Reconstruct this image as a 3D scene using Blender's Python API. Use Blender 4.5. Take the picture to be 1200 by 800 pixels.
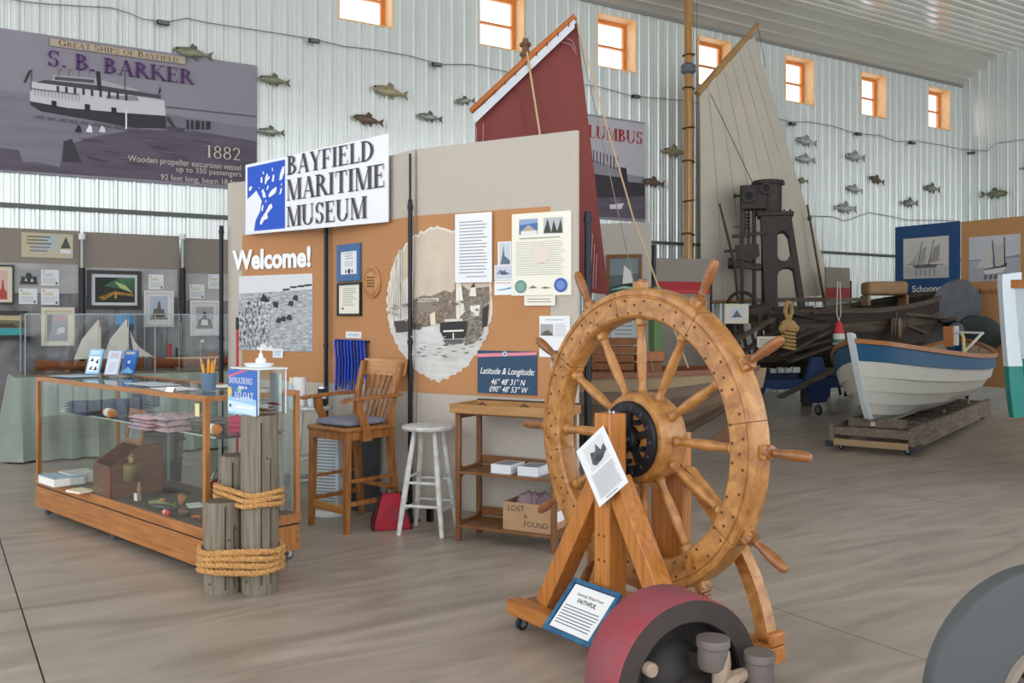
import bpy, bmesh, math, random
from mathutils import Vector, Matrix, Euler
random.seed(11)
PI = math.pi
for o in list(bpy.data.objects): bpy.data.objects.remove(o)
scene = bpy.context.scene
COL = scene.collection

# ------------------------------------------------------------------ camera
# building axes: +x along the clerestory wall, +y towards it.  The camera is level, turned by YAW.
F, HZ, H = 1080.0, 373.0, 1.5          # focal length and horizon row in a 1200x800 frame, eye height
YAW = math.atan2(1080, 1710)
CA, SA = math.cos(YAW), math.sin(YAW)
cam_d = bpy.data.cameras.new('camera'); cam = bpy.data.objects.new('camera', cam_d); COL.objects.link(cam)
cam.location = (0, 0, H); cam.rotation_euler = (PI/2, 0, -YAW)
cam_d.sensor_width = 36; cam_d.lens = 36*F/1200; cam_d.shift_y = -(400-HZ)/1200
cam_d.clip_end = 200
scene.camera = cam
# ------------------------------------------------------------------ light
world = bpy.data.worlds.new('world'); scene.world = world; world.use_nodes = True
bg = world.node_tree.nodes['Background']; bg.inputs[0].default_value = (0.93, 0.97, 1.0, 1); bg.inputs[1].default_value = 1.9
vs = scene.view_settings
vs.view_transform = 'Standard'; vs.look = 'None'; vs.exposure = 0.5; vs.gamma = 1; vs.use_curve_mapping = False

# ------------------------------------------------------------------ helpers
def W(X, Y, z=0.0): return Vector((X*CA+Y*SA, -X*SA+Y*CA, z))
def P(px, py, Y): return W((px-600)/F*Y, Y, H-(py-HZ)/F*Y)          # pixel at a known depth
def GZ(px, py, z=0.0):                                            # pixel on a level surface of height z
    Y = (H-z)*F/(py-HZ); return W((px-600)/F*Y, Y, z)
def ANG(dx, dy): return math.atan2(dy, dx)-YAW
def lin(c):
    if isinstance(c, str):
        c = [int(c[i:i+2], 16)/255 for i in (0, 2, 4)]
    return tuple(x/12.92 if x <= .04045 else ((x+.055)/1.055)**2.4 for x in c)
MATS = {}
def M(name, col='808080', rough=.55, metal=0, var=0.0, vs=6.0, st=(1,1,1), bump=0.0, col2=None, spec=.4, emit=0, dist=0, detail=4, coat=0):
    if name in MATS: return MATS[name]
    m = bpy.data.materials.new(name); m.use_nodes = True; nt = m.node_tree; N = nt.nodes; L = nt.links
    b = N['Principled BSDF']; c = lin(col)
    b.inputs['Base Color'].default_value = (*c, 1); b.inputs['Roughness'].default_value = rough
    b.inputs['Metallic'].default_value = metal; b.inputs['Specular IOR Level'].default_value = spec
    if coat: b.inputs['Coat Weight'].default_value = coat; b.inputs['Coat Roughness'].default_value = .2
    if emit: b.inputs['Emission Color'].default_value = (*c, 1); b.inputs['Emission Strength'].default_value = emit
    if var or col2 or bump:
        tc = N.new('ShaderNodeTexCoord'); mp = N.new('ShaderNodeMapping'); nz = N.new('ShaderNodeTexNoise')
        mp.inputs['Scale'].default_value = st; nz.inputs['Scale'].default_value = vs; nz.inputs['Detail'].default_value = detail
        nz.inputs['Distortion'].default_value = dist
        L.new(tc.outputs['Object'], mp.inputs[0]); L.new(mp.outputs[0], nz.inputs[0])
        r = N.new('ShaderNodeValToRGB'); L.new(nz.outputs[0], r.inputs[0])
        ca = c if col2 is None else lin(col2)
        r.color_ramp.elements[0].position = .3; r.color_ramp.elements[1].position = .7
        if col2 is None:
            r.color_ramp.elements[0].color = (*[x*(1-var) for x in c], 1); r.color_ramp.elements[1].color = (*[min(1, x*(1+var)) for x in c], 1)
        else:
            r.color_ramp.elements[0].color = (*ca, 1); r.color_ramp.elements[1].color = (*c, 1)
        L.new(r.outputs[0], b.inputs['Base Color'])
        if bump:
            bp = N.new('ShaderNodeBump'); bp.inputs['Strength'].default_value = bump; bp.inputs['Distance'].default_value = .01
            L.new(nz.outputs[0], bp.inputs['Height']); L.new(bp.outputs[0], b.inputs['Normal'])
    MATS[name] = m; return m
def GLASS(name, tint=(1,1,1), refl=1.0, rough=0.0):
    if name in MATS: return MATS[name]
    m = bpy.data.materials.new(name); m.use_nodes = True; nt = m.node_tree; N = nt.nodes; L = nt.links
    N.remove(N['Principled BSDF']); out = N['Material Output']
    t = N.new('ShaderNodeBsdfTransparent'); t.inputs[0].default_value = (*tint, 1)
    g = N.new('ShaderNodeBsdfGlossy'); g.inputs['Roughness'].default_value = rough
    fr = N.new('ShaderNodeFresnel'); ge = N.new('ShaderNodeNewGeometry'); mr = N.new('ShaderNodeMapRange')   # thin sheet: same index from both sides
    mr.inputs['To Min'].default_value = 1.45; mr.inputs['To Max'].default_value = 1/1.45; L.new(ge.outputs['Backfacing'], mr.inputs['Value']); L.new(mr.outputs[0], fr.inputs[0])
    mu = N.new('ShaderNodeMath'); mu.operation = 'MULTIPLY'; mu.inputs[1].default_value = refl; L.new(fr.outputs[0], mu.inputs[0])
    mx = N.new('ShaderNodeMixShader'); L.new(mu.outputs[0], mx.inputs[0]); L.new(t.outputs[0], mx.inputs[1]); L.new(g.outputs[0], mx.inputs[2])
    L.new(mx.outputs[0], out.inputs[0]); MATS[name] = m; return m
def C(hexs, rough=.6): return M('paint_'+hexs, hexs, rough)

def tag(o, label=None, cat=None, group=None, kind=None):
    if label: o['label'] = label
    if cat: o['category'] = cat
    if group: o['group'] = group
    if kind: o['kind'] = kind
    return o
def thing(name, label, cat, loc=(0,0,0), rz=0, group=None, rot=None):
    o = bpy.data.objects.new(name, None); COL.objects.link(o); o.empty_display_size = .05
    o.location = loc; o.rotation_euler = rot if rot else (0, 0, rz)
    return tag(o, label, cat, group)
class MB:
    def __init__(s): s.v = []; s.f = []; s.m = []; s.mats = []; s.cur = 0
    def mat(s, m):
        if m not in s.mats: s.mats.append(m)
        s.cur = s.mats.index(m); return s
    def add(s, vs, fs, T=None):
        k = len(s.v)
        for v in vs:
            v = Vector(v)
            s.v.append(T @ v if T is not None else v)
        for f in fs: s.f.append([i+k for i in f]); s.m.append(s.cur)
        return s
    def box(s, c, d, T=None, R=None):
        x, y, z = d[0]/2, d[1]/2, d[2]/2
        vs = [Vector((a*x, b*y, e*z)) for a in (-1,1) for b in (-1,1) for e in (-1,1)]
        if R is not None: vs = [R @ v for v in vs]
        vs = [v+Vector(c) for v in vs]
        return s.add(vs, [(0,1,3,2),(4,6,7,5),(0,4,5,1),(2,3,7,6),(0,2,6,4),(1,5,7,3)], T)
    def bx(s, x0, x1, y0, y1, z0, z1, T=None):
        return s.box(((x0+x1)/2,(y0+y1)/2,(z0+z1)/2), (x1-x0,y1-y0,z1-z0), T)
    def bar(s, p0, p1, w, h, up=(0,0,1)):           # rectangular bar from p0 to p1
        p0, p1 = Vector(p0), Vector(p1); d = p1-p0; L = d.length
        if L < 1e-6: return s
        d.normalize(); u = Vector(up)
        if abs(u.dot(d)) > .98: u = Vector((1,0,0))
        sx = d.cross(u).normalized(); uu = sx.cross(d)
        vs = []
        for p in (p0, p1):
            for a, b in ((-1,-1),(1,-1),(1,1),(-1,1)): vs.append(p+sx*a*w/2+uu*b*h/2)
        return s.add(vs, [(3,2,1,0),(4,5,6,7),(0,1,5,4),(1,2,6,5),(2,3,7,6),(3,0,4,7)])
    def tube(s, pts, r, n=8, closed=False, caps=True):
        pts = [Vector(p) for p in pts]; K = len(pts); rs = r if isinstance(r, (list, tuple)) else [r]*K
        k = len(s.v); prev = None
        for i, p in enumerate(pts):
            if closed: d = pts[(i+1) % K]-pts[i-1]
            else: d = pts[min(i+1, K-1)]-pts[max(i-1, 0)]
            d = d.normalized() if d.length > 1e-9 else Vector((0,0,1))
            if prev is None:
                a = Vector((0,0,1)) if abs(d.z) < .9 else Vector((1,0,0))
                nx = d.cross(a).normalized()
            else:
                nx = prev-d*prev.dot(d); nx = nx.normalized() if nx.length > 1e-6 else d.orthogonal().normalized()
            prev = nx; ny = d.cross(nx)
            for j in range(n):
                a = 2*PI*j/n; s.v.append(p+(nx*math.cos(a)+ny*math.sin(a))*rs[i])
        for i in range(K if closed else K-1):
            for j in range(n):
                a = k+i*n+j; b = k+i*n+(j+1) % n; c = k+((i+1) % K)*n+(j+1) % n; d = k+((i+1) % K)*n+j
                s.f.append([a,b,c,d]); s.m.append(s.cur)
        if caps and not closed:
            s.f.append([k+j for j in range(n)][::-1]); s.m.append(s.cur)
            s.f.append([k+(K-1)*n+j for j in range(n)]); s.m.append(s.cur)
        return s
    def cyl(s, p0, p1, r0, r1=None, n=16): return s.tube([p0, p1], [r0, r0 if r1 is None else r1], n)
    def lathe(s, prof, n=20, T=None, a0=0.0, a1=2*PI, caps=True):   # profile (r,z) around z
        full = abs(a1-a0-2*PI) < 1e-6; cols = n if full else n+1
        k = []; vs = []; fs = []
        for i in range(cols):
            a = a0+(a1-a0)*i/n
            for r, z in prof: vs.append((r*math.cos(a), r*math.sin(a), z))
        q = len(prof)
        for i in range(n):
            i2 = (i+1) % cols
            for j in range(q-1):
                fs.append((i*q+j, i2*q+j, i2*q+j+1, i*q+j+1))
        return s.add(vs, fs, T)
    def prism(s, pts, y0, y1, T=None):                              # xz outline extruded along y
        n = len(pts)
        vs = [(x, y0, z) for x, z in pts]+[(x, y1, z) for x, z in pts]
        fs = [tuple(range(n)), tuple(range(2*n-1, n-1, -1))]+[(i, n+i, n+(i+1) % n, (i+1) % n) for i in range(n)]
        return s.add(vs, fs, T)
    def grid(s, rows, closed=False):
        n = len(rows[0]); vs = [p for r in rows for p in r]; fs = []
        for i in range(len(rows)-1):
            for j in range(n if closed else n-1):
                fs.append((i*n+j, i*n+(j+1) % n, (i+1)*n+(j+1) % n, (i+1)*n+j))
        return s.add(vs, fs)
    def ball(s, c, r, n=10, sc=(1,1,1)):
        pr = [(math.sin(PI*i/n), -math.cos(PI*i/n)) for i in range(n+1)]
        T = Matrix.Translation(Vector(c)) @ Matrix.Diagonal((r*sc[0], r*sc[1], r*sc[2], 1))
        return s.lathe(pr, n+2, T)
    def build(s, name, mat=None, parent=None, smooth=35, bev=0, fix=True):
        me = bpy.data.meshes.new(name); me.from_pydata([tuple(v) for v in s.v], [], s.f)
        if mat is not None and not s.mats: me.materials.append(mat)
        else:
            for m in s.mats: me.materials.append(m)
            for p, i in zip(me.polygons, s.m): p.material_index = i
        if fix:
            b = bmesh.new(); b.from_mesh(me); bmesh.ops.recalc_face_normals(b, faces=b.faces); b.to_mesh(me); b.free()
        if smooth:
            me.shade_smooth(); me.set_sharp_from_angle(angle=math.radians(smooth))
        o = bpy.data.objects.new(name, me); COL.objects.link(o)
        if parent: o.parent = parent
        if bev:
            md = o.modifiers.new('bevel', 'BEVEL'); md.width = bev; md.segments = 2; md.limit_method = 'ANGLE'; md.angle_limit = .6
        return o
def one(name, label, cat, mb, mat, loc, rz=0, group=None, **k):
    o = mb.build(name, mat, None, **k); o.location = loc; o.rotation_euler = (0, 0, rz); return tag(o, label, cat, group)
def dup(root, loc, rz, label=None, group=None):
    def cp(o, par):
        c = o.copy(); COL.objects.link(c); c.parent = par
        for ch in o.children: cp(ch, c)
        return c
    r = cp(root, None); r.location = loc; r.rotation_euler = (0, 0, rz)
    if label: r['label'] = label
    if group: r['group'] = group
    return r
def RX(a): return Matrix.Rotation(a, 4, 'X')
def RY(a): return Matrix.Rotation(a, 4, 'Y')
def RZ(a): return Matrix.Rotation(a, 4, 'Z')
def TR(*v): return Matrix.Translation(Vector(v))
def rope_strands(mb, path, r, pitch, n=3, closed=False, sides=6, step=None):
    """twisted rope of n strands along a path"""
    pts = [Vector(p) for p in path]
    step = step or pitch/8; dense = []
    seq = pts+([pts[0]] if closed else [])
    for a, b in zip(seq, seq[1:]):
        k = max(1, int((b-a).length/step))
        for i in range(k): dense.append(a.lerp(b, i/k))
    if not closed: dense.append(seq[-1])
    K = len(dense); frames = []; s = 0; prev = None
    for i, p in enumerate(dense):
        d = (dense[(i+1) % K]-dense[i-1]) if closed else dense[min(i+1, K-1)]-dense[max(i-1, 0)]
        d.normalize()
        if prev is None: nx = d.cross(Vector((0,0,1)) if abs(d.z) < .9 else Vector((1,0,0))).normalized()
        else: nx = (prev-d*prev.dot(d)).normalized()
        prev = nx; frames.append((p, nx, d.cross(nx), s))
        s += (dense[(i+1) % K]-p).length
    if closed: pitch = s/max(1, round(s/pitch))
    for k in range(n):
        q = []
        for p, nx, ny, ss in frames:
            a = 2*PI*(ss/pitch+k/n); q.append(p+(nx*math.cos(a)+ny*math.sin(a))*r*.52)
        mb.tube(q, r*.56, sides, closed)
    return mb
_tc = {}
def text(body, size, mat, parent, loc=(0,0,0), wid=None, bold=0, shear=0, align='LEFT', name='lettering', depth=0.0, sx=1.0, split=False):
    """flat letters in the local xz plane, facing -y; wid stretches the line to a width"""
    cu = bpy.data.curves.new('t', 'FONT'); cu.body = body; cu.size = size; cu.offset = bold; cu.shear = shear; cu.align_x = align
    cu.extrude = depth; cu.resolution_u = 3
    ob = bpy.data.objects.new('t', cu); COL.objects.link(ob); dg = bpy.context.evaluated_depsgraph_get()
    me = bpy.data.meshes.new_from_object(ob.evaluated_get(dg)); bpy.data.objects.remove(ob); bpy.data.curves.remove(cu)
    xs = [v.co.x for v in me.vertices]
    k = sx
    if wid and xs: k = wid/(max(xs)-min(xs))
    for v in me.vertices: v.co = (v.co.x*k, -v.co.z, v.co.y)
    me.materials.clear(); me.materials.append(mat); me.name = name
    if split:
        par = list(range(len(me.vertices)))
        def fd(i):
            while par[i] != i: par[i] = par[par[i]]; i = par[i]
            return i
        for e in me.edges: par[fd(e.vertices[0])] = fd(e.vertices[1])
        comp = {}
        for v in me.vertices: comp.setdefault(fd(v.index), []).append(v.index)
        cl = []
        for c in sorted(comp.values(), key=lambda c: min(me.vertices[i].co.x for i in c)):
            x0 = min(me.vertices[i].co.x for i in c); x1 = max(me.vertices[i].co.x for i in c)
            if cl and x0 < cl[-1][1]-.3*(x1-x0): cl[-1][0].update(c); cl[-1][1] = max(cl[-1][1], x1)
            else: cl.append([set(c), x1])
        for c, _ in cl:
            idx = sorted(c); mp = {j: k for k, j in enumerate(idx)}; m2 = bpy.data.meshes.new('letter')
            m2.from_pydata([tuple(me.vertices[i].co) for i in idx], [], [[mp[i] for i in p.vertices] for p in me.polygons if p.vertices[0] in c])
            m2.materials.append(mat); o = bpy.data.objects.new('letter', m2); COL.objects.link(o); o.parent = parent; o.location = loc
        return None
    o = bpy.data.objects.new(name, me); COL.objects.link(o); o.parent = parent; o.location = loc; o['kind'] = 'stuff'; return o
# ---- a small serif alphabet drawn with strokes (unit cap height)
def serif_text(body, h, wid, mat, parent, loc, name='lettering', T=.15, small=False, split=True):
    t, se, sh = .055, .075, .045
    polys = []
    def rect(x0, y0, x1, y1): polys.append([(x0,y0),(x1,y0),(x1,y1),(x0,y1)])
    def V(x, y0=0, y1=1, w=T, a=1, b=1):
        rect(x-w/2, y0, x+w/2, y1)
        if a: rect(x-w/2-se, y0, x+w/2+se, y0+sh)
        if b: rect(x-w/2-se, y1-sh, x+w/2+se, y1)
    def D(x0, y0, x1, y1, w): polys.append([(x0-w/2,y0),(x0+w/2,y0),(x1+w/2,y1),(x1-w/2,y1)])
    def A(cx, cy, rx, ry, a0, a1, ws=T, wt=t):
        n = 12
        for i in range(n):
            q = [math.radians(a0+(a1-a0)*(i+k)/n) for k in (0,1)]
            o = [(cx+rx*math.cos(a), cy+ry*math.sin(a)) for a in q]; e = [(cx+(rx-ws)*math.cos(a), cy+(ry-wt)*math.sin(a)) for a in q]
            polys.append([o[0], o[1], e[1], e[0]])
    def S(x, y0=0, h_=1, w=.5):
        A(x+w/2, y0+h_*.74, w/2, h_*.27, 20, 260, T*.75); A(x+w/2, y0+h_*.265, w/2, h_*.28, -160, 80, T*.8)
        rect(x+w-.06, y0+h_*.7, x+w-.01, y0+h_); rect(x+.01, y0, x+.06, y0+h_*.3)
    def glyph(c):
        if c == 'A': D(.08,0,.38,1,t); D(.66,0,.37,1,T); rect(.17,.3,.56,.3+t); rect(-.03,0,.2,sh); rect(.51,0,.8,sh); return .78
        if c == 'B': V(.14); A(.2,.76,.34,.24,-90,90); A(.2,.28,.42,.28,-90,90); rect(.1,.48,.25,.48+t); return .68
        if c == 'C': A(.4,.5,.39,.52,35,325); rect(.68,.68,.73,1); return .78
        if c == 'D': V(.14); A(.22,.5,.52,.5,-90,90); rect(.1,0,.25,t); rect(.1,1-t,.25,1); return .8
        if c == 'E': V(.14); rect(.1,1-t,.56,1); rect(.1,0,.6,t); rect(.1,.5,.44,.5+t); rect(.52,.76,.56,1); rect(.56,0,.6,.26); rect(.41,.4,.45,.65); return .66
        if c == 'F': V(.14); rect(.1,1-t,.56,1); rect(.1,.48,.44,.48+t); rect(.52,.76,.56,1); rect(.41,.38,.45,.64); return .6
        if c == 'G': A(.4,.5,.39,.52,40,330); V(.68,.02,.42,T*.9,0,1); rect(.68,.7,.73,1); return .82
        if c == 'H': V(.14); V(.66); rect(.14,.48,.66,.48+t); return .82
        if c == 'I': V(.16); return .34
        if c == 'K': V(.14); D(.2,.42,.6,1,t); D(.72,0,.34,.55,T); rect(.45,1-sh,.76,1); rect(.56,0,.86,sh); return .8
        if c == 'L': V(.14); rect(.1,0,.58,t); rect(.54,0,.58,.28); return .62
        if c == 'M': V(.1,w=t); D(.46,0,.14,1,T*.9); D(.47,0,.8,1,t); V(.84); return 1.0
        if c == 'N': V(.1,w=t); D(.68,0,.14,1,T); V(.7,w=t,a=0); return .82
        if c == 'O': A(.42,.5,.41,.52,0,360); return .86
        if c == 'P': V(.14); A(.2,.74,.38,.26,-90,90); rect(.1,.48,.25,.48+t); return .62
        if c == 'R': V(.14); A(.2,.74,.36,.26,-90,90); rect(.1,.48,.25,.48+t); D(.68,0,.36,.5,T); rect(.58,0,.82,sh); return .76
        if c == 'S': S(.04); return .6
        if c == 'T': V(.36,b=0); rect(.02,1-t,.7,1); rect(.02,.74,.06,1); rect(.66,.74,.7,1); return .72
        if c == 'U': V(.12,.3,1,a=0); V(.66,.3,1,t,a=0); A(.375,.32,.33,.34,180,360,T*.8,t); return .8
        if c == 'W': D(.3,0,.1,1,T*.9); D(.34,0,.54,1,t); D(.72,0,.52,1,T*.9); D(.76,0,.96,1,t); return 1.04
        if c == 'Y': V(.37,0,.46,b=0); D(.36,.42,.1,1,T); D(.39,.42,.64,1,t); rect(-.03,1-sh,.22,1); rect(.52,1-sh,.76,1); return .74
        if c == '1': V(.22,b=0); D(.1,.86,.22,1,t); return .46
        if c == '2': A(.26,.72,.25,.28,-30,170,T*.8); D(.1,.02,.44,.6,T*.7); rect(.04,0,.52,T*.6); return .58
        if c == '8': A(.28,.76,.23,.25,0,360,T*.7); A(.28,.26,.27,.28,0,360,T*.8); return .6
        if c == '.': rect(.06,0,.2,.14); return .26
        return .3
    x = 0; out = []
    for c in body:
        k = .8 if (small and c.islower()) else 1
        polys.clear(); a = glyph(c.upper())
        out.append([[(x+px*k, py*k) for px, py in p] for p in polys]); x += a*k+.06
    k = wid/max(x-.06, .01)
    if not split: out = [sum(out, [])]
    for gl in out:                                   # every letter an object of its own
        if not gl: continue
        mb = MB()
        for p in gl: mb.add([(px*k, 0, py*h) for px, py in p], [tuple(range(len(p)))])
        o = mb.build('letter' if split else name, mat, parent, smooth=0); o.location = loc
        if not split: o['kind'] = 'stuff'
class PR:
    """flat print: coloured shapes in layers on a w x h sheet, facing -y; coordinates 0..1"""
    def __init__(s, w, h): s.w, s.h, s.k = w, h, 0; s.b = MB()
    def poly(s, col, pts):
        s.b.mat(C(col) if isinstance(col, str) else col); s.k += 1; y = -.0005-.00025*s.k
        s.b.add([((u-.5)*s.w, y, v*s.h) for u, v in pts], [tuple(range(len(pts)))]); return s
    def rect(s, col, a, b, c, d): return s.poly(col, [(a,b),(c,b),(c,d),(a,d)])
    def many(s, col, polys):
        s.b.mat(C(col) if isinstance(col, str) else col); s.k += 1; y = -.0005-.00025*s.k
        for pts in polys: s.b.add([((u-.5)*s.w, y, v*s.h) for u, v in pts], [tuple(range(len(pts)))])
        return s
    def ell(s, col, cx, cy, rx, ry, n=20): return s.poly(col, [(cx+rx*math.cos(2*PI*i/n), cy+ry*math.sin(2*PI*i/n)) for i in range(n)])
    def line(s, col, a, b, w):
        A, B_ = Vector((a[0]*s.w, a[1]*s.h)), Vector((b[0]*s.w, b[1]*s.h)); d = (B_-A).normalized(); n = Vector((-d.y, d.x))*w/2
        return s.poly(col, [((q.x)/s.w, q.y/s.h) for q in (A+n, A-n, B_-n, B_+n)])
    def lines(s, col, x0, x1, y0, y1, n, th=.35, rag=.12):
        q = []; dy = (y1-y0)/n
        for i in range(n):
            y = y1-(i+.5)*dy; e = x1-random.random()*rag*(x1-x0)
            q.append([(x0,y-dy*th/2),(e,y-dy*th/2),(e,y+dy*th/2),(x0,y+dy*th/2)])
        return s.many(col, q)
    def build(s, parent, loc=(0,0,0), name='print', rot=None):
        o = s.b.build(name, None, parent, smooth=0, fix=False); o.location = loc
        if rot: o.rotation_euler = rot
        return o
class Plane:
    """upright plane through two plan points (camera plan X,Y); x runs A to B, +y goes away behind it"""
    def __init__(s, A, B):
        s.A = Vector(A); s.B = Vector(B); s.d = (s.B-s.A).normalized(); s.ang = ANG(s.d.x, s.d.y); s.L = (s.B-s.A).length
    def at(s, sx, z, off=0.0):
        n = Vector((-s.d.y, s.d.x)); p = s.A+s.d*sx+n*off; return W(p.x, p.y, z)
    def hit(s, px, py):
        r = (px-600)/F; t = (r*s.A.y-s.A.x)/(s.d.x-r*s.d.y); Y = s.A.y+s.d.y*t
        return t, H-(py-HZ)/F*Y
    def box(s, x0, y0, x1, y1, ml=None):
        a = s.hit(x0, (y0+y1)/2)[0]; b = s.hit(x1, (y0+y1)/2)[0]; xm = (x0+x1)/2
        c = s.hit(xm, y1); d = s.hit(xm, y0)
        return (a+b)/2, c[1], b-a, d[1]-c[1]       # centre along plane, bottom z, width, height

# ================================================================== the building
WY, WX, EAVE = 13.0, 21.04, 7.1           # clerestory wall, end wall, eave height
KY, KZ = 12.14, 7.67                      # where the ceiling cove turns level
X0, Y0 = -9.0, -4.6
def cam2(x, y): return (x*CA-y*SA, x*SA+y*CA)
conc = M('concrete', 'b3a79c', .36, var=0, vs=1.6, st=(.55,2.2,1), col2='8f8377', dist=1.6, detail=9, bump=.06, spec=.5)
dark_joint = M('joint', '574f47', .9)
metal_wall = M('wall_steel', 'dde3e1', .24, var=.02, vs=.6, spec=.8, metal=.3)
metal_ceil = M('ceiling_steel', 'e2ded6', .2, var=.02, vs=.6, spec=.8, metal=.55)
pine = M('pine', 'd98a45', .45, var=.16, vs=7, st=(6,6,1), coat=.2)
pine_pale = M('pine_pale', 'f0c793', .5, var=.12, vs=7, st=(6,6,1))

# floor: concrete cast in bays, saw-cut joints between them
fl = MB().bx(X0, WX+.4, Y0, WY+.4, -.2, -.012).build('floor', dark_joint, smooth=0); tag(fl, kind='structure')
fl['label'] = 'grey-brown swirled concrete floor'
jx = [X0]+[.40+3.3*k for k in range(-2, 7)]+[WX+.02]; jy = [Y0, -2.99, 1.2, 5.39, 9.58, WY+.02]
g = .004
for a, b in zip(jx, jx[1:]):
    for c, d in zip(jy, jy[1:]):
        if b-a < .1: continue
        s = MB().bx(a+g, b-g, c+g, d-g, -.012, 0).build('floor_slab', conc, fl, smooth=0)
# ribbed cladding
def profile(a, b, pitch=.2286, extra=(), ht=.02, minor=True):
    pts = []; k = math.floor(a/pitch)
    while k*pitch < b+pitch:
        x = k*pitch
        pts += [(x-.034,0),(x-.016,ht),(x+.016,ht),(x+.034,0)]
        for e in ((.076, .152) if minor else ()): pts += [(x+e-.012,0),(x+e-.004,.0045),(x+e+.004,.0045),(x+e+.012,0)]
        k += 1
    pts = [p for p in pts if a <= p[0] <= b]
    def hh(x):
        for (xa, ha), (xb, hb) in zip(pts, pts[1:]):
            if xa <= x <= xb: return ha+(hb-ha)*(x-xa)/(xb-xa)
        return 0
    for e in list(extra)+[a, b]:
        if a <= e <= b and all(abs(e-p[0]) > 1e-4 for p in pts): pts.append((e, hh(e)))
    return sorted(pts)
WIN = [20.11-2.42*k for k in range(7)]; WW, WZ0, WZ1 = .89, 5.96, 6.92
edges = [x+s*WW/2 for x in WIN for s in (-1, 1)]
wb = MB(); xs = sorted([X0, WX+.35]+edges)
for i, (a, b) in enumerate(zip(xs, xs[1:])):
    mid = (a+b)/2
    if any(abs(mid-w) < WW/2 for w in WIN):
        wb.bx(a, b, WY+.025, WY+.36, -.012, WZ0); wb.bx(a, b, WY+.025, WY+.36, WZ1, 8)
    else: wb.bx(a, b, WY+.025, WY+.36, -.012, 8)
wall_b = wb.build('wall_back', M('wall_core', 'c8ccc8', .7), smooth=0); tag(wall_b, kind='structure')
wall_b['label'] = 'tall pale ribbed steel wall under a row of small windows'
def clad(parent, a, b, place, rows, skip, name, mat):
    mb = MB(); pr = profile(a, b, extra=edges if skip else (), ht=.034 if name == 'ceiling_sheet' else .027, minor=name != 'ceiling_sheet')
    for (xa, ha), (xb, hb) in zip(pr, pr[1:]):
        m = (xa+xb)/2
        for r, (za, zb) in enumerate(zip(rows, rows[1:])):
            if skip and r == 1 and any(abs(m-w) < WW/2 for w in WIN): continue
            mb.add([place(xa,ha,za), place(xb,hb,za), place(xb,hb,zb), place(xa,ha,zb)], [(0,1,2,3)])
    return mb.build(name, mat, parent, smooth=0, fix=False)
x = X0
while x < WX-.01:
    clad(wall_b, x, min(x+.9144, WX), lambda q, h, z: (q, WY-h, z), [0, WZ0, WZ1, EAVE+.05], True, 'cladding_sheet', metal_wall); x += .9144
wall_r = MB().bx(WX+.025, WX+.35, Y0, WY+.02, -.012, 8).build('wall_right', MATS['wall_core'], smooth=0); tag(wall_r, kind='structure')
wall_r['label'] = 'pale ribbed steel end wall'
y = WY
while y > Y0+.01:
    clad(wall_r, max(y-.9144, Y0), y, lambda q, h, z: (WX-h, q, z), [0, KZ+.02], False, 'cladding_sheet', metal_wall); y -= .9144
# ceiling: cove, then level, ribs running along the wall
ceil_o = MB().bx(X0, WX+.35, Y0, WY+.36, 8, 8.1).build('ceiling', MATS['wall_core'], smooth=0); tag(ceil_o, kind='structure')
ceil_o['label'] = 'ribbed metal ceiling with a sloped cove along the wall'
cl = math.hypot(WY-KY, KZ-EAVE); cn = Vector((0, -(KZ-EAVE)/cl, -(WY-KY)/cl)); cd = Vector((0, -(WY-KY)/cl, (KZ-EAVE)/cl))
def cove(q, h, z):
    p = Vector((z, WY, EAVE))+cd*q+cn*h; return tuple(p)
clad(ceil_o, 0, cl, cove, [X0, WX], False, 'ceiling_sheet', metal_ceil)
y = KY
while y > Y0+.01:
    clad(ceil_o, max(y-.9144, Y0), y, lambda q, h, z: (z, q, KZ-h), [X0, WX], False, 'ceiling_sheet', metal_ceil); y -= .9144
tag(MB().bx(X0, WX, WY-.035, WY-.021, EAVE-.05, EAVE+.02).build('trim_1', M('trim_grey', '8d8b86', .4), smooth=0), 'grey eave trim between wall and ceiling cove', kind='structure')
tag(MB().bx(X0, WX, WY-.06, WY-.021, 2.875, 2.93).build('trim_2', M('rail_dark', '5b615f', .5), smooth=0), 'dark horizontal rail along the ribbed back wall', kind='structure')
# clerestory windows
wglass = GLASS('window_glass', (.97,.98,1), 1)
order = sorted(WIN)
for i, w in enumerate(order):
    r = bpy.data.objects.new('window_%d' % (i+1), None); COL.objects.link(r); r.location = (w, WY, WZ0); r.empty_display_size = .05
    tag(r, 'small sash window with deep pine reveals', kind='structure')
    hw = WW/2; hh = WZ1-WZ0; D = .34
    for sx in (-1, 1): MB().bx(sx*hw-.022*(sx > 0), sx*hw+.022*(sx < 0), -.02, D, 0, hh).build('side_reveal', pine_pale, r, smooth=0)
    MB().bx(-hw+.022, hw-.022, -.02, D, hh-.022, hh).build('head_reveal', pine_pale, r, smooth=0)
    MB().bx(-hw+.022, hw-.022, -.02, D, 0, .022).build('sill', pine_pale, r, smooth=0)
    s = MB(); a = hw-.022
    s.bx(-a, -a+.07, D-.1, D-.04, .022, hh-.022); s.bx(a-.07, a, D-.1, D-.04, .022, hh-.022)
    s.bx(-a+.07, a-.07, D-.1, D-.04, .022, .08); s.bx(-a+.07, a-.07, D-.1, D-.04, hh-.085, hh-.022)
    sf = s.build('sash_frame', pine, r, smooth=0)
    MB().bx(-a+.07, a-.07, D-.11, D-.05, hh*.47, hh*.47+.04).build('meeting_rail', pine, sf, smooth=0)
    for z0, z1 in ((.08, hh*.47), (hh*.47+.04, hh-.085)):
        MB().bx(-a+.07, a-.07, D-.075, D-.07, z0, z1).build('pane', wglass, r, smooth=0)

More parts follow.
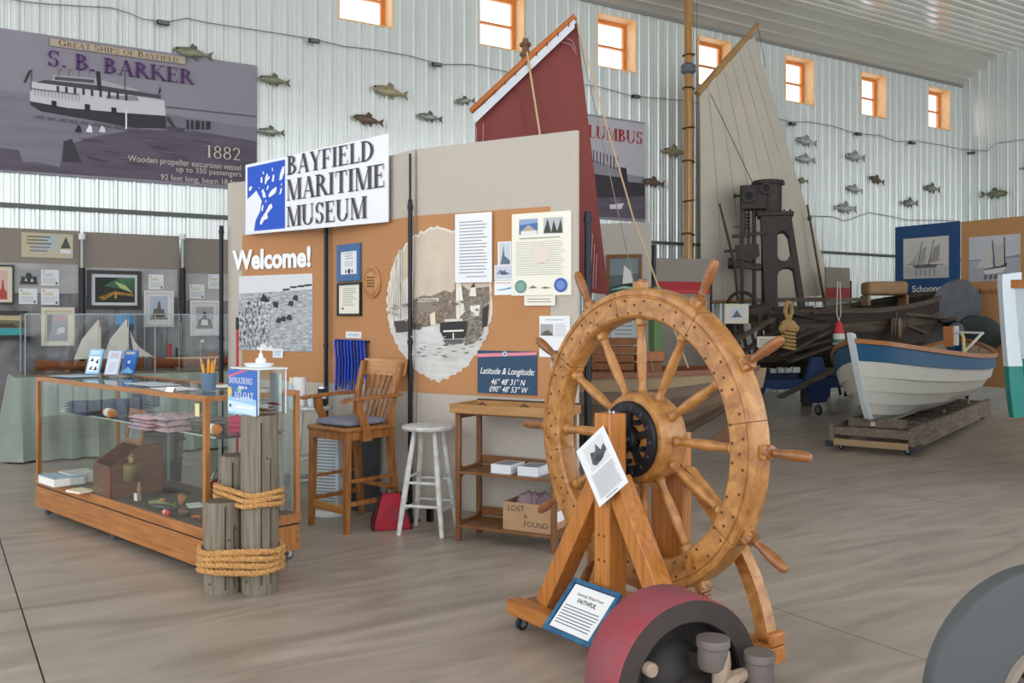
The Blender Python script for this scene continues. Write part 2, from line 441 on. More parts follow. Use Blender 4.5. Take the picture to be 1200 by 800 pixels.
# ---------------------------------------------------------------- prints laid out on upright planes
def PLW(x0, y0, x1, y1): return Plane(cam2(x0, y0), cam2(x1, y1))
BW = PLW(X0, WY-.03, WX, WY-.03)         # just clear of the wall ribs
RW = PLW(WX-.03, WY, WX-.03, Y0)
class PX:
    """a flat thing on a plane, its outline and print given by photo pixels"""
    def __init__(s, pl, x0, y0, x1, y1, name, label, cat, th=.004, group=None, off=0.0, root=None):
        s.pl = pl; s.s0, s.z0, s.w, s.h = pl.box(x0, y0, x1, y1); s.th = th; s.k = 0
        s.root = root or thing(name, label, cat, pl.at(s.s0, s.z0, -off), pl.ang, group); s.b = MB(); s.base = (x0,y0,x1,y1)
    def L(s, p):
        a, z = s.pl.hit(*p); return a-s.s0, z-s.z0
    def sheet(s, mat, name='sheet', pts=None):
        q = [s.L(p) for p in pts] if pts else [(-s.w/2,0),(s.w/2,0),(s.w/2,s.h),(-s.w/2,s.h)]
        return MB().prism(q, -s.th, 0).build(name, mat, s.root, smooth=0)
    def poly(s, col, pts):
        s.b.mat(C(col) if isinstance(col, str) else col); s.k += 1; y = -s.th-.0006-.0004*s.k
        s.b.add([(a, y, z) for a, z in (s.L(p) for p in pts)], [tuple(range(len(pts)))]); return s
    def rect(s, col, x0, y0, x1, y1):            # level rectangle on the plane
        a, zb = s.L((x0, y1)); b, zt = s.L((x1, y0)); _, zb2 = s.L(((x0+x1)/2, y1)); _, zt2 = s.L(((x0+x1)/2, y0))
        s.b.mat(C(col) if isinstance(col, str) else col); s.k += 1; y = -s.th-.0006-.0004*s.k
        s.b.add([(a,y,zb2),(b,y,zb2),(b,y,zt2),(a,y,zt2)], [(0,1,2,3)]); return s
    def uv(s, col, pts):                          # 0..1 over the sheet
        s.b.mat(C(col) if isinstance(col, str) else col); s.k += 1; y = -s.th-.0006-.0004*s.k
        s.b.add([((u-.5)*s.w, y, v*s.h) for u, v in pts], [tuple(range(len(pts)))]); return s
    def ur(s, col, a, b, c, d): return s.uv(col, [(a,b),(c,b),(c,d),(a,d)])
    def ue(s, col, cx, cy, rx, ry, n=22): return s.uv(col, [(cx+rx*math.cos(2*PI*i/n), cy+ry*math.sin(2*PI*i/n)) for i in range(n)])
    def lines(s, col, x0, x1, y0, y1, n, th=.4, rag=.15):
        s.b.mat(C(col)); s.k += 1; y = -s.th-.0006-.0004*s.k; dy = (y1-y0)/n
        for i in range(n):
            yy = y1-(i+.5)*dy; e = x1-random.random()*rag*(x1-x0)
            s.b.add([((u-.5)*s.w, y, v*s.h) for u, v in ((x0,yy-dy*th/2),(e,yy-dy*th/2),(e,yy+dy*th/2),(x0,yy+dy*th/2))], [(0,1,2,3)])
        return s
    def stroke(s, col, pts, wpx):                 # polyline in pixels
        for p, q in zip(pts, pts[1:]):
            d = Vector((q[0]-p[0], q[1]-p[1])); n = Vector((-d.y, d.x)).normalized()*wpx/2
            s.poly(col, [(p[0]+n.x,p[1]+n.y),(p[0]-n.x,p[1]-n.y),(q[0]-n.x,q[1]-n.y),(q[0]+n.x,q[1]+n.y)])
        return s
    def done(s, name='print'):
        if s.b.v: s.b.build(name, None, s.root, smooth=0, fix=False)
        return s.root
    def serif(s, body, x0, yb, x1, yt, col, T=.15, small=False, split=True):
        a, z = s.L((x0, yb)); b, _ = s.L((x1, yb)); _, zt = s.L((x0, yt)); s.k += 1
        return serif_text(body, zt-z, b-a, C(col), s.root, (a, -s.th-.0016-.0004*s.k, z), T=T, small=small, split=split)
    def sans(s, body, x0, yb, x1, yt, col, bold=0, shear=0, depth=0, split=False):
        a, z = s.L((x0, yb)); b, _ = s.L((x1, yb)); _, zt = s.L((x0, yt)); s.k += 1
        hgt = (zt-z)/.73
        return text(body, hgt, C(col), s.root, (a, -s.th-.0016-.0004*s.k-depth, z), wid=b-a, bold=bold*hgt, shear=shear, depth=depth, split=split)

# ================================================================== banners on the back wall
vin = M('photo_sky', '8d8994', .7, var=.06, vs=.7)
q = PX(BW, -46, 51.8, 301, 210.5, 'ship_banner', 'large grey-violet banner of an old passenger steamer on the back wall', 'banner', .02)
BA = lambda x: 34+ (x/301.0)*41            # top edge row
q.sheet(vin)
wat = M('photo_water', '7d7986', .7, var=.12, vs=1.5, st=(.4,1,5)); shore = M('photo_shore', '5d5664', .7, var=.25, vs=2.2, st=(.5,1,4))
q.uv(wat, [(0,.02),(1,.02),(1,.5),(.65,.53),(0,.58)])
q.poly('5b5760', [(188,124),(300,136),(300,138),(188,126)])
q.poly(shore, [(-30,170),(22,176),(28,194),(-30,197)])
q.poly(shore, [(70,196),(74,172),(110,160),(160,152),(230,154),(300,166),(300,219),(60,203),(-30,197),(-30,193),(40,190)])
q.poly('3b3540', [(73,190),(74,166),(84,163),(96,191)]); q.poly('47414c', [(100,182),(128,189),(122,191),(104,187)])
q.poly('c9c5cc', [(35,108),(37,96),(60,98),(192,118),(194,136),(150,133),(80,127),(35,119)])
q.poly('35303a', [(35,119),(80,127),(150,133),(194,136),(194,151),(155,150),(100,140),(48,131),(35,123)])
q.poly('a7a3ad', [(60,98),(62,88),(110,92),(160,105),(160,112)])
q.poly('4a4450', [(42,97),(52,94),(120,101),(188,112),(188,116),(110,106)])
q.poly('544e58', [(64,90),(110,94),(110,98),(64,94)])
q.poly('2d2830', [(112,84),(117,84),(119,106),(114,106)])
q.poly('8d8994', [(124,112),(160,113),(163,119),(124,116)])
for k in range(9): q.poly('3a353f', [(66+k*10,101+k*1.0),(69+k*10,101.3+k*1.0),(69+k*10,108+k*1.3),(66+k*10,107.6+k*1.3)])
for xx, yy in ((60,118),(99,122),(130,126)): q.poly('2a252c', [(xx,yy),(xx+6,yy+1),(xx+6,yy+9),(xx,yy+8)])
for xx in (68,80,92,104): q.stroke('48424c', [(xx,90),(xx+1,82),(xx+5,83)], .7)
q.stroke('3a353f', [(36,107),(37,82)], .8); q.poly('2f2a33', [(37,82),(30,97),(27,98),(33,84)])
q.stroke('3a353f', [(146,106),(146,86)], .8); q.poly('2f2a33', [(188,108),(187,101),(184,113)])
for k in range(7): q.poly('2f2b33', [(218+k*4.2+(k % 3),141+k*.3),(220.5+k*4.2+(k % 3),141+k*.3),(220.8+k*4.2+(k % 3),152),(217.8+k*4.2+(k % 3),152)])
for xx, c_ in ((91,'26222a'),(104,'e8e6ea'),(119,'d5d2d8')): q.poly(c_, [(xx-4,155),(xx,146.5),(xx+3,149),(xx+4,156)])
for k in range(14): q.poly('57525d', [(40+k*4,104+k*.55),(40.5+k*4,104+k*.55),(40.5+k*4,112+k*.6),(40+k*4,112+k*.6)])
q.poly('57525d', [(36,104),(92,111),(92,112),(36,105)])
for k in range(10): q.poly('615c67', [(40+k*13+(k%3)*3,136+k*1.6),(52+k*13,137+k*1.7),(50+k*13,140+k*1.8),(42+k*13,139+k*1.7)])
for k in range(13): q.poly('6b6572' if k % 2 else '524c58', [(90+k*13,162+(k*7)%34),(110+k*13,164+(k*7)%34),(126+k*12.5,167+(k*7)%34),(104+k*13,165+(k*7)%34)])
q.poly('e0dde2', [(146,128),(148,128),(148,152),(146,152)])
for k in range(6): q.poly('3b3640', [(195+k*1.4,137+k*2.6),(198+k*1.6,138+k*2.6),(198+k*1.6,143+k*2),(195+k*1.4,142+k*2)])
q.poly('4f4954', [(194,149),(216,151),(214,154),(196,153)])
q.poly('b3a590', [(58,46.2),(216,68.5),(216,76.5),(58,54.6)])
q.serif('Great Ships of Bayfield', 68, 54.6, 208, 47.4, '6d4a3c', small=True, split=False)
q.serif('S. B. BARKER', 55, 78.0, 226, 59.5, '4f2a66', T=.18)
q.serif('1882', 240, 185, 281, 170.5, 'cfc8b4', T=.12)
q.sans('Wooden propeller excursion vessel', 149, 189.3, 281, 181.7, 'c9c3b8'); q.sans('up to 350 passengers', 205, 201.5, 281, 194.8, 'c9c3b8'); q.sans('92 feet long, beam 18 feet', 187, 211, 281, 204, 'c9c3b8')
q.done()
q = PX(BW, 640, 135, 755, 256, 'ship_banner', 'grey banner with red title lettering and an old ship, beside the red sail', 'banner', .02)
q.sheet(vin)
q.ur(wat, 0, .02, 1, .3); q.uv('b6b2ba', [(.0,.98),(1,.98),(1,.45),(0,.5)])
q.poly('3a333b', [(640,196),(700,198),(722,205),(734,213),(755,215),(755,232),(690,236),(640,236)])
q.poly('8f8b94', [(690,186),(726,198),(726,208),(690,203)]); q.poly('2c262d', [(726,196),(733,197),(735,214),(728,214)])
for k in range(8): q.poly('4d4650', [(694+k*4,176+k*1.2),(695.4+k*4,176+k*1.2),(695.4+k*4,190+k*1.4),(694+k*4,190+k*1.4)])
q.poly(shore, [(640,234),(755,230),(755,256),(640,252)]); q.poly('d6d3d8', [(713,240),(730,238),(727,245),(714,245)]); q.poly('6d6772', [(716,236),(725,231),(728,239)])
q.serif('COLUMBUS', 664, 158, 752, 143, 'a3272c', T=.19)
q.done()

# ================================================================== welcome panels
grey_board = M('grey_board', 'b9b1a7', .85, var=.03, vs=30)
orange_paper = M('orange_paper', 'b8855a', .85, var=.04, vs=2)
black_post = M('black_post', '25262b', .35, metal=.6)
white_paper = M('white_paper', 'e9ebee', .7); cream_paper = M('cream_paper', 'e8e6d8', .7)
PLp = Plane((-2.66, 8.60), (-1.566, 7.87)); PMp = Plane((-1.566, 7.87), (-.718, 6.86)); PRp = Plane((-.718, 6.86), (.445, 6.16))
TOPZ = 2.76
def panel(pl, label, orange, z0=.12, z1=TOPZ, mat=grey_board):
    r = thing('display_stand', label, 'display panel', pl.at(0, 0), pl.ang)
    MB().bx(.012, pl.L-.012, 0, .035, z0, z1).build('board', mat, r, bev=.003)
    for x in (.12, pl.L-.12):
        MB().bx(x-.02, x+.02, -.0, .035, 0, z0).build('foot', black_post, r)
    if orange:
        a, b, c, d = orange                       # px corners of the paper: left x, right x, and z range
        s0 = pl.hit(a, 300)[0]; s1 = pl.hit(b, 300)[0]
        MB().bx(max(s0,.013), min(s1, pl.L-.013), -.003, 0, c, d).build('orange_paper', orange_paper, r, smooth=0)
    return r
zt = PRp.hit(566, 247.3)[1]; zb = PRp.hit(566, 463.7)[1]
panel(PLp, 'grey display panel with orange paper under the Welcome lettering', (284, 390, zb, zt))
panel(PMp, 'grey display panel with orange paper, framed certificates and blue lanyards', (370, 500, zb, zt))
panel(PRp, 'grey display panel with orange paper, notices and certificates', (480, 645, zb, zt))
def post(loc, label, h, h2=None, r=.017):
    t = thing('panel_post', label, 'post', loc)
    MB().cyl((0,0,.01), (0,0,h), r).build('pole', black_post, t)
    if h2: MB().cyl((0,0,h), (0,0,h2), r*.55).build('upper_pole', black_post, t)
    MB().lathe([(0,0),(.075,0),(.075,.006),(.03,.02),(r,.05)], 20).build('foot', black_post, t)
    for z in (h*.55, h*.97): MB().cyl((0,0,z), (0,0,z+.03), r*1.25).build('clamp', black_post, t)
    return t
post(W(-.755, 6.83), 'black post where the notice panel meets the certificate panel', 2.38, 2.72)
post(W(-1.575, 7.80), 'black post between the Welcome panel and the certificate panel', 2.28)
post(W(.512, 6.22), 'black post at the free end of the notice panel beside the red sail', 2.22, r=.024)
post(W(-2.70, 8.56), 'black post at the gallery end of the Welcome panel', 2.36, r=.02)

# museum sign
SG = Plane((-2.455, 8.41), (-.955, 7.085))
q = PX(SG, 289, 175, 456, 268, 'museum_sign', 'white museum name sign with a blue map of islands', 'sign', .012)
q.sheet(M('sign_white', 'eef0f6', .5), 'board', [(289,193.5),(289,275),(456,260),(456,157)])
q.poly('e8eaf2', [(290,195),(335,186),(335,269),(290,274)])
q.poly('2456c8', [(291.5,196.5),(335.5,187),(335.5,267.5),(291.5,271.5)])
sgw = lambda P_: q.poly('eef1f8', [(280+x/5.715, 150+y/5.715) for x, y in P_])
sgw([(64,480),(90,455),(112,435),(125,418),(135,440),(150,465),(162,490),(155,525),(150,560),(135,590),(120,620),(115,655),(110,690),(64,700)])
for P_ in ([(300,262),(314,255),(312,300),(296,345),(280,352),(284,310)],[(160,420),(172,408),(186,440),(190,465),(172,468)],[(205,455),(225,420),(260,392),(262,415),(250,440),(215,465)],
           [(280,445),(290,405),(300,400),(292,440)],[(76,405),(90,388),(100,395),(92,415),(80,425)],[(150,640),(160,605),(190,560),(210,520),(228,505),(236,530),(200,575),(205,605),(178,618),(160,650)],
           [(160,550),(168,515),(176,518),(170,560)],[(155,365),(158,330),(168,330),(168,368)],[(188,330),(198,305),(206,312),(202,335),(215,320),(218,335),(196,360),(194,378),(184,375)],
           [(232,358),(240,310),(250,320),(244,362)],[(195,415),(205,385),(213,390),(204,415)],[(170,305),(176,288),(181,300),(176,312)],[(232,285),(236,265),(241,275),(239,290)],[(188,495),(194,480),(198,488),(192,502)],[(292,385),(298,370),(304,374),(298,388)],[(145,408),(150,395),(154,404)]):
    sgw(P_)
for body, x0, yb, yt, x1 in (('BAYFIELD', 339, 205.5, 183.5, 441), ('MARITIME', 338.5, 235.5, 211.0, 454), ('MUSEUM', 338.5, 266.0, 242.5, 432.5)):
    q.serif(body, x0, yb, x1, yt, '47434f', T=.17)
q.done()

# ---- left welcome panel
q = PX(PLp, 275, 293, 368, 319, 'welcome_lettering', 'white cut-out Welcome lettering on orange paper', 'lettering', .006, off=.004)
q.sans('Welcome!', 275, 315.5, 367, 293.5, 'f4f5f7', bold=.04, depth=.002, split=True); q.done()
q = PX(PLp, 281, 322, 367, 411, 'crowd_photo', 'black and white photo of a crowd beside a harbour', 'photograph', .006, off=.004)
sea = M('photo_sea', 'a9adb2', .7, var=.45, vs=14, st=(1,1,4.5), detail=3)
q.sheet(C('d7d9dc')); q.uv(sea, [(0,.0),(1,.0),(1,.8),(0,.76)])
crowd = M('photo_crowd', 'd8dadd', .7, var=0, col2='2c2e33', vs=34, detail=2)
q.uv(crowd, [(0,.04),(.32,.0),(.42,.1),(.45,.3),(.46,.6),(.45,.7),(.36,.73),(.25,.7),(.1,.66),(.08,.55),(0,.52)])
q.uv('26282c', [(.3,.66),(.35,.76),(.4,.7),(.44,.66),(.4,.64)]); q.uv('2e3034', [(.47,.65),(.56,.64),(.55,.56),(.49,.58)])
for u, v in ((.65,.79),(.75,.82),(.85,.83),(.94,.84)): q.uv('3a3d42', [(u-.04,v),(u-.03,v+.025),(u+.06,v+.025),(u+.05,v)])
for u, v in ((.72,.6),(.78,.67),(.62,.4),(.7,.42),(.56,.38)): q.uv('33363b', [(u-.04,v),(u-.01,v+.06),(u+.04,v+.05),(u+.03,v-.02)])
q.uv('eceef0', [(.33,0),(.3,.06),(.36,.1),(.42,.04),(.46,.08),(.5,.0)]); q.done()
q = PX(PLp, 321, 408, 333, 419, 'note_card', 'small white note card under the crowd photo', 'card', .002, off=.012)
q.sheet(white_paper); q.lines('9db4cf', .2, .8, .2, .8, 4); q.done()

# ---- middle panel
def cert(pl, box, name, label, fmat, paper, fw, seal=None, cat='picture frame', extra=None):
    q = PX(pl, *box, name, label, cat, .018, off=.004)
    fr = MB(); w, h = q.w, q.h
    for a, b, c, d in ((-w/2,w/2,0,fw*1.2),(-w/2,w/2,h-fw*1.2,h),(-w/2,-w/2+fw,fw*1.2,h-fw*1.2),(w/2-fw,w/2,fw*1.2,h-fw*1.2)): fr.bx(a, b, -.022, 0, c, d)
    fr.build('frame', fmat, q.root, bev=.002)
    q.th = .008
    MB().bx(-w/2+fw*.9, w/2-fw*.9, -.008, 0, fw, h-fw).build('backing', paper, q.root, smooth=0)
    if extra: extra(q)
    q.done(); return q
blue_fr = M('blue_mat', '4a6c9c', .6); blk_fr = M('black_frame', '22201f', .4)
def ex1(q): q.lines('8b8e95', .32, .68, .58, .78, 3, .3); q.lines('9a9da3', .3, .7, .4, .54, 3, .3); q.ue('2c3440', .5, .27, .06, .07); q.ue('56606c', .36, .27, .03, .05); q.ue('56606c', .64, .27, .03, .05)
cert(PMp, (397.5,286,424.5,329.5), 'framed_certificate', 'white certificate in a wide blue frame', blue_fr, white_paper, .048, extra=ex1)
def ex2(q): q.lines('8f8d80', .22, .8, .3, .85, 9, .3, .3); q.ue('8b8b6a', .22, .22, .05, .04)
cert(PMp, (397.5,331,425,370), 'framed_certificate', 'cream certificate in a thin black frame', blk_fr, cream_paper, .016, extra=ex2)
q = PX(PMp, 428, 312, 447.5, 349.5, 'round_plaque', 'round routed wooden plaque on orange paper', 'plaque', .02, off=.004)
wood_plq = M('plaque_wood', 'c08a57', .5, var=.12, vs=20, st=(1,1,6))
T = TR(0, 0, q.h/2) @ RX(PI/2) @ Matrix.Diagonal((q.w/2, q.h/2, 1, 1))
MB().lathe([(0,0),(1,0),(1,.016),(.95,.02),(0,.02)], 36, T).build('disc', wood_plq, q.root)
T2 = TR(0, -.0005, q.h/2) @ RX(PI/2) @ Matrix.Diagonal((q.w/2, q.h/2, 1, 1))
MB().lathe([(.86,.02),(.88,.022),(.9,.02)], 36, T2).build('rim_groove', C('8a5c36'), q.root)
q.th = .0215; q.lines('7b4f2c', .27, .73, .33, .7, 4, .55, .05)
for k in range(9):
    a = math.radians(160-k*17.5); q.ue('7b4f2c', .5+.36*math.cos(a), .5+.38*math.sin(a), .03, .025, 6)
for k in range(5):
    a = math.radians(230+k*20); q.ue('7b4f2c', .5+.36*math.cos(a), .5+.38*math.sin(a), .03, .025, 6)
q.done()
q = PX(PMp, 406, 388.5, 424, 396, 'note_card', 'small white card above the blue lanyards', 'card', .002, off=.004); q.sheet(white_paper); q.lines('9aa7b8', .12, .9, .25, .75, 2); q.done()
# lanyards
q = PX(PMp, 396, 397, 434, 462, 'lanyard_rack', 'bundle of blue lanyards hanging from a peg strip', 'lanyards', .02, off=.004)
MB().bx(-q.w/2, q.w/2, -.03, 0, q.h-.025, q.h-.01).build('peg_strip', C('2a2d34'), q.root)
blue_l = M('lanyard_blue', '1d48c0', .55); blue_d = M('lanyard_navy', '223a7c', .6)
for k in range(30):
    x = -q.w/2+.012+(q.w-.024)*k/29; sw = random.uniform(-.012, .012); ln = random.uniform(0, .12) if k not in (0, 1) else .02
    y = -.012-.012*(k % 3)
    MB().tube([(x, y-.01, q.h-.005), (x, y-.012, q.h-.04), (x+sw*.4, y, q.h*.6), (x+sw, y-.004, ln)], [.0095,.0095,.0095,.0095], 6).build('lanyard', blue_l if k % 4 else blue_d, q.root)
# ---- torn oval photo over the fold
def oval():
    root = thing('torn_oval_photo', 'torn oval photograph of an old harbour with sailing boats', 'photograph', PRp.at(0, 1.0, -.004), PRp.ang)
    rnd = random.Random(5); cx, cy, rx, ry = 515.5, 353.5, 61, 87; ring = []
    for i in range(120):
        a = 2*PI*i/120; j = 1+rnd.uniform(-.018,.03)
        ring.append((cx+rx*j*math.cos(a), cy+ry*j*math.sin(a)))
    ring = [(x, y+5*max(0, 1-abs(x-515)/30)*(1 if y > 400 else 0)) for x, y in ring]
    def clip(poly, xc, keep_right):
        out = []
        for (a, b), (c, d) in zip(poly, poly[1:]+poly[:1]):
            ia = (a >= xc) == keep_right or a == xc; ic = (c >= xc) == keep_right or c == xc
            if ia: out.append((a, b))
            if ia != ic:
                t = (xc-a)/(c-a); out.append((xc, b+(d-b)*t))
        return out
    sky = M('photo_sepia_sky', 'cdbdac', .75, var=.09, vs=6); wtr = M('photo_pale_water', 'cfd0cd', .75, var=.1, vs=10, st=(1,1,3))
    hill = M('photo_hill', '84766a', .75, var=.5, vs=34); sail = M('photo_sail', 'ded9d0', .75, var=.22, vs=14, st=(3,1,.6)); pier = M('photo_pier', '857e74', .75, var=.5, vs=45)
    low = [p for p in ring if p[1] > 378]; low.sort(key=lambda p: math.atan2(p[1]-cy, p[0]-cx))
    bot = [(cx+.985*(x-cx), cy+.985*(y-cy)) for x, y in ring if y >= 372]
    L_ = [(sky, [(cx+.97*(x-cx), cy+.97*(y-cy)) for x, y in ring]), (wtr, bot),
          (hill, [(457,380),(462,372),(470,366),(478,356),(489,349),(497,346),(505,347),(515,343),(522,340),(530,343),(536,336),(542,334),(550,340),(560,337),(574,336),(575,352),(562,366),(548,380),(530,382),(515,379),(500,383),(470,384)]),
          ('ddd6cb', [(490,350),(515,349),(515,353),(490,354)]), ('8b7f74', [(490,354),(515,354),(514,364),(490,366)]),
          ('e6e2da', [(551,344),(553,337),(558,337),(559,347),(551,347)]), ('3f3a37', [(556,331),(558,336),(552,337)]),
          (pier, [(545,352),(574,350),(570,372),(566,392),(556,402),(545,405),(547,380)]), ('e8e5de', [(552,358),(564,357),(562,370),(553,370)]), ('35302e', [(566,362),(574,356),(572,382),(566,384)]),
          (sail, [(464,376),(463,330),(469,292),(472,292),(473,330),(486,318),(485,374)]), (sail, [(458,384),(459,320),(466,300),(464,345),(463,384)]),
          ('8f867c', [(470,290),(471,290),(472,374),(471,374)]), (sail, [(535,330),(541,330),(546,365),(538,374),(535,372)]), ('7c7166', [(534,326),(535.4,326),(535.6,376),(534.4,376)]),
          ('e0d6bd', [(505,368),(511,365),(512,380),(506,381)]),
          ('4a4340', [(464,377),(477,376),(479,388),(466,390)]), ('5b534d', [(478,378),(496,379),(494,386),(478,386)]),
          ('2d2b2c', [(517,378),(548,376),(549,386),(545,396),(522,397),(517,388)]), ('d8d4cb', [(523,374),(543,373),(544,376),(522,377)]), ('e8e4da', [(521,387),(545,386),(545,388),(521,389)]), ('d8d8d6', [(532,390),(533.5,390),(534,400),(532,400)]),
          ('5e605f', [(520,398),(546,397),(543,402),(524,403)])]
    rs = random.Random(2)
    for k in range(11): L_.append(('5a5049', [(491+k*2.2,350.4),(492+k*2.2,350.4),(492+k*2.2,352.8),(491+k*2.2,352.8)]))
    for k in range(34):
        x = rs.uniform(458, 570); y = rs.uniform(350, 376); L_.append((rs.choice(('5c5148','9a8c7e','b3a595','6f6257')), [(x,y),(x+rs.uniform(2,7),y+rs.uniform(-1,1)),(x+rs.uniform(2,5),y+rs.uniform(1,4))]))
    for k in range(7): L_.append(('a59c92', [(462+k*3.4,374-abs(k-3)*2),(462.7+k*3.4,374-abs(k-3)*2),(467+k*1.6,300+k*5),(466.6+k*1.6,300+k*5)]))
    for k in range(22):
        x = rs.uniform(545, 566); y = rs.uniform(372, 402); L_.append((rs.choice(('57524b','a39a8e')), [(x,y),(x+rs.uniform(3,7),y-rs.uniform(1,3)),(x+rs.uniform(3,7),y-.6)]))
    for k in range(20):
        x = rs.uniform(470, 545); y = rs.uniform(388, 428); L_.append(('b5b4b0', [(x,y),(x+rs.uniform(5,14),y+rs.uniform(-.8,.8)),(x+6,y+.9)]))
    for k in range(26):
        x = rs.uniform(492, 556); y = rs.uniform(399, 418); L_.append(('57544f', [(x,y),(x+rs.uniform(4,11),y+rs.uniform(-1,1.5)),(x+5,y+1.1)]))
    for nm, pl, kr in (('photo_half', PMp, False), ('photo_half', PRp, True)):
        p0 = pl.hit(487, 353)[0]
        org = pl.at(0, 1.0, -.004)
        part = MB(); part.mat(M('torn_edge', 'ddd8d0', .8, var=.05, vs=40))
        rg = clip(ring, 487, kr)
        part.prism([(lambda t: (t[0], t[1]-1))(pl.hit(*p)) for p in rg], -.002, 0)
        for k, (m_, pts) in enumerate(L_):
            c_ = clip(pts, 487, kr)
            if len(c_) < 3: continue
            part.mat(C(m_) if isinstance(m_, str) else m_)
            part.add([(t[0], -.0026-.0005*k, t[1]-1) for t in (pl.hit(*p) for p in c_)], [tuple(range(len(c_)))])
        o = part.build(nm, None, root, smooth=0, fix=False)
        if not kr:
            o.matrix_parent_inverse = (TR(*PRp.at(0,1.0,-.004)) @ RZ(PRp.ang)).inverted()
            o.location = org; o.rotation_euler = (0,0,pl.ang)
oval()
# ---- right panel
def doc(box, name, label, mat=white_paper, th=.003, off=.004, cat='notice', pl=PRp):
    q = PX(pl, *box, name, label, cat, th, off=off); q.sheet(mat); return q
q = doc((535.5,250,578.5,331), 'paper_notice', 'white typed notice pinned over the oval photo', off=.022)
q.lines('8c93a0', .12, .9, .12, .9, 17, .3, .2); q.lines('b7b5c6', .3, .9, .06, .11, 1); q.done()
q = doc((601,249,670,346), 'proclamation', 'cream proclamation with two photos above and two round seals below', M('proclam', 'eceadd', .7), .01)
q.ur('4a6fa8', .13,.74,.45,.93); q.uv('8fa6c4', [(.13,.86),(.45,.88),(.45,.93),(.13,.93)]); q.uv('b3a38c', [(.16,.78),(.29,.86),(.43,.78)]); q.ur('dfe2e4', .16,.74,.44,.785)
q.ur('b7bac0', .55,.74,.87,.93); q.uv('3d4438', [(.55,.75),(.62,.92),(.68,.75),(.72,.9),(.78,.76),(.84,.91),(.87,.74)])
q.lines('a7a899', .14, .88, .68, .71, 1, .5); q.lines('b6b6a8', .08, .92, .24, .66, 16, .25, .1)
q.ue(M('watermark', 'e0d5c8', .8), .5, .5, .17, .11); q.ue('5f8f8a', .16, .11, .1, .08); q.ue('7fa59a', .16, .11, .07, .055); q.ue('3f5fae', .84, .12, .11, .085); q.ue('6c8ac8', .84, .12, .07, .055)
q.uv('7d6058', [(.5,.09),(.58,.105),(.68,.09),(.58,.08)]); q.uv('6d6a70', [(.3,.09),(.37,.12),(.45,.09)]); q.done()
q = doc((584,283,600,311), 'photo_card', 'small photo card of a tall ship pinned on orange paper'); q.ur('c4ccd4', .1,.05,.9,.95); q.uv('5f6a76', [(.2,.05),(.35,.5),(.42,.9),(.5,.4),(.9,.2),(.9,.05)]); q.done()
q = doc((580,310.5,601.5,328), 'photo_card', 'small photo card of pale sailing boats above the blue card'); q.ur('c6ccdb', .06,.08,.94,.92); q.uv('8890a8', [(.1,.4),(.3,.7),(.34,.35),(.6,.75),(.66,.35),(.9,.4)]); q.done()
q = doc((580,328.5,601.5,345.5), 'photo_card', 'small photo card of a blue ferry, lowest of the three'); q.uv('6fa0c6', [(.1,.35),(.5,.42),(.92,.55),(.9,.4),(.3,.3)]); q.ur('d99a9a', .1,.8,.9,.86); q.done()
q = doc((616,346.5,652,358), 'caption_strip', 'narrow cream caption strip below the proclamation', cream_paper, .003, .016); q.lines('a8a594', .1, .9, .25, .8, 2); q.done()
q = doc((633,370,668.5,418.5), 'paper_flyer', 'white flyer with a photo pinned at the panel edge', white_paper, .008); q.lines('9fb4b4', .2, .8, .88, .93, 1); q.lines('b9bcc4', .52, .92, .5, .82, 6); q.done(); q.b = MB(); q.ur('4a4f66', .45,.1,.62,.17); q.done('emblem'); q.b = MB(); q.ur('a5a5a8', .04,.52,.46,.8); q.uv('5e5a58', [(.04,.52),(.15,.62),(.3,.66),(.46,.56),(.46,.52)]); q.done('photo'); q.b = MB(); q.uv('3d4257', [(.32,.1),(.42,.1),(.42,.2),(.32,.16)]); q.done('emblem')
q = doc((560.5,411,630,461.5), 'coordinates_sign', 'dark blue sign giving latitude and longitude in white script', M('coord_blue', '2c4a68', .6, var=.05, vs=20), .006)
q.uv('e0899a', [(0,.92),(0,.84),(1,.92),(1,.99)]); q.ue('c9d2dd', .47, .93, .04, .06); q.ue('6b86a8', .47, .93, .022, .034)
q.sans('Latitude & Longitude:', 563.5, 437.3, 627.5, 429.5, 'f3f4f6', shear=.35, bold=.006); q.sans("46\u00b0 48' 31'' N", 576, 450, 616.5, 443, 'f3f4f6', shear=.35, bold=.006); q.sans("090\u00b0 48' 53'' W", 574, 458.4, 619.5, 451.4, 'f3f4f6', shear=.35, bold=.006); q.done()

# ================================================================== ship's wheel on its rolling stand
oak = M('wheel_oak', 'c08a4c', .38, col2='8f5a28', vs=5, st=(3,3,3), dist=.8, coat=.35, bump=.05)
oak_d = M('wheel_oak_dark', '8a562c', .35, var=.25, vs=9, st=(2,2,2), coat=.4)
fir_z = M('fir_upright', 'c5803a', .38, col2='a05f28', vs=4, st=(14,14,.8), coat=.3)
fir_x = M('fir_beam', 'c07c38', .38, col2='9c5c26', vs=4, st=(.8,14,14), coat=.3)
plugm = M('plug', '5a3a20', .5); iron = M('black_iron', '2b2b30', .45, metal=.5, var=.2, vs=20); steel = M('steel', 'b8bcc0', .25, metal=1)
rubber = M('rubber', '1d1d1f', .6)
wd, wm = Vector((.59, -.807)), Vector((.807, .59))
WH = thing('ship_helm', 'large oak ship steering wheel with turned spokes on a rolling stand', 'ship wheel', W(.554, 4.154), ANG(wd.x, wd.y))
ZC, YC = .96, .05
TW = TR(0, YC, ZC) @ RX(PI/2)                # lathe z axis -> -y (towards the viewer)
prof = [(.545,.045),(.556,.054),(.634,.054),(.640,.046),(.645,.046),(.649,.053),(.668,.05),(.677,.038),(.677,-.04),(.668,-.05),(.55,-.05),(.54,-.04),(.54,.035),(.545,.045)]
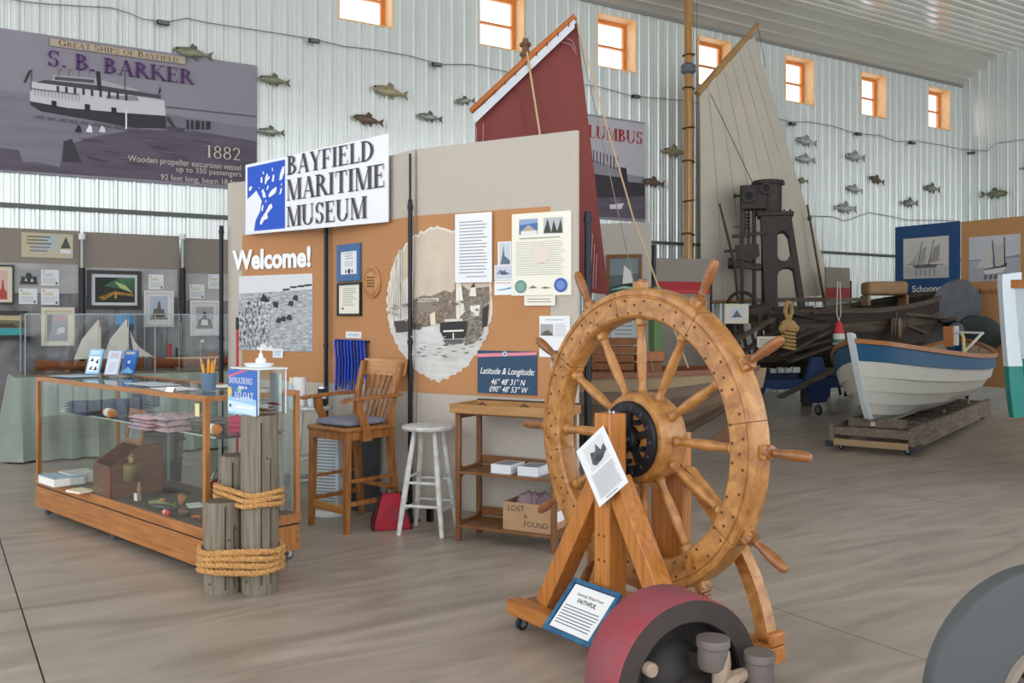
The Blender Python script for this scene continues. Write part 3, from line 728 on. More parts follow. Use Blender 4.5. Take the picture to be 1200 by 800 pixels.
for k in range(8):
    g_ = .0022; MB().lathe(prof, 12, TW, 2*PI*k/8+g_+.2, 2*PI*(k+1)/8-g_+.2).build('felloe', oak, WH)
mb = MB()
for k in range(12):
    for dr, da in ((.565,-.07),(.565,.07),(.62,-.1),(.622,.1),(.6,0),(.565,.2),(.62,.26)):
        a = 2*PI*k/12+da+PI/12*0; mb.lathe([(0,.0562),(.0065,.0562),(.0065,.05)], 8, TW @ TR(dr*math.cos(a), dr*math.sin(a), 0))
mb.build('dowel_plugs', plugm, WH, smooth=0)['kind'] = 'stuff'
spk = [(0,.0),(.028,.0),(.028,.02),(.021,.03),(.024,.045),(.017,.06),(.019,.1),(.024,.18),(.022,.26),(.017,.31),(.022,.325),(.022,.33),(.017,.335),(.028,.345),(.028,.39),(0,.39)]
gr = [(0,0),(.03,0),(.03,.028),(.0145,.032),(.0145,.04),(.019,.046),(.0155,.055),(.021,.10),(.0235,.15),(.02,.19),(.012,.205),(0,.207)]
s_me = MB().lathe(spk, 14).build('spoke', oak, WH); h_me = MB().lathe(gr, 14).build('handle', oak_d, WH)
blk = MB().bx(-.027,.027,-.027,.027,-.005,.034).build('handle_block', oak, WH, bev=.004)
for k in range(12):
    a = 2*PI*k/12+.02
    Mx = TR(0, YC, ZC) @ RY(-a+PI/2)           # local z -> direction (cos a, 0, sin a)
    s = s_me if k == 0 else s_me.copy()
    if k: COL.objects.link(s); s.parent = WH
    s.matrix_local = Mx @ TR(0, 0, .17)
    b_ = blk if k == 0 else blk.copy()
    if k: COL.objects.link(b_); b_.parent = WH
    b_.matrix_local = Mx @ TR(0, 0, .675)
    if k != 3:                                # the top handle is sawn off short
        h = h_me if k == 0 else h_me.copy()
        if k: COL.objects.link(h); h.parent = WH
        h.matrix_local = Mx @ TR(0, 0, .69)
MB().lathe([(0,.012),(.02,.012),(.026,.008),(.026,0),(0,0)], 12, TR(0,YC,ZC+.707)).build('handle_stub', oak_d, WH)
MB().lathe([(.06,.075),(.19,.075),(.2,.066),(.205,.05),(.205,-.05),(.19,-.085),(.15,-.1),(.05,-.1)], 40, TW).build('hub', oak, WH)
ih = MB().lathe([(.125,.10),(.165,.10),(.17,.092),(.17,.076),(.12,.076),(.12,.095),(.125,.10)], 40, TW).build('iron_hub', iron, WH)
mb = MB()
for k in range(5):
    a = 2*PI*k/5+.3; p0 = Vector((.04*math.cos(a), YC-.085, ZC+.04*math.sin(a))); p1 = Vector((.125*math.cos(a), YC-.085, ZC+.125*math.sin(a)))
    MB().bar(p0, p1, .03, .02, (0,1,0)).build('iron_spoke', iron, ih)
    a += .62; c = Vector((.1*math.cos(a), 0, ZC+.1*math.sin(a))); MB().cyl((c.x, YC-.076, c.z), (c.x, YC-.11, c.z), .013, n=6).build('hub_nut', iron, ih)
MB().lathe([(0,.11),(.045,.11),(.05,.1),(.05,.07),(0,.07)], 24, TW).build('hub_boss', iron, ih)
MB().cyl((0,-.15,ZC), (0,.30,ZC), .024).build('axle', steel, WH)
for k in range(14):
    a = 2*PI*k/14; MB().box((.147*math.cos(a), YC-.101, ZC+.147*math.sin(a)), (.02,.006,.01), R=RY(-a).to_3x3()).build('hub_tooth', C('3b3c42'), ih)
# stand
MB().bx(-.05,.05,-.2,-.1,.075,1.083).build('front_post', fir_z, WH, bev=.004)
MB().bx(-.10,.10,.2,.26,.075,.98).build('rear_post', fir_z, WH, bev=.004)
for sx in (-1, 1):
    MB().bar((sx*.44,-.15,.135), (sx*.045,-.15,.80), .085, .095, (0,1,0)).build('front_brace', fir_z, WH, bev=.004)
    pts = []; n = 14
    rows = []
    for i in range(n+1):
        t = i/n; x = sx*(.10+.46*math.sin(t*1.45)); z = .80-.69*t+.05*math.sin(t*PI); w = .06
        tx = Vector((sx*.46*1.45*math.cos(t*1.45), -.69+.05*PI*math.cos(t*PI))).normalized(); nx = Vector((-tx.y, tx.x))*w*.5
        rows.append([(x+nx.x,.20,z+nx.y),(x+nx.x,.26,z+nx.y),(x-nx.x,.26,z-nx.y),(x-nx.x,.20,z-nx.y)])
    MB().grid(rows, True).build('curved_brace', oak, WH)
MB().bx(-.6,.6,-.28,-.2,.07,.14).build('front_beam', fir_x, WH, bev=.005); MB().bx(-.6,.6,.2,.29,.07,.14).build('rear_beam', fir_x, WH, bev=.005)
for sx in (-1, 1): MB().bx(sx*.52-.06,sx*.52+.06,-.2,.2,.075,.13).build('cross_beam', oak_d, WH, bev=.004)
MB().bx(-.1,.1,-.2,.2,.075,.119).build('cross_beam', oak_d, WH, bev=.004)
MB().bx(.5,.6,.2,.29,.14,.2).build('end_block', fir_x, WH, bev=.012)
def caster(par, x, y, top, r=.032, wm_=None):
    T = TR(x, y, r) @ RY(PI/2)
    w = MB().lathe([(0,-.012),(r*.9,-.012),(r,-.008),(r,.008),(r*.9,.012),(0,.012)], 18, T).build('caster_wheel', wm_ or rubber, par)
    MB().lathe([(0,-.0135),(r*.5,-.0135),(r*.5,.0135),(0,.0135)], 14, T).build('caster_hub', steel, w)
    f = MB().bx(x-.02,x+.02,y-.02,y+.02,top-.006,top)
    f.bx(x-.018,x-.015,y-.012,y+.012,r*.8,top); f.bx(x+.015,x+.018,y-.012,y+.012,r*.8,top); f.build('caster_fork', steel, par, smooth=0)
for x, y in ((-.53,-.24),(.53,-.24),(-.53,.245),(.53,.245)): caster(WH, x, y, .07)
for z in (.44,.55):
    for x in (-.018,.018): MB().cyl((x,-.2015,z), (x,-.199,z), .006, n=10).build('post_plug', plugm, WH)
for sx in (-.012,.012): MB().cyl((sx,-.14,1.083),(sx,-.14,1.092),.006,n=8).build('screw', steel, WH)
# story sheet hung aslant on the post
R_ = thing('story_sheet', 'white printed sheet hung aslant on the wheel stand post', 'sign', W(.554,4.154)+Vector((0,0,0)), ANG(wd.x, wd.y))
c_ = W(.554,4.154)+RZ(ANG(wd.x,wd.y)) @ Vector((.025,-.222,.858)); R_.location = c_; R_.rotation_euler = (Matrix.Rotation(ANG(wd.x,wd.y),4,'Z') @ RX(-.06) @ RY(-.66)).to_euler()
MB().bx(-.108,.108,-.003,.0,-.14,.14).build('sheet', white_paper, R_, smooth=0)
MB().bx(-.103,.103,.0,.004,-.137,.137).build('backing', C('9fa4ad'), R_, smooth=0)
pr = PR(.216,.28); pr.rect('d9dbdd', .2,.52,.86,.93); pr.poly(M('photo_ship_dark','56585c',.7,var=.4,vs=40), [(.3,.62),(.36,.8),(.5,.76),(.6,.86),(.68,.72),(.82,.78),(.84,.66),(.6,.58),(.4,.56)]); pr.poly('3a3c40', [(.36,.66),(.5,.7),(.7,.6),(.55,.57)]); pr.lines('a3a6ac', .14,.9,.08,.48,16,.35,.1); pr.lines('8a8d93',.3,.7,.02,.06,1); pr.build(R_, (0,-.003,-.14))
# blue framed plaque leaning on the base
fr = thing('story_plaque', 'blue framed typed plaque leaning on the wheel stand', 'plaque')
fr.location = W(.554,4.154)+RZ(ANG(wd.x,wd.y)) @ Vector((.0,-.405,.142)); fr.rotation_euler = (Matrix.Rotation(ANG(wd.x,wd.y),4,'Z') @ RX(-.78)).to_euler()
blue_w = M('blue_frame', '2f6f94', .4, col2='1f4f78', vs=18, st=(1,1,1)); mb = MB(); w, h, t = .155, .265, .02
for a, b, c, d in ((-w,w,0,t),(-w,w,h-t,h),(-w,-w+t,t,h-t),(w-t,w,t,h-t)): mb.bx(a,b,-.012,.006,c,d)
mb.build('frame', blue_w, fr, bev=.003); MB().bx(-w+t*.8,w-t*.8,-.002,.004,t*.8,h-t*.8).build('page', C('eceef0'), fr, smooth=0)
ip = MB(); 
for a, b, c, d in ((-w+t,w-t,t,t+.004),(-w+t,w-t,h-t-.004,h-t),(-w+t,-w+t+.004,t,h-t),(w-t-.004,w-t,t,h-t)): ip.bx(a,b,-.0035,-.002,c,d)
ip.build('inner_edge', C('2a2d33'), fr, smooth=0)
text('Steering Wheel from', .02, C('24262b'), fr, (0,-.003,.195), align='CENTER'); text('FAITHFUL', .028, C('202227'), fr, (0,-.003,.163), align='CENTER', bold=.0006)
pr = PR(.23,.1); pr.lines('55585f', .0,1,0,1,7,.3,.08); pr.build(fr, (0,-.002,.045))

# ================================================================== red flywheel and grey machine disc in the foreground
red = M('red_paint', '9a3038', .5, col2='83505a', vs=3.5, detail=6); dk = M('dark_iron', '403836', .5, var=.15, vs=9, metal=.15); dk2 = M('dark_recess', '2b2726', .6, var=.2, vs=9); putty = M('putty', '9a8675', .6, var=.15, vs=30)
fz = .288; fc = (.585, 3.03); n = Vector((.44, -.90)).normalized()
FW = thing('iron_flywheel', 'red-rimmed iron flywheel lying in front of the ship wheel', 'flywheel', W(fc[0], fc[1]), ANG(-n.y, n.x))
T = TR(0,0,fz) @ RX(PI/2); R = fz
MB().lathe([(R*.985,-.2),(R,-.19),(R,-.008),(R*.985,.0)], 64, T).build('rim', red, FW)
MB().lathe([(R*.985,0),(R*.74,.0),(R*.72,-.01)], 64, T).build('face_ring', dk, FW)
MB().lathe([(R*.72,-.01),(R*.70,-.085),(R*.45,-.095),(R*.40,-.07),(R*.2,-.03),(0,-.03)], 48, T).build('web', dk2, FW)
MB().lathe([(R*.985,-.2),(0,-.2)], 48, T).build('back', dk2, FW)
MB().lathe([(0,.028),(.019,.028),(.023,.024),(.023,0),(0,0)], 20, TR(-.165,.0,fz+.09) @ RX(PI/2) @ TR(0,0,-.0)).build('oil_plug', putty, FW)
for x, y, z0, z1, rr in ((.055,-.05,fz+.07,fz+.17,.055), (.205,-.10,fz-.03,fz+.115,.052)):
    MB().lathe([(0,z0),(rr*.8,z0),(rr*.92,z0+.012),(rr*.92,z1-.03),(rr,z1-.025),(rr,z1-.003),(rr*.97,z1),(0,z1)], 28, TR(x,y,0)).build('lug', M('lug_iron','6b625e',.5,var=.1,vs=12), FW)
for x, y, zz in ((.055,-.05,fz+.09), (.205,-.10,fz+.0)): MB().bar((x,y,zz),(x*.9,.09,zz-.02),.05,.05).build('lug_arm', dk, FW)
MB().lathe([(0,.06),(.05,.06),(.09,.02),(.1,-.03)], 24, T @ TR(.05,-.07,0)).build('hub', dk, FW)
for a, L in ((.25,.15),(1.25,.12),(3.6,.13)):
    p = [(math.cos(a)*L*t_+.05, -.075-.01*t_, fz+.02+math.sin(a)*L*t_) for t_ in (0,.35,.7,1)]
    MB().tube(p, [.016,.03,.022,.006], 8).build('hub_fin', putty, FW)
GY = thing('machine_disc', 'large flat grey machine disc with a slotted hub', 'machine part', W((1232-600)/F*2.7, 2.7), ANG(.985,.17))
gp = M('grey_enamel', '505355', .45, var=.05, vs=3); R = .386; zc = R+.002; T = TR(0,0,zc) @ RX(PI/2)
MB().lathe([(R*.97,-.06),(R,-.05),(R,-.012),(R*.985,0),(R*.42,.0),(R*.40,.012),(R*.36,.014),(R*.345,0),(R*.345,-.05),(0,-.05)], 72, T).build('disc', gp, GY)
MB().lathe([(R*.42,.001),(R*.40,.014),(R*.355,.016),(R*.345,.001)], 48, T).build('hub_ring', M('ring_brown','857a6e',.5), GY)
MB().lathe([(R*.34,-.046),(0,-.046)], 40, T).build('hub_recess', C('191614'), GY)
for k in range(4):
    a = PI*k/4+.25; c = R*.34; MB().bar((c*math.cos(a),-.0,zc+c*math.sin(a)),(-c*math.cos(a),-.0,zc-c*math.sin(a)),.016,.02,(0,1,0)).build('hub_bar', C('4a4440'), GY)
MB().lathe([(R*.97,-.06),(0,-.06)], 48, T).build('back_plate', gp, GY)

# ================================================================== glazed display case
cwood = M('case_oak', 'b97a3c', .38, col2='93561f', vs=4, st=(.9,12,12), coat=.3); cwood_z = M('case_oak_z', 'b97a3c', .38, col2='99602a', vs=4, st=(12,12,.9), coat=.3)
base_in = M('case_floor', '5e5149', .7, var=.15, vs=12)
cglass = GLASS('case_glass', (.95,.975,.97), .8)
N_ = Vector((-1.765, 5.30)); F_ = Vector((-3.668, 7.10)); cl_ = (N_-F_).length; cdir = (N_-F_).normalized()
CR = ANG(cdir.x, cdir.y); CD = .64
CS = thing('display_case', 'long oak framed glass display case on casters', 'display case', W(F_.x, F_.y), CR)
def CL(x, y, z): return CS.matrix_basis @ Vector((x, y, z))
CS.matrix_basis = TR(*W(F_.x, F_.y)) @ RZ(CR)
L = cl_
b = MB().bx(0,L,0,.022,.06,.215); b.build('front_base_board', cwood, CS, bev=.003)
MB().bx(0,L,CD-.022,CD,.06,.215).build('back_base_board', cwood, CS, bev=.003)
for x in (0, L-.022): MB().bx(x,x+.022,.022,CD-.022,.06,.215).build('end_base_board', cwood_z, CS, bev=.003)
MB().bx(-.004,L+.004,-.004,CD+.004,.226,.285).build('base_rail', cwood, CS, bev=.003)
MB().bx(.004,L-.004,.004,CD-.004,.215,.226).build('shadow_groove', C('2a1a10'), CS, smooth=0)
MB().bx(-.006,L+.006,-.006,.0,.06,.10).build('front_kick_strip', cwood, CS, bev=.002); MB().bx(L,L+.006,-.006,CD,.06,.10).build('end_kick_strip', cwood_z, CS, bev=.002)
MB().bx(.02,L-.02,.02,CD-.02,.285,.288).build('deck', base_in, CS, smooth=0)
for x, y in ((0,0),(L-.032,0),(0,CD-.032),(L-.032,CD-.032)):
    MB().bx(x,x+.032,y,y+.032,.285,1.02).build('corner_post', cwood_z, CS, bev=.002)
MB().bx(0,L,0,.032,1.02,1.05).build('top_rail', cwood, CS, bev=.002); MB().bx(0,L,CD-.032,CD,1.02,1.05).build('top_rail', cwood, CS, bev=.002)
for x in (0, L-.032): MB().bx(x,x+.032,.032,CD-.032,1.02,1.05).build('top_end_rail', cwood_z, CS, bev=.002)
MB().bx(.03,L-.03,.03,CD-.03,1.04,1.046).build('top_pane', cglass, CS, smooth=0)
MB().bx(.032,L-.032,.01,.015,.285,1.02).build('front_pane', cglass, CS, smooth=0)
MB().bx(.03,L-.03,CD-.015,CD-.01,.285,1.02).build('back_pane', cglass, CS, smooth=0)
for x in (.01, L-.015): MB().bx(x,x+.005,.032,CD-.032,.285,1.02).build('end_pane', cglass, CS, smooth=0)
MB().bx(.22,L-.06,.1,CD-.06,.795,.801).build('glass_shelf', GLASS('shelf_glass',(.9,.96,.94),1), CS, smooth=0)
mb = MB().bx(.22,L-.06,.098,.1005,.7945,.8015); mb.build('shelf_edge', M('shelf_edge_green','b9cfc6',.3), CS, smooth=0)
for x in (.3, .95, 1.7, L-.15):
    MB().bx(x,x+.02,CD-.05,CD-.035,.285,1.02).build('shelf_standard', C('8f9396',.4), CS, smooth=0)
    MB().bar((x+.01,CD-.04,.78),(x+.01,.16,.787),.008,.02).build('shelf_bracket', C('4a4d50'), CS, smooth=0)
for x in (.12, L*.5, L-.05):
    for y in (.05, CD-.05): caster(CS, x, y, .06, .028, C('57626b'))
MB().bx(-.0,.05,-.0016,-.0006,0,.075).build('price_tag', C('e2d9a0'), CS, smooth=0).location = (L-.115,-.0002,.93)
# things on top of the case (top glass at 1.05)
TZ = 1.0525
def brochure(px, py, label, face, w=.10, h=.20, extra=None, tilt=.32):
    p = GZ(px, py, TZ); r = thing('brochure_stand', label, 'brochures', p, ANG(.97,-.25))
    Mx = RX(-tilt); ac = GLASS('acrylic', (.96,.98,1), .7)
    b = MB().box((0,.01,h/2+.008),(w*.94,.018,h),R=None); o = b.build('brochures', face, r, smooth=0); o.matrix_local = TR(0,0,.008) @ Mx
    h2 = MB().bx(-w/2,w/2,-.002,-.0005,0,h*.55); h2.bx(-w/2,w/2,-.002,.03,0,.004); h2.bx(-w/2,w/2,.024,.027,0,h*1.02)
    o2 = h2.build('holder', ac, r, smooth=0); o2.matrix_local = Mx @ TR(0,0,.004)
    ft = MB().add([(-w/2,0,.001),(w/2,0,.001),(w/2,h*.55,.001),(-w/2,h*.55,.001)],[(0,1,2,3)]); ft.build('foot', ac, r, smooth=0)
    pr = PR(w*.94, h); extra(pr); pr.build(r, (0,0,0)).matrix_local = TR(0,0,.008) @ Mx @ TR(0,.0005,.008)
    return r
def e1(p): p.rect('e6edf2',.1,.08,.9,.7); p.poly('2b2e36',[(.2,.5),(.35,.66),(.45,.5)]); p.poly('2b2e36',[(.6,.45),(.8,.62),(.82,.4)]); p.poly('7d4a3a',[(.2,.15),(.4,.35),(.45,.15)]); p.poly('33424f',[(.55,.12),(.7,.32),(.85,.15)]); p.lines('dfeaf5',.15,.85,.78,.93,2,.5)
def e2(p): p.rect('cfd6e2',.12,.05,.9,.62); p.lines('c28a8a',.2,.85,.7,.92,3,.4); p.lines('a0a9ba',.2,.85,.1,.55,8,.4)
def e3(p): p.ell('dff0ff',.5,.5,.12,.07); p.poly('8ec2ee',[(.05,.05),(.5,.3),(.95,.1),(.95,.02),(.05,.02)]); p.lines('e8d9a0',.15,.85,.82,.94,2,.5)
brochure(107, 440, 'light blue brochure stand with dark pictures on its cover', M('bro1','8fbedd',.5), .13, .20, e1)
brochure(129, 441, 'pale lilac brochure stand between the two blue ones', M('bro2','bccae0',.5), .12, .19, e2)
brochure(148, 440, 'deep blue brochure stand with a white spark on its cover', M('bro3','2f6fc0',.5), .12, .19, e3)
p = GZ(244.5, 457, TZ); cup = thing('pencil_cup', 'blue-grey cup of yellow pencils on the glass case', 'cup', p)
MB().lathe([(0,.003),(0,0),(.043,0),(.043,.108),(.039,.108),(.039,.006),(0,.006)], 24).build('cup', M('cup_blue','56708c',.5), cup)
for k in range(11):
    a = k*2.4; r_ = .024; tx, ty = .042*math.cos(a+.3)-.004, .036*math.sin(a+.3)
    p0 = Vector((r_*math.cos(a)*.6, r_*math.sin(a)*.6, .012)); p1 = Vector((tx, ty, .175+.015*math.sin(k*3))); d_ = (p1-p0).normalized()
    pe = MB().cyl(p0, p1, .0065, n=6).build('pencil', M('pencil_yellow','e3a13a',.5), cup)
    MB().cyl(p1, p1+d_*.018, .0065, .0015, n=6).build('pencil_tip', C('c99a63') if k % 4 else C('5a5f9a'), pe)
def flat(name, label, cat, px, py, w, d, mat, z=TZ, h=.003, rz=0, ext=None, group=None):
    r = thing(name, label, cat, GZ(px, py, z), CR+rz, group); MB().bx(-w/2,w/2,-d/2,d/2,0,h).build('sheet', mat, r, smooth=0)
    return r
flat('paper_leaflet', 'white leaflet lying flat on the case behind the pencil cup', 'leaflet', 262, 452.5, .22, .16, white_paper)
flat('paper_leaflet', 'long pale sheet lying on the case by the brochure stands', 'leaflet', 178, 450, .42, .2, M('sheet_pale','c9d3dd',.4))
flat('paper_leaflet', 'pale blue sheet lying at the far end of the case', 'leaflet', 88, 440.5, .34, .24, M('sheet_blue','b3c6d6',.4), rz=.1)
flat('paper_leaflet', 'white sheet under the leaflets at the middle of the case', 'leaflet', 204, 455.5, .3, .2, white_paper, rz=-.12)
r = thing('tent_card', 'small white folded card on the case edge', 'card', GZ(200.5, 459, TZ), CR)
MB().add([(-.05,-.015,0),(.05,-.015,0),(.05,0,.03),(-.05,0,.03),(.05,.015,0),(-.05,.015,0)],[(0,1,2,3),(3,2,4,5)]).build('card', white_paper, r, smooth=0)
# contents: upper shelf
SZ = .8025
def folded(px, py, label, w, d, h, m, layers=4, cat='folded shirts', z=SZ, name='folded_shirt', rz=0, seed=0):
    rs = random.Random(seed); r = thing(name, label, cat, GZ(px, py, z), CR+rz); lh = h/layers
    for k in range(layers):
        rows = []; n = 12; ww = w*rs.uniform(.9,1); dd = d*rs.uniform(.88,1); ox = rs.uniform(-.01,.01)
        for i in range(n+1):
            u = i/n; row = []
            for j in range(9):
                v = j/8; e = min(u,1-u,.12)/.12; e2_ = min(v,1-v,.15)/.15
                zz = k*lh+lh*.96*math.sqrt(max(0,min(e,e2_)))*(1+.18*math.sin(9*u+4*v+k*2+seed)); row.append((ox+(u-.5)*ww,(v-.5)*dd,zz))
            rows.append(row)
        mb = MB().grid(rows); mb.add([(ox-ww/2,-dd/2,k*lh),(ox+ww/2,-dd/2,k*lh),(ox+ww/2,dd/2,k*lh),(ox-ww/2,dd/2,k*lh)],[(0,1,2,3)])
        mb.build('fold', m, r, smooth=70)
    return r
navy = M('navy_cloth','2f3c66',.85,var=.25,vs=16,st=(1,1,1)); pinkc = M('pink_cloth','c9a3a0',.85,col2='a9a3b4',vs=9); greyc = M('grey_cloth','7f7a7a',.85,var=.2,vs=12); pk = M('hot_pink','d2486c',.8); 
folded(112, 483, 'stack of navy blue folded shirts on the glass shelf', .46, .3, .085, navy, 4, seed=1)
folded(150, 483, 'second stack of navy folded shirts beside a dark blue box', .3, .28, .10, navy, 4, seed=7, cat='folded shirts')
folded(188, 500, 'stack of pale pink and grey folded shirts on the glass shelf', .32, .3, .085, pinkc, 4, seed=2)
folded(213, 503, 'rumpled pink patterned shirts beside the yellow price tag', .2, .3, .11, M('pink_print','d3b0a8',.85,col2='8f8698',vs=24), 3, seed=3)
folded(243, 503, 'grey folded shirts at the end of the glass shelf', .18, .22, .08, greyc, 4, seed=4)
def roll(lx, ly, label, m, z=SZ, r=.03, L_=.16, rz=0):
    t = thing('cloth_roll', label, 'roll', CL(lx, ly, z), CR+rz); MB().lathe([(0,-L_/2),(r*.7,-L_/2),(r,-L_/2+.006),(r,L_/2-.006),(r*.7,L_/2),(0,L_/2)], 18, TR(0,0,r) @ RY(PI/2)).build('roll', m, t)
    MB().lathe([(r*1.01,-.03),(r*1.01,.03)], 18, TR(0,0,r) @ RY(PI/2)).build('paper_band', white_paper, t); return t
roll(.98, .15, 'orange rolled cloth by the navy shirts', M('orange_cloth','d8893f',.8), L_=.12)
roll(2.40, .17, 'orange rolled cloth by the near post', MATS['orange_cloth'], L_=.12)
folded(284, 504, 'bright pink folded cloth behind the piling', .14, .16, .09, pk, 3, seed=9)
bx_ = thing('small_box', 'dark blue box on the glass shelf behind the shirts', 'box', GZ(171, 476, SZ), CR); MB().bx(-.12,.12,-.06,.06,0,.15).build('carton', M('navy_box','24304e',.6), bx_, bev=.004); MB().bx(-.125,.125,-.065,.065,.13,.152).build('lid', M('navy_box2','2c3b60',.6), bx_, bev=.003)
# contents: deck
DZ = .289
def book(px, py, label, w, d, h, col, z=DZ, rz=0, name='book', cat='book', group=None):
    r = thing(name, label, cat, GZ(px, py, z), CR+rz, group); c_ = C(col)
    MB().bx(-w/2,w/2,-d/2,d/2,0,.003).build('back_cover', c_, r, smooth=0); MB().bx(-w/2,w/2,-d/2,d/2,h-.003,h).build('front_cover', c_, r, smooth=0)
    MB().bx(-w/2+.004,w/2,-d/2+.004,d/2-.004,.003,h-.003).build('pages', C('efeee8'), r, smooth=0); MB().bx(-w/2,-w/2+.003,-d/2,d/2,.003,h-.003).build('spine', c_, r, smooth=0); return r
book(72, 566, 'thick pale blue book lying in the far end of the case', .3, .22, .06, '9fb4c6')
book(92, 563, 'thick white book beside the pale blue one', .24, .2, .07, 'e3e1dc')
book(94, 576, 'thin cream booklet by the case front', .16, .12, .015, 'e2d5b4', rz=.2)
book(66, 556, 'tan booklet against the far end pane', .2, .14, .02, 'c99a6a', rz=-.2)
box_w = M('mahogany','7c4526',.4,col2='5c2f18',vs=5,st=(2,2,9),coat=.3)
bn = thing('binnacle_box', 'mahogany box with raised glazed lid and a brass lamp', 'box', GZ(129, 584, DZ), CR-.06)
w, d = .33, .36                                    # near bottom corner is the origin
out = [(-w,0),(0,0),(0,.22),(-w,.22)]
for y0, y1 in ((0,.012),):
    MB().bx(-w,0,0,.012,0,.21).build('front_board', box_w, bn, bev=.002)
MB().bx(-w,0,d-.012,d,0,.33).build('back_board', box_w, bn, bev=.002)
for x in (-w, -.012):
    pts = [(0.012,0),(d-.012,0),(d-.012,.33),(.16,.33) if False else (.2,.33),(0.012,.21)]
    mb = MB(); n_ = len(pts); mb.add([(x,a,b_) for a,b_ in pts]+[(x+.012,a,b_) for a,b_ in pts],[tuple(range(n_)),tuple(range(2*n_-1,n_-1,-1))]+[(i,n_+i,n_+(i+1)%n_,(i+1)%n_) for i in range(n_)]); mb.build('side_board', box_w, bn, bev=.002)
MB().bx(-w,0,.2,d,.33,.342).build('top_board', box_w, bn, bev=.002); MB().bx(-w+.012,-.012,.012,d-.012,.0,.01).build('bottom', box_w, bn)
ld = bpy.data.objects.new('lid', None); lm = MB(); wl, hl, t = w-.04, .24, .03
for a, b_, c, e in ((0,wl,0,t),(0,wl,hl-t,hl),(0,t,t,hl-t),(wl-t,wl,t,hl-t)): lm.bx(a,b_,0,.014,c,e)
lo = lm.build('lid', M('lid_wood','9a5a2e',.4,var=.15,vs=9), bn, bev=.002); lo.location = (-w+.02,.21,.335); lo.rotation_euler = (-.15,0,0)
MB().bx(t,wl-t,.005,.009,t,hl-t).build('lid_pane', cglass, lo, smooth=0)
brass = M('brass','9a8556',.35,metal=.85,var=.2,vs=14)
lp = MB().lathe([(0,0),(.052,0),(.056,.006),(.056,.105),(.05,.112),(.028,.12),(.022,.125),(.022,.15),(.028,.152),(.028,.162),(.014,.168),(.014,.18),(0,.182)], 24, TR(.065,.12,.115)).build('lamp', brass, bn)
MB().bx(0,.07,.105,.135,.13,.14).build('lamp_bracket', brass, bn)
# small finds on the deck
r = thing('fish_decoy', 'green and yellow painted fish decoy lying in the case', 'fish decoy', GZ(188, 594, DZ), CR+.35)
def fishbody(L_, h, t, n=14, k=12):
    rows = []
    for i in range(n+1):
        u = i/n; e = math.sin(PI*min(1,u*1.08)**.75)*.9+.1*(1-u); e = max(e,.06) if 0 < u else .05
        if u > .8: e = max(.22*(1-(u-.8)*1.2), e)
        rows.append([((u-.5)*L_, t/2*e*math.cos(2*PI*j/k), h/2*e*math.sin(2*PI*j/k)) for j in range(k)])
    return rows
MB().grid(fishbody(.2,.045,.045), True).build('body', M('decoy','9a9a58',.4,col2='5f6b45',vs=14), r).location = (0,0,.024)
MB().prism([(.09,.024),(.13,.044),(.12,.024),(.13,.004)],-.002,.002).build('tail', C('7c8450'), r); MB().prism([(-.02,.04),(.03,.04),(.04,.055),(.0,.06)],-.002,.002).build('fin', C('b07a40'), r)
r = thing('fish_decoy', 'dark grey fish decoy lying in front of the green one', 'fish decoy', GZ(192, 598, DZ), CR+.2)
MB().grid(fishbody(.26,.04,.04), True).build('body', C('3f4650',.4), r).location = (0,0,.021); MB().prism([(.12,.02),(.16,.035),(.155,.02),(.16,.005)],-.002,.002).build('tail', C('363c44'), r)
r = thing('fishing_float', 'small red float lying near the case front', 'float', GZ(195, 603.5, DZ), CR); MB().lathe([(0,-.05),(.012,-.045),(.018,-.02),(.018,.02),(.012,.045),(0,.05)],14,TR(0,0,.018) @ RY(PI/2)).build('body', C('b8403a',.4), r); MB().lathe([(.0185,-.006),(.0185,.006)],14,TR(0,0,.018) @ RY(PI/2)).build('band', C('e8e2d8'), r)
r = thing('carved_figure', 'little carved figure holding a white label', 'figurine', GZ(163, 586, DZ), CR); MB().lathe([(0,0),(.02,0),(.016,.02),(.009,.05),(.014,.075),(.009,.095),(.011,.115),(0,.125)],12).build('body', C('a58763'), r); MB().bx(-.025,.02,-.024,-.021,.0,.05).build('label_card', white_paper, r, smooth=0)
r = thing('boat_hook', 'long dark iron spike with a wooden shaft laid across the case floor', 'tool', GZ(190, 575, DZ), CR+.12); MB().tube([(-.28,0,.014),(-.02,0,.014)],.014,10).build('shaft', C('8b7350'), r); MB().tube([(-.02,0,.014),(.12,.0,.02),(.3,.02,.016)],[.018,.02,.006],10).build('spike', iron, r)
r = thing('coral_branch', 'rusty orange branched net float lead on the case floor', 'find', GZ(212, 592, DZ), CR)
for a in (.2,1.0,1.7,2.5): MB().tube([(0,0,.01),(.03*math.cos(a),0,.03+.02*math.sin(a)),(.05*math.cos(a),.01,.06+.02*math.sin(a))],[.01,.008,.004],7).build('branch', C('b5754a'), r)
r = thing('ceramic_shard', 'white paper card lying by the near corner of the case', 'card', GZ(228, 592, DZ), CR-.3); r.name = 'info_card'; MB().bx(-.08,.08,-.05,.05,0,.003).build('sheet', white_paper, r, smooth=0)
r = thing('leather_purse', 'brown crumpled pouch on the case floor by the red float', 'pouch', GZ(216, 604, DZ), CR); MB().ball((0,0,.028),.05,10,(1,.7,.55)).build('bag', C('6b5148'), r); MB().tube([(-.03,0,.05),(0,0,.075),(.03,0,.05)],.005,6).build('strap', C('4a3730'), r)
r = thing('trade_token', 'orange-red leather strip near the post', 'leather strip', GZ(230, 608, DZ), CR); MB().tube([(-.05,0,.008),(0,.02,.014),(.05,-.01,.008)],.009,8).build('strip', C('b0573a'), r); MB().lathe([(.01,0),(.014,.003),(.014,.006),(.01,.008)],10,TR(.05,-.01,.004)).build('eyelet', steel, r); r.name = 'leather_strip'

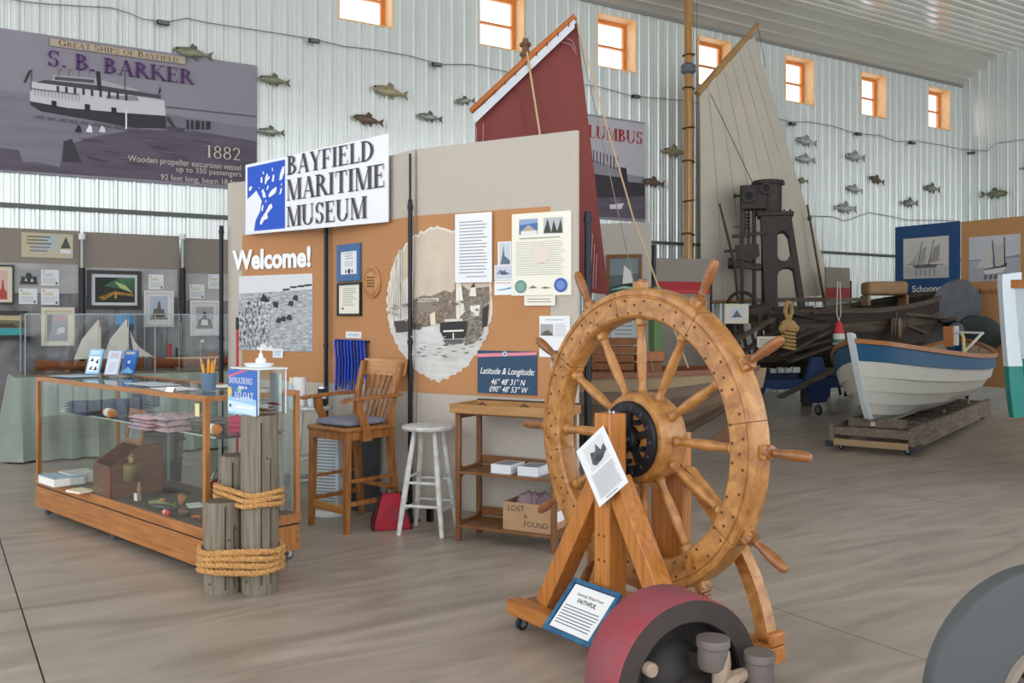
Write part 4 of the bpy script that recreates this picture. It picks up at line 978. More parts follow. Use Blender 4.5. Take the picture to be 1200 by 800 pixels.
# ================================================================== pilings with rope
pile = M('piling_wood','8c8374',.85,col2='6a6154',vs=5,st=(10,10,.6),bump=.35,detail=6)
pile_end = M('piling_end','5f574d',.9,var=.25,vs=20)
def piling(X, Y, h, r, label, seed):
    t = thing('wooden_piling', label, 'piling', W(X, Y)); rs = random.Random(seed); rows = []; n = 28
    ph = rs.random()*6
    for z in (0,.03,h*.35,h*.7,h-.02,h-.004,h):
        k = (.96 if z < .02 else 1)*(.9 if z == h else 1); rows.append([(r*k*(1+.012*math.sin(3*a+ph)+.008*math.sin(7*a))*math.cos(a), r*k*(1+.012*math.sin(3*a+ph))*math.sin(a), z) for a in (2*PI*j/n for j in range(n))])
    MB().grid(rows, True).build('trunk', pile, t); MB().add(rows[-1],[tuple(range(n))]).build('end_grain', pile_end, t, smooth=0)
    a0 = ANG(0,-1)+rs.uniform(-.5,.5)
    for q_ in range(2):
        a = a0+q_*.5; w_ = .004 if q_ == 0 else .002; rr = r*1.006
        MB().bx(rr-.01,rr+.003,-w_,w_,h*.06,h*(.96-.2*q_)).build('crack', C('37312a'), t, smooth=0).rotation_euler = (0,0,a)
    for q_ in range(4): MB().lathe([(0,.002),(.007,.002),(.009,-.004)],8,RZ(a0+rs.uniform(-1,1)) @ TR(r*1.0,0,h*rs.uniform(.05,.95)) @ RY(PI/2)).build('nail', C('4d453c'), t)
    return t
piling(-1.39, 5.08, .975, .102, 'tall weathered piling carrying the donation box', 1)
piling(-1.592, 5.07, .50, .098, 'shortest weathered piling beside the display case corner', 2)
piling(-1.575, 5.282, .72, .098, 'middle-height weathered piling behind the short one', 3)
hemp = M('manila_rope','c0925a',.85,var=.2,vs=60)
def lashing(c1, c2, r, zs, label, rr, wob=0):
    t = thing('rope_lashing', label, 'rope', W(*c1)); o = W(*c1)
    for i, z in enumerate(zs):
        A, B_ = W(*c1)-o, W(*c2)-o; d_ = (B_-A).normalized(); nn = Vector((-d_.y, d_.x, 0)); R_ = r+rr; path = []
        for k in range(13):
            a = -PI/2-PI*k/12; path.append(A+(d_*math.cos(a)+nn*math.sin(a))*R_)      # half turn round A (away from B)
        for k in range(13):
            a = PI/2-PI*k/12; path.append(B_+(d_*math.cos(a)+nn*math.sin(a))*R_)
        path = [p+Vector((0,0,z+.006*math.sin(j*.7+i))) for j, p in enumerate(path)]
        rope_strands(MB(), path, rr, .075, 3, True, 5, .012).build('rope_turn', hemp, t)
lashing((-1.592,5.07),(-1.39,5.08),.103,[.135+.0345*k for k in range(4)],'thick manila rope lashed low around the short and tall pilings',.0185)
lashing((-1.575,5.282),(-1.39,5.08),.103,[.49+.030*k for k in range(3)],'manila rope lashed high around the tall and middle pilings',.016)
# donation box on the tall piling
db = thing('donation_box', 'clear acrylic donation box with a blue sign, standing on the tall piling', 'donation box', W(-1.375,5.085,.9765), CR)
ac = GLASS('acrylic_box',(.93,.96,.97),1.0); bw, bd, bh = .17,.085,.245
for nm, a in (('front_wall',(-bw,bw*.55,-bd,-bd+.004,0,bh)),('back_wall',(-bw,bw*.55,bd-.004,bd,0,bh)),('left_wall',(-bw,-bw+.004,-bd+.004,bd-.004,0,bh)),('right_wall',(bw*.55-.004,bw*.55,-bd+.004,bd-.004,0,bh)),('floor_sheet',(-bw,bw*.55,-bd,bd,-.0,.004))):
    MB().bx(*a).build(nm, ac, db, smooth=0)
MB().bx(-bw-.01,bw*.55+.01,-bd-.01,bd+.01,bh,bh+.008).build('lid', M('lid_white','dfe6ea',.3), db, bev=.002)
ex = MB(); 
for x_ in (-bw,bw*.55):
    for y_ in (-bd,bd): ex.bx(x_-.003,x_+.003,y_-.003,y_+.003,0,bh)
ex.build('edge_strips', M('acrylic_edge','dfe8ea',.2), db, smooth=0)
sg = MB().bx(-bw-.03,bw*.55,-bd-.012,-bd-.006,-.005,bh-.005).build('sign_card', C('3f6fc0'), db, smooth=0)
pr = PR(bw*1.55+.03, bh); pr.poly('9cc8ea',[(0,0),(1,0),(1,.36),(.6,.42),(.3,.36),(0,.42)]); pr.poly('cfe4f4',[(0,.06),(1,.02),(1,.24),(0,.3)]); pr.poly('e4697c',[(0,.86),(.0,.82),(.72,1),(.55,1)]); pr.ell('e0c25a',.07,.5,.08,.12); pr.ell('8fc1a0',.42,.57,.08,.07); pr.rect('eef4fa',.3,.15,.9,.19); pr.rect('2a4a8c',.06,.15,.13,.22)
cxs = (-bw-.03+bw*.55)/2; pr.build(db,(cxs,-bd-.012,-.005))
serif_text('DONATIONS',.034,.24,C('f4f6fa'),db,(cxs-.125,-bd-.0165,.165)); serif_text('AFLOAT',.046,.2,C('f4f6fa'),db,(cxs-.075,-bd-.0165,.075)); text('keep us',.026,C('f0f3f8'),db,(cxs-.02,-bd-.0165,.14),bold=.0008)
for k, (cc, x_, y_, a_) in enumerate((('8a9a86',.0,.0,.4),('b98a7a',.04,.02,-.5),('dfe6dc',.03,-.03,.9),('b0443f',.06,.03,.2),('7a8c7a',-.05,.02,1.4),('a8b49c',-.1,-.01,2.2))):
    b_ = MB().box((x_,y_,.02+.012*k),(.08,.035,.004),R=(RZ(a_) @ RX(.4*((k%3)-1))).to_3x3()); b_.build('banknote', C(cc), db, smooth=0)
MB().bx(-.02,.07,.06,.075,.01,.22).build('note_pad', C('cfd8d2'), db, smooth=0)
# tray, pump bottle on the donation box lid
r = thing('white_tray','shallow white tray on the donation box lid','tray', CL(0,0,0)); r.location = db.location+RZ(CR) @ Vector((-.04,0,bh+.009)); r.rotation_euler = (0,0,CR)
MB().lathe([(0,.003),(.07,.003),(.085,.018),(.09,.018),(.075,0),(0,0)],24,Matrix.Diagonal((1.1,.8,1,1))).build('tray', C('eceff1',.4), r); MB().lathe([(.0855,.018),(.09,.021),(.0915,.018)],24,Matrix.Diagonal((1.1,.8,1,1))).build('rim', C('d9e4ea',.3), r)
r = thing('pump_bottle','white pump bottle of hand gel on the white tray','bottle', db.location+RZ(CR) @ Vector((-.02,0,bh+.0125)), CR)
MB().lathe([(0,0),(.027,0),(.029,.004),(.029,.04),(.014,.052),(.012,.056),(0,.056)],20,TR(0,0,0)).build('bottle', M('gel_white','e8ecef',.3), r); MB().cyl((0,0,.056),(0,0,.072),.011,n=14).build('collar', C('f2f4f5'), r)
MB().tube([(0,0,.072),(0,0,.092),(0,0,.094)],[.004,.004,.004],8).build('stem', C('f2f4f5'), r); MB().box((-.008,0,.098),(.05,.016,.009)).build('nozzle', C('f2f4f5'), r, bev=.003)

# ================================================================== bar chair
ch_w = M('chair_oak','a8703a',.4,col2='7d4a20',vs=4,st=(9,9,1.2),coat=.3); ch_t = M('chair_oak_top','c08a50',.4,col2='a06a34',vs=4,st=(1.5,9,9),coat=.3)
CHR = thing('bar_chair','oak slat-back bar chair with arms and a grey cushion','chair', W(-1.165,6.70), ANG(.747,-.665))
def leg(pts, w, name='leg', m=ch_w):
    mb = MB(); rows = []
    for p, s in zip(pts, w if isinstance(w,(list,tuple)) else [w]*len(pts)):
        x,y,z = p; rows.append([(x-s/2,y-s/2,z),(x+s/2,y-s/2,z),(x+s/2,y+s/2,z),(x-s/2,y+s/2,z)])
    mb.grid(rows, True); mb.add(rows[0],[(3,2,1,0)]); mb.add(rows[-1],[(0,1,2,3)]); return mb.build(name, m, CHR, smooth=25, bev=.003)
for s in (-1,1):
    leg([(s*.205,-.205,0),(s*.2,-.2,.3),(s*.195,-.195,.70)],[.036,.042,.046])
    leg([(s*.215,.27,0),(s*.205,.235,.25),(s*.195,.205,.5),(s*.19,.20,.70)],[.036,.042,.046,.05])
    pts = [(s*.19,.20,.70),(s*.195,.205,.85),(s*.205,.24,1.02),(s*.215,.29,1.18)]; leg(pts,[.05,.044,.04,.036],'back_upright')
    MB().grid([[(s*.235+a*.035,y,z+b*.011) for a,b in ((-1,-1),(1,-1),(1,1),(-1,1))] for y,z in ((-.26,.925),(-.2,.935),(.0,.94),(.2,.945),(.25,.945))],True).add([(s*.235+a*.035,-.26,.925+b*.011) for a,b in ((-1,-1),(1,-1),(1,1),(-1,1))],[(0,1,2,3)]).build('armrest', ch_w, CHR, smooth=25, bev=.004)
    rows = [[(s*.235+a*.013,y+b*.032,z) for a,b in ((-1,-1),(1,-1),(1,1),(-1,1))] for y,z in ((-.06,.66),(-.06,.71),(-.085,.79),(-.12,.85),(-.13,.925))]
    MB().grid(rows,True).build('arm_support', ch_w, CHR, smooth=40)
    MB().bx(s*.235-.02 if s>0 else s*.235-.02, s*.235+.02, -.10,-.02,.635,.665).build('arm_bracket', ch_w, CHR, bev=.003)
rows = []
for i in range(13):
    u = -1+2*i/12; x = u*.235; y = .285+.03*(1-u*u); rows.append([(x,y,1.075),(x,y+.022,1.08),(x,y+.05,1.195),(x,y+.028,1.195)])
MB().grid(rows,True).add(rows[0],[(0,1,2,3)]).add(rows[-1],[(0,1,2,3)]).build('crest_rail', ch_t, CHR, smooth=40)
for k in range(7):
    u = -1+2*(k+.5)/7; x0,x1 = u*.165,u*.2; y1 = .295+.03*(1-u*u)
    MB().bar((x0,.19,.74),(x1,y1,1.085),.024,.01,(0,1,0)).build('back_slat', ch_w, CHR)
rows = []
MB().bx(-.225,.225,-.235,.225,.70,.735).build('seat', ch_w, CHR, bev=.012)
MB().bx(-.195,.195,-.215,-.185,.645,.70).build('seat_apron', ch_w, CHR); MB().bx(-.19,.19,.185,.21,.645,.70).build('seat_apron', ch_w, CHR)
for s in (-1,1): MB().bx(s*.195-.012,s*.195+.012,-.18,.18,.645,.70).build('seat_apron', ch_w, CHR)
cu = []; n=24
for r_,z in ((.0,.74),(.85,.737),(.97,.745),(1,.758),(.97,.772),(.85,.782),(.5,.788),(.0,.788)):
    row=[]
    for j in range(n):
        a=2*PI*j/n; e=1/max(abs(math.cos(a)),abs(math.sin(a)))**.75; row.append((.195*r_*e*math.cos(a), -.01+.195*r_*e*math.sin(a), z))
    cu.append(row)
MB().grid(cu,True).build('cushion', M('cushion_grey','7e7f92',.85,var=.1,vs=30), CHR, smooth=60)
MB().bar((-.2,-.2,.16),(.2,-.2,.16),.02,.06).build('front_footrest', ch_t, CHR, bev=.003)
for s in (-1,1): MB().bar((s*.2,-.2,.20),(s*.205,.24,.20),.022,.03).build('side_stretcher', ch_w, CHR); MB().bar((s*.2,-.2,.36),(s*.2,.22,.36),.02,.022).build('side_stretcher', ch_w, CHR)
MB().bar((-.205,.235,.27),(.205,.235,.27),.02,.03).build('back_stretcher', ch_w, CHR)

# ================================================================== white stools
wst = M('stool_white','d9dcdd',.5,col2='b9b7b0',vs=18,detail=5)
def stool(X, Y, rz, label, h=.752, sr=.185):
    t = thing('wooden_stool', label, 'stool', W(X,Y), rz)
    MB().lathe([(0,h-.035),(sr*.8,h-.036),(sr*.96,h-.03),(sr,h-.015),(sr*.97,h-.003),(sr*.9,h),(0,h-.004)],36).build('seat', wst, t)
    P0 = {}
    for k in range(4):
        a = PI/4+PI/2*k; top = Vector((.105*math.cos(a),.105*math.sin(a),h-.036)); bot = Vector((.225*math.cos(a),.225*math.sin(a),0)); P0[k]=(top,bot)
        MB().tube([bot,bot.lerp(top,.3),bot.lerp(top,.6),top],[.016,.02,.021,.015],12).build('leg', wst, t)
    for k in range(4):
        for f in ((.28,.5) if k%2==0 else (.24,.55)):
            p,q=P0[k],P0[(k+1)%4]; MB().tube([p[1].lerp(p[0],f),(p[1].lerp(p[0],f)+q[1].lerp(q[0],f))/2,q[1].lerp(q[0],f)],[.009,.012,.009],8).build('rung', wst, t)
    return t
stool(-.590, 6.49, ANG(1,-.28), 'paint-worn white wooden stool beside the red bag')
stool(-1.63, 7.48, ANG(1,.3), 'white wooden stool behind the oak chair, loaded with supplies', h=.79, sr=.17)

# ---- supplies on the far stool
S2 = W(-1.63,7.48,.7905)
def put(dx, dy, z=0): return S2+W(dx,dy,z)
r = thing('paper_towel_roll','white paper towel roll standing on the far stool','paper roll', put(-.10,.02))
MB().lathe([(.018,0),(.055,0),(.055,.23),(.018,.23),(.018,0)],24).build('paper', C('f1f1ef',.8), r); MB().lathe([(.017,.001),(.0178,.001),(.0178,.231),(.017,.231)],16).build('core', C('b59a78'), r)
r = thing('tumbler','black and silver travel tumbler on the far stool','tumbler', put(.09,.0))
MB().lathe([(0,0),(.034,0),(.036,.01),(.038,.14),(0,.14)],20).build('body', M('tumbler_black','2a2c2f',.3,metal=.3), r); MB().lathe([(.0385,.14),(.039,.15),(.036,.158),(0,.158)],20).build('lid', steel, r); MB().lathe([(.0372,.06),(.038,.06),(.038,.09),(.0375,.09)],20).build('band', C('cfd2d4'), r)
r = thing('plastic_cup','frosted plastic cup beside the towel roll','cup', put(.015,-.06)); MB().lathe([(0,.002),(.026,.002),(.034,.1),(.032,.1),(.0245,.005),(0,.005)],20).build('cup', M('frost','c9d6de',.4), r); MB().lathe([(.0335,.098),(.0365,.101),(.034,.104)],20).build('rim', C('e2eaef'), r)
r = thing('spray_can','slim white spray bottle behind the donation box','bottle', put(-.19-.0,.05) if False else put(-.145,-.08)); MB().lathe([(0,0),(.018,0),(.018,.17),(.01,.185),(.01,.2),(0,.2)],14).build('bottle', C('b9cfdb'), r); MB().lathe([(.011,.19),(.011,.225),(.006,.235),(0,.235)],12).build('cap', C('e6ecc9'), r)
# tower fan heater
r = thing('tower_fan','white grilled tower heater behind the oak chair','heater', W(-1.42,7.12+.02), ANG(.9,-.3)); r.location = W(-1.40,7.08)
MB().lathe([(0,.0),(.13,.0),(.13,.015),(.1,.03),(0,.03)],24).build('base', C('dfe3e4',.4), r)
MB().bx(-.10,.10,-.06,.08,.03,.70).build('housing', C('d9dee2',.4), r, bev=.02)
for k in range(24):
    for x_ in range(1): MB().bx(-.082,.082,-.066,-.058,.08+k*.024,.092+k*.024).build('grille_bar', C('8f989e',.4), r, smooth=0)
# blue gallon jug / bag near it
r = thing('plastic_bag','pale blue plastic bag hanging behind the oak chair','bag', P(410,505,7.25)); 
rows = []
for i in range(9):
    t_ = i/8; w_ = .075*(1-.5*t_**2)*(.7+.3*math.sin(PI*min(1,t_*1.6))); rows.append([(w_*math.cos(a)*(1+.1*math.sin(3*a+i)),.05*math.sin(a)*(1-.4*t_),.28*t_) for a in (2*PI*j/14 for j in range(14))])
r.location = W(-1.17,7.24,.70); r.rotation_euler = (0,0,PMp.ang)
MB().grid(rows,True).add(rows[0],[tuple(range(14))]).build('bag', M('bag_blue','8fc3dc',.4,col2='dfeaf0',vs=14), r, smooth=60)
MB().tube([(-.03,0,.27),(-.02,0,.33),(.02,0,.33),(.03,0,.27)],.006,6).build('handle', C('9fcbe0'), r)
MB().bx(-.12,.12,-.08,.08,-.70,-.004).build('crate', C('4a4d52'), r, bev=.01)['label'] = 'dark crate under the bag'
# broom
r = thing('broom','red-handled broom leaning at the Welcome panel edge','broom', GZ(274,560,0)); a_, b_ = W(-2.40,8.05,.0), P(278,372,8.3)
r.location = a_; v_ = b_-a_
MB().tube([Vector((0,0,.12)),v_*.93],.0125,10).build('handle', M('broom_red','c02a3c',.4), r); MB().tube([v_*.93,v_],.0135,10).build('grip', C('2b2c30'), r)
MB().bx(-.13,.13,-.02,.02,.08,.13).build('broom_block', C('b02636'), r, bev=.008); MB().bx(-.14,.14,-.025,.025,0,.08).build('bristles', M('bristle','3a3a3c',.9,var=.3,vs=80,st=(8,8,1)), r)

# ================================================================== red bag by the stool
r = thing('lunch_bag','red insulated bag with black trim under the stool','bag', W(-.865,6.60), ANG(1,.25))
redb = M('bag_red','a3122c',.6,var=.15,vs=10); blkb = C('1f1c1e')
w_,d_,h_ = .135,.075,.25
pts = [(-w_,0),(w_,0),(w_*.55,h_),(-w_*.55,h_)]
rows = [[(-w_,-d_,0),(w_,-d_,0),(w_,d_,0),(-w_,d_,0)],[(-w_*.95,-d_,.06),(w_*.95,-d_,.06),(w_*.95,d_,.06),(-w_*.95,d_,.06)],[(-w_*.6,-d_*.4,h_*.9),(w_*.6,-d_*.4,h_*.9),(w_*.6,d_*.4,h_*.9),(-w_*.6,d_*.4,h_*.9)],[(-w_*.5,-d_*.12,h_),(w_*.5,-d_*.12,h_),(w_*.5,d_*.12,h_),(-w_*.5,d_*.12,h_)]]
MB().grid(rows,True).add(rows[0],[(0,1,2,3)]).add(rows[-1],[(0,1,2,3)]).build('body', redb, r, bev=.008)
for a,b in zip(rows,rows[1:]):
    for k in range(4): MB().tube([a[k],b[k]],.008,6).build('piping', blkb, r)
for k in range(4): MB().tube([rows[0][k],rows[0][(k+1)%4]],.005,6).build('piping', blkb, r)
MB().add([(w_*.1,-d_*.95+.0,.07),(w_*.8,-d_*.95,.07),(w_*.55,-d_*.6,.15),(w_*.1,-d_*.6,.15)],[(0,1,2,3)]).build('pocket_window', C('8f2a3a'), r, smooth=0).location=(0,-.012,0)
MB().tube([(-.04,0,h_),(-.03,0,h_+.035),(.03,0,h_+.035),(.04,0,h_)],.006,8).build('handle', blkb, r)

# ================================================================== changing-table shelf
shw = M('shelf_wood','8a5c38',.45,col2='67411f',vs=4,st=(1,9,9),coat=.2); shw_z = M('shelf_wood_z','86583a',.45,col2='64401f',vs=4,st=(9,9,1),coat=.2); traym = M('tray_wood','b58a58',.5,col2='9c7040',vs=4,st=(1,9,9))
sA, sB = Vector((-.385,6.22)), Vector((.275,5.86)); sd = (sB-sA).normalized(); SL = (sB-sA).length; SR = ANG(sd.x,sd.y); SD = .31
SH = thing('open_shelf','brown wooden three-tier open shelf with a tray top','shelf', W(sA.x,sA.y), SR)
SM = TR(*W(sA.x,sA.y)) @ RZ(SR)
for x in (0, SL-.035):
    for y in (0, SD-.035): MB().bx(x,x+.035,y,y+.035,0,.855).build('leg', shw_z, SH, bev=.006)
    # shaped side frames: a board with two rounded openings
    for z0, z1 in ((.13,.44),(.49,.85)):
        mb = MB(); 
        for yy, s in ((.035,1),(SD-.035,-1)):
            for zz, sz in ((z0,1),(z1,-1)):
                arc = [(yy+s*(.045-.045*math.sin(a)), zz+sz*(.045-.045*math.cos(a))) for a in (PI/2*k/6 for k in range(7))]
                pts = [(yy,zz)]+arc; n_ = len(pts)
                mb.add([(x+.006,a,b) for a,b in pts]+[(x+.029,a,b) for a,b in pts],[tuple(range(n_)),tuple(range(2*n_-1,n_-1,-1))]+[(i,n_+i,n_+(i+1)%n_,(i+1)%n_) for i in range(n_)])
        mb.build('corner_fillets', shw_z, SH, smooth=40)
    MB().bx(x+.006,x+.029,.035,SD-.035,.825,.855).build('side_rail', shw_z, SH)
    MB().bx(x+.006,x+.029,.035,SD-.035,.44,.49).build('side_rail', shw_z, SH)
    MB().bx(x+.006,x+.029,.035,SD-.035,.08,.13).build('side_rail', shw_z, SH)
MB().bx(.0,SL,.0,SD,.855,.865).build('top_panel', shw, SH, bev=.002)
for a in ((-.03,SL+.03,-.02,-.006,.865,.925),(-.03,SL+.03,SD+.006,SD+.02,.865,.925),(-.03,-.016,-.006,SD+.006,.865,.925),(SL+.016,SL+.03,-.006,SD+.006,.865,.925)): MB().bx(*a).build('tray_side', traym, SH, bev=.003)
MB().bx(-.016,SL+.016,-.006,SD+.006,.865,.872).build('tray_bottom', traym, SH)
MB().bx(-.02,SL+.02,SD+.02,SD+.026,.905,.935).build('tray_back_edge', C('3f2a1a'), SH)
for z in (.455,.095): MB().bx(.035,SL-.035,.0,SD,z,z+.018).build('shelf_board', shw, SH, bev=.002); MB().bx(.035,SL-.035,SD-.014,SD-.002,z+.03,z+.09).build('back_slat', shw, SH, bev=.002)
for x in (.2,.52):
    MB().tube([(x-.05,.02,.872),(x-.035,.02,.915),(x,.02,.938),(x+.035,.02,.918),(x+.05,.02,.872)],.009,8).build('rope_handle', C('5a3d26'), SH)
def onS(x,y,z): return SM @ Vector((x,y,z))
for k,(x,lab) in enumerate(((.33,'stack of white leaflets on the middle shelf, farther from the wheel'),(.53,'stack of white leaflets on the middle shelf, next to the wheel'))):
    r = thing('leaflet_stack',lab,'leaflets', onS(x,.14,.4735), SR+.03*k, 'leaflet stacks on the brown shelf')
    for j in range(6): MB().bx(-.075+.002*(j%2),.075+.002*(j%2),-.1,.1,.0098*j,.0098*j+.009).build('leaflet', C('e9ecf3') if j%2 else C('dfe3ec'), r, smooth=0)
    MB().add([(-.06,-.08,0),(.06,-.08,0),(.06,.08,0),(-.06,.08,0)],[(0,1,2,3)]).build('cover_photo', M('cover_grey','8c9298',.6,var=.3,vs=30), r, smooth=0).location=(0,0,.0585)
cb = thing('cardboard_box','lost and found cardboard box of clothes on the bottom shelf','box', onS(.535,.145,.1135), SR)
card = M('cardboard','b08d6c',.85,var=.05,vs=8)
bw,bd,bh = .175,.125,.185
for a in ((-bw,bw,-bd,-bd+.005,0,bh),(-bw,bw,bd-.005,bd,0,bh),(-bw,-bw+.005,-bd+.005,bd-.005,0,bh),(bw-.005,bw,-bd+.005,bd-.005,0,bh),(-bw,bw,-bd,bd,0,.004)): MB().bx(*a).build('side', card, cb, smooth=0)
text('LOST',.052,C('3a2f28'),cb,(-bw+.035,-bd-.001,bh-.055)); text('&',.04,C('3a2f28'),cb,(-.02,-bd-.001,bh-.095)); text('FOUND',.05,C('3a2f28'),cb,(-.02,-bd-.001,.035))
MB().bx(bw,bw+.001,-.04,.07,.06,.13).build('paper_label', white_paper, cb, smooth=0)
cm = M('mauve_cloth','8d7b80',.9,var=.25,vs=14); cl2 = thing('clothing_pile','mauve crumpled clothes heaped in the cardboard box','clothing', onS(.535,.145,.1135+.006), SR)
for sd_,(ox,oy) in enumerate(((-.06,0),(.07,.01),(.0,.03))):
    rs=random.Random(sd_); rows=[]
    for i in range(13):
        row=[]
        for j in range(11):
            u,v=i/12*2-1,j/10*2-1; rr=max(0,1-u*u*.9-v*v*.8); row.append((ox+u*.09,oy+v*.085,.03+.20*rr**.5+.012*math.sin(7*u+5*v+sd_*2)*rr+.006*math.sin(13*v-9*u+sd_)*rr))
        rows.append(row)
    MB().grid(rows).build('garment', cm if sd_!=1 else M('mauve2','77686c',.9,var=.3,vs=16), cl2, smooth=80)

# ================================================================== hull helper
def hull(root, L_, beam, sheer, keel, nstr, mats, rocker=None, full=.55, lap=.012, ns=24, tr=.0, name='strake', bow_rake=.0, stern_rake=.0, sect=1.5, gun=None, inner=None, gunm=None, jitter=0, tshort=None, gw=.03, stern_w=0.0):
    """lapstrake hull; x from stern (0) to bow (L).  sheer(t), keel(t) give heights; returns edge points for rails"""
    def half(t):
        b = math.sin(PI*min(1,max(0,(t*(1-stern_w)+stern_w*.5*1.0 if stern_w else t))))
        return beam/2*max(0,b)**full
    def pt(t, v, s, off=0):
        b = half(t); zs, zk = sheer(t), keel(t)
        y = b*(1-(1-v)**sect)**(1/sect) if v < 1 else b
        y = b*math.sin(v*PI/2)**.8
        z = zk+(zs-zk)*(v**1.5*.75+.25*v)
        x = L_*t+bow_rake*(t**6)*v+(-stern_rake)*((1-t)**6)*v
        return Vector((x, s*(y+off), z))
    for s in (-1, 1):
        for j in range(nstr):
            v0, v1 = j/nstr, (j+1)/nstr; mb = MB(); rows = []
            t0, t1 = (0, 1) if not tshort else tshort(s, j)
            for i in range(ns+1):
                t = t0+(t1-t0)*i/ns
                e = min(1, 6*min(t,1-t)+.15)
                jz = jitter*math.sin(11*t+j*2.1)+jitter*.6*math.sin(29*t+j)
                a, b_ = pt(t, v0-(.02 if j else 0), s, (lap*e if j else 0)), pt(t, v1, s, 0)
                a2, b2 = pt(t, v0-(.02 if j else 0), s, lap*e-.014 if j else -.01), pt(t, v1, s, -.014)
                for q_ in (a,b_,a2,b2): q_.z += jz
                rows.append([a, b_, b2, a2])
            mb.grid(rows, True); mb.add(rows[0],[(0,1,2,3)]).add(rows[-1],[(3,2,1,0)])
            mb.build(name, mats(s, j), root, smooth=40)
    if gun:
        for s in (-1, 1):
            t0, t1 = (0,1) if not tshort else tshort(s, nstr-1)
            rows = []
            for i in range(ns+1):
                t = t0+(t1-t0)*i/ns; p = pt(t,1,s,.008); rows.append([p+Vector((0,s*gw*.4,-gw*.5)),p+Vector((0,s*gw*.4,gw*.5)),p+Vector((0,-s*gw*.6,gw*.5)),p+Vector((0,-s*gw*.6,-gw*.5))])
            MB().grid(rows, True).add(rows[0],[(0,1,2,3)]).add(rows[-1],[(3,2,1,0)]).build('gunwale', gun, root, smooth=40)
    return pt

# ================================================================== white rowing boat with a blue band, on its cradle
e_ = Vector((.61,.792)).normalized(); bow = Vector((4.02,10.30)); LB = 4.6
st = bow+e_*LB
WBt = thing('white_rowboat','white clinker rowing boat with a blue sheer band on a timber cradle','boat', W(st.x,st.y), ANG(-e_.x,-e_.y))
wpaint = M('boat_white','d5d3cb',.45,var=.03,vs=5); bpaint = M('boat_blue','24577e',.4,var=.05,vs=5); vw = M('boat_varnish','b8783c',.35,col2='94582a',vs=5,st=(1,8,8),coat=.3); inb = M('boat_inner','b8ab95',.6,var=.06,vs=6)
shf = lambda t: .94+.24*(2*t-1)**2+.08*t**3
kef = lambda t: .30+.06*(1-t)**3+.42*max(0,t-.8)**2*4+.3*max(0,.12-t)*2
WBt.rotation_euler = (.09, 0, ANG(-e_.x,-e_.y))
pt = hull(WBt, LB, 1.75, shf, kef, 6, lambda s,j: bpaint if j==5 else wpaint, gun=vw, gw=.05, bow_rake=.34, full=.66, stern_rake=.05, lap=.024)
rows=[]
for i in range(9):
    v=i/8; p=pt(1,v,1); rows.append([Vector((p.x-.08,-.03,p.z)),Vector((p.x+.05,-.028,p.z+.02)),Vector((p.x+.05,.028,p.z+.02)),Vector((p.x-.08,.03,p.z))])
top=rows[-1]; rows.append([q_+Vector((.012,0,.07)) for q_ in top])
MB().grid(rows,True).add(rows[-1],[(0,1,2,3)]).add(rows[0],[(3,2,1,0)]).build('stem', M('stem_white','cfd6dc',.4), WBt, smooth=30)
MB().bar((.2,0,kef(.1)-.02),(LB*.97,0,kef(.93)-.02),.05,.05).build('keel', wpaint, WBt)
# inner skin, thwarts
rows=[]
for i in range(21):
    t=.02+.96*i/20; rows.append([pt(t,v,s_,-.03) for s_,v in [(-1,.98),(-1,.7),(-1,.4),(-1,.15),(1,.0),(1,.15),(1,.4),(1,.7),(1,.98)]])
MB().grid(rows).build('inner_skin', inb, WBt, smooth=60)
for t in (.2,.48,.74):
    y=pt(t,.75,1).y-.02; z=pt(t,.75,1).z; MB().bx(LB*t-.12,LB*t+.12,-y,y,z-.02,z+.01).build('thwart', vw, WBt, bev=.004)
for k in range(9):
    t=.12+.76*k/8
    for s in (-1,1): MB().tube([pt(t,v,s,-.04) for v in (.1,.35,.6,.85,.97)],.012,6).build('rib', M('rib_wood','a58a66',.6), WBt)
MB().tube([(LB*.28,.35,.75),(LB*.2,.3,1.2),(LB*.2,.28,1.28)],.022,8).build('oar_loom', C('c9b684'), WBt)
oar = thing('white_oar','white L-shaped tiller bar standing in the rowing boat','tiller', W(st.x,st.y)); oar.location = WBt.location+RZ(ANG(-e_.x,-e_.y)) @ Vector((.35,0,0)); oar.rotation_euler=(0,0,ANG(-e_.x,-e_.y))
MB().tube([(.55,.12,.93),(.15,.34,1.27),(.12,.36,1.29)],.02,8).build('handle', C('c9c6b8'), oar); MB().bar((.12,.36,1.29),(-.02,-.1,1.30),.03,.03).build('cross_arm', C('cdd5da'), oar); MB().bx(-.1,.02,-.2,-.06,1.08,1.38).build('head_block', vw, oar, bev=.005); MB().bx(-.06,-.02,-.06,.0,1.1,1.39).build('cheek', C('d5dadd'), oar)
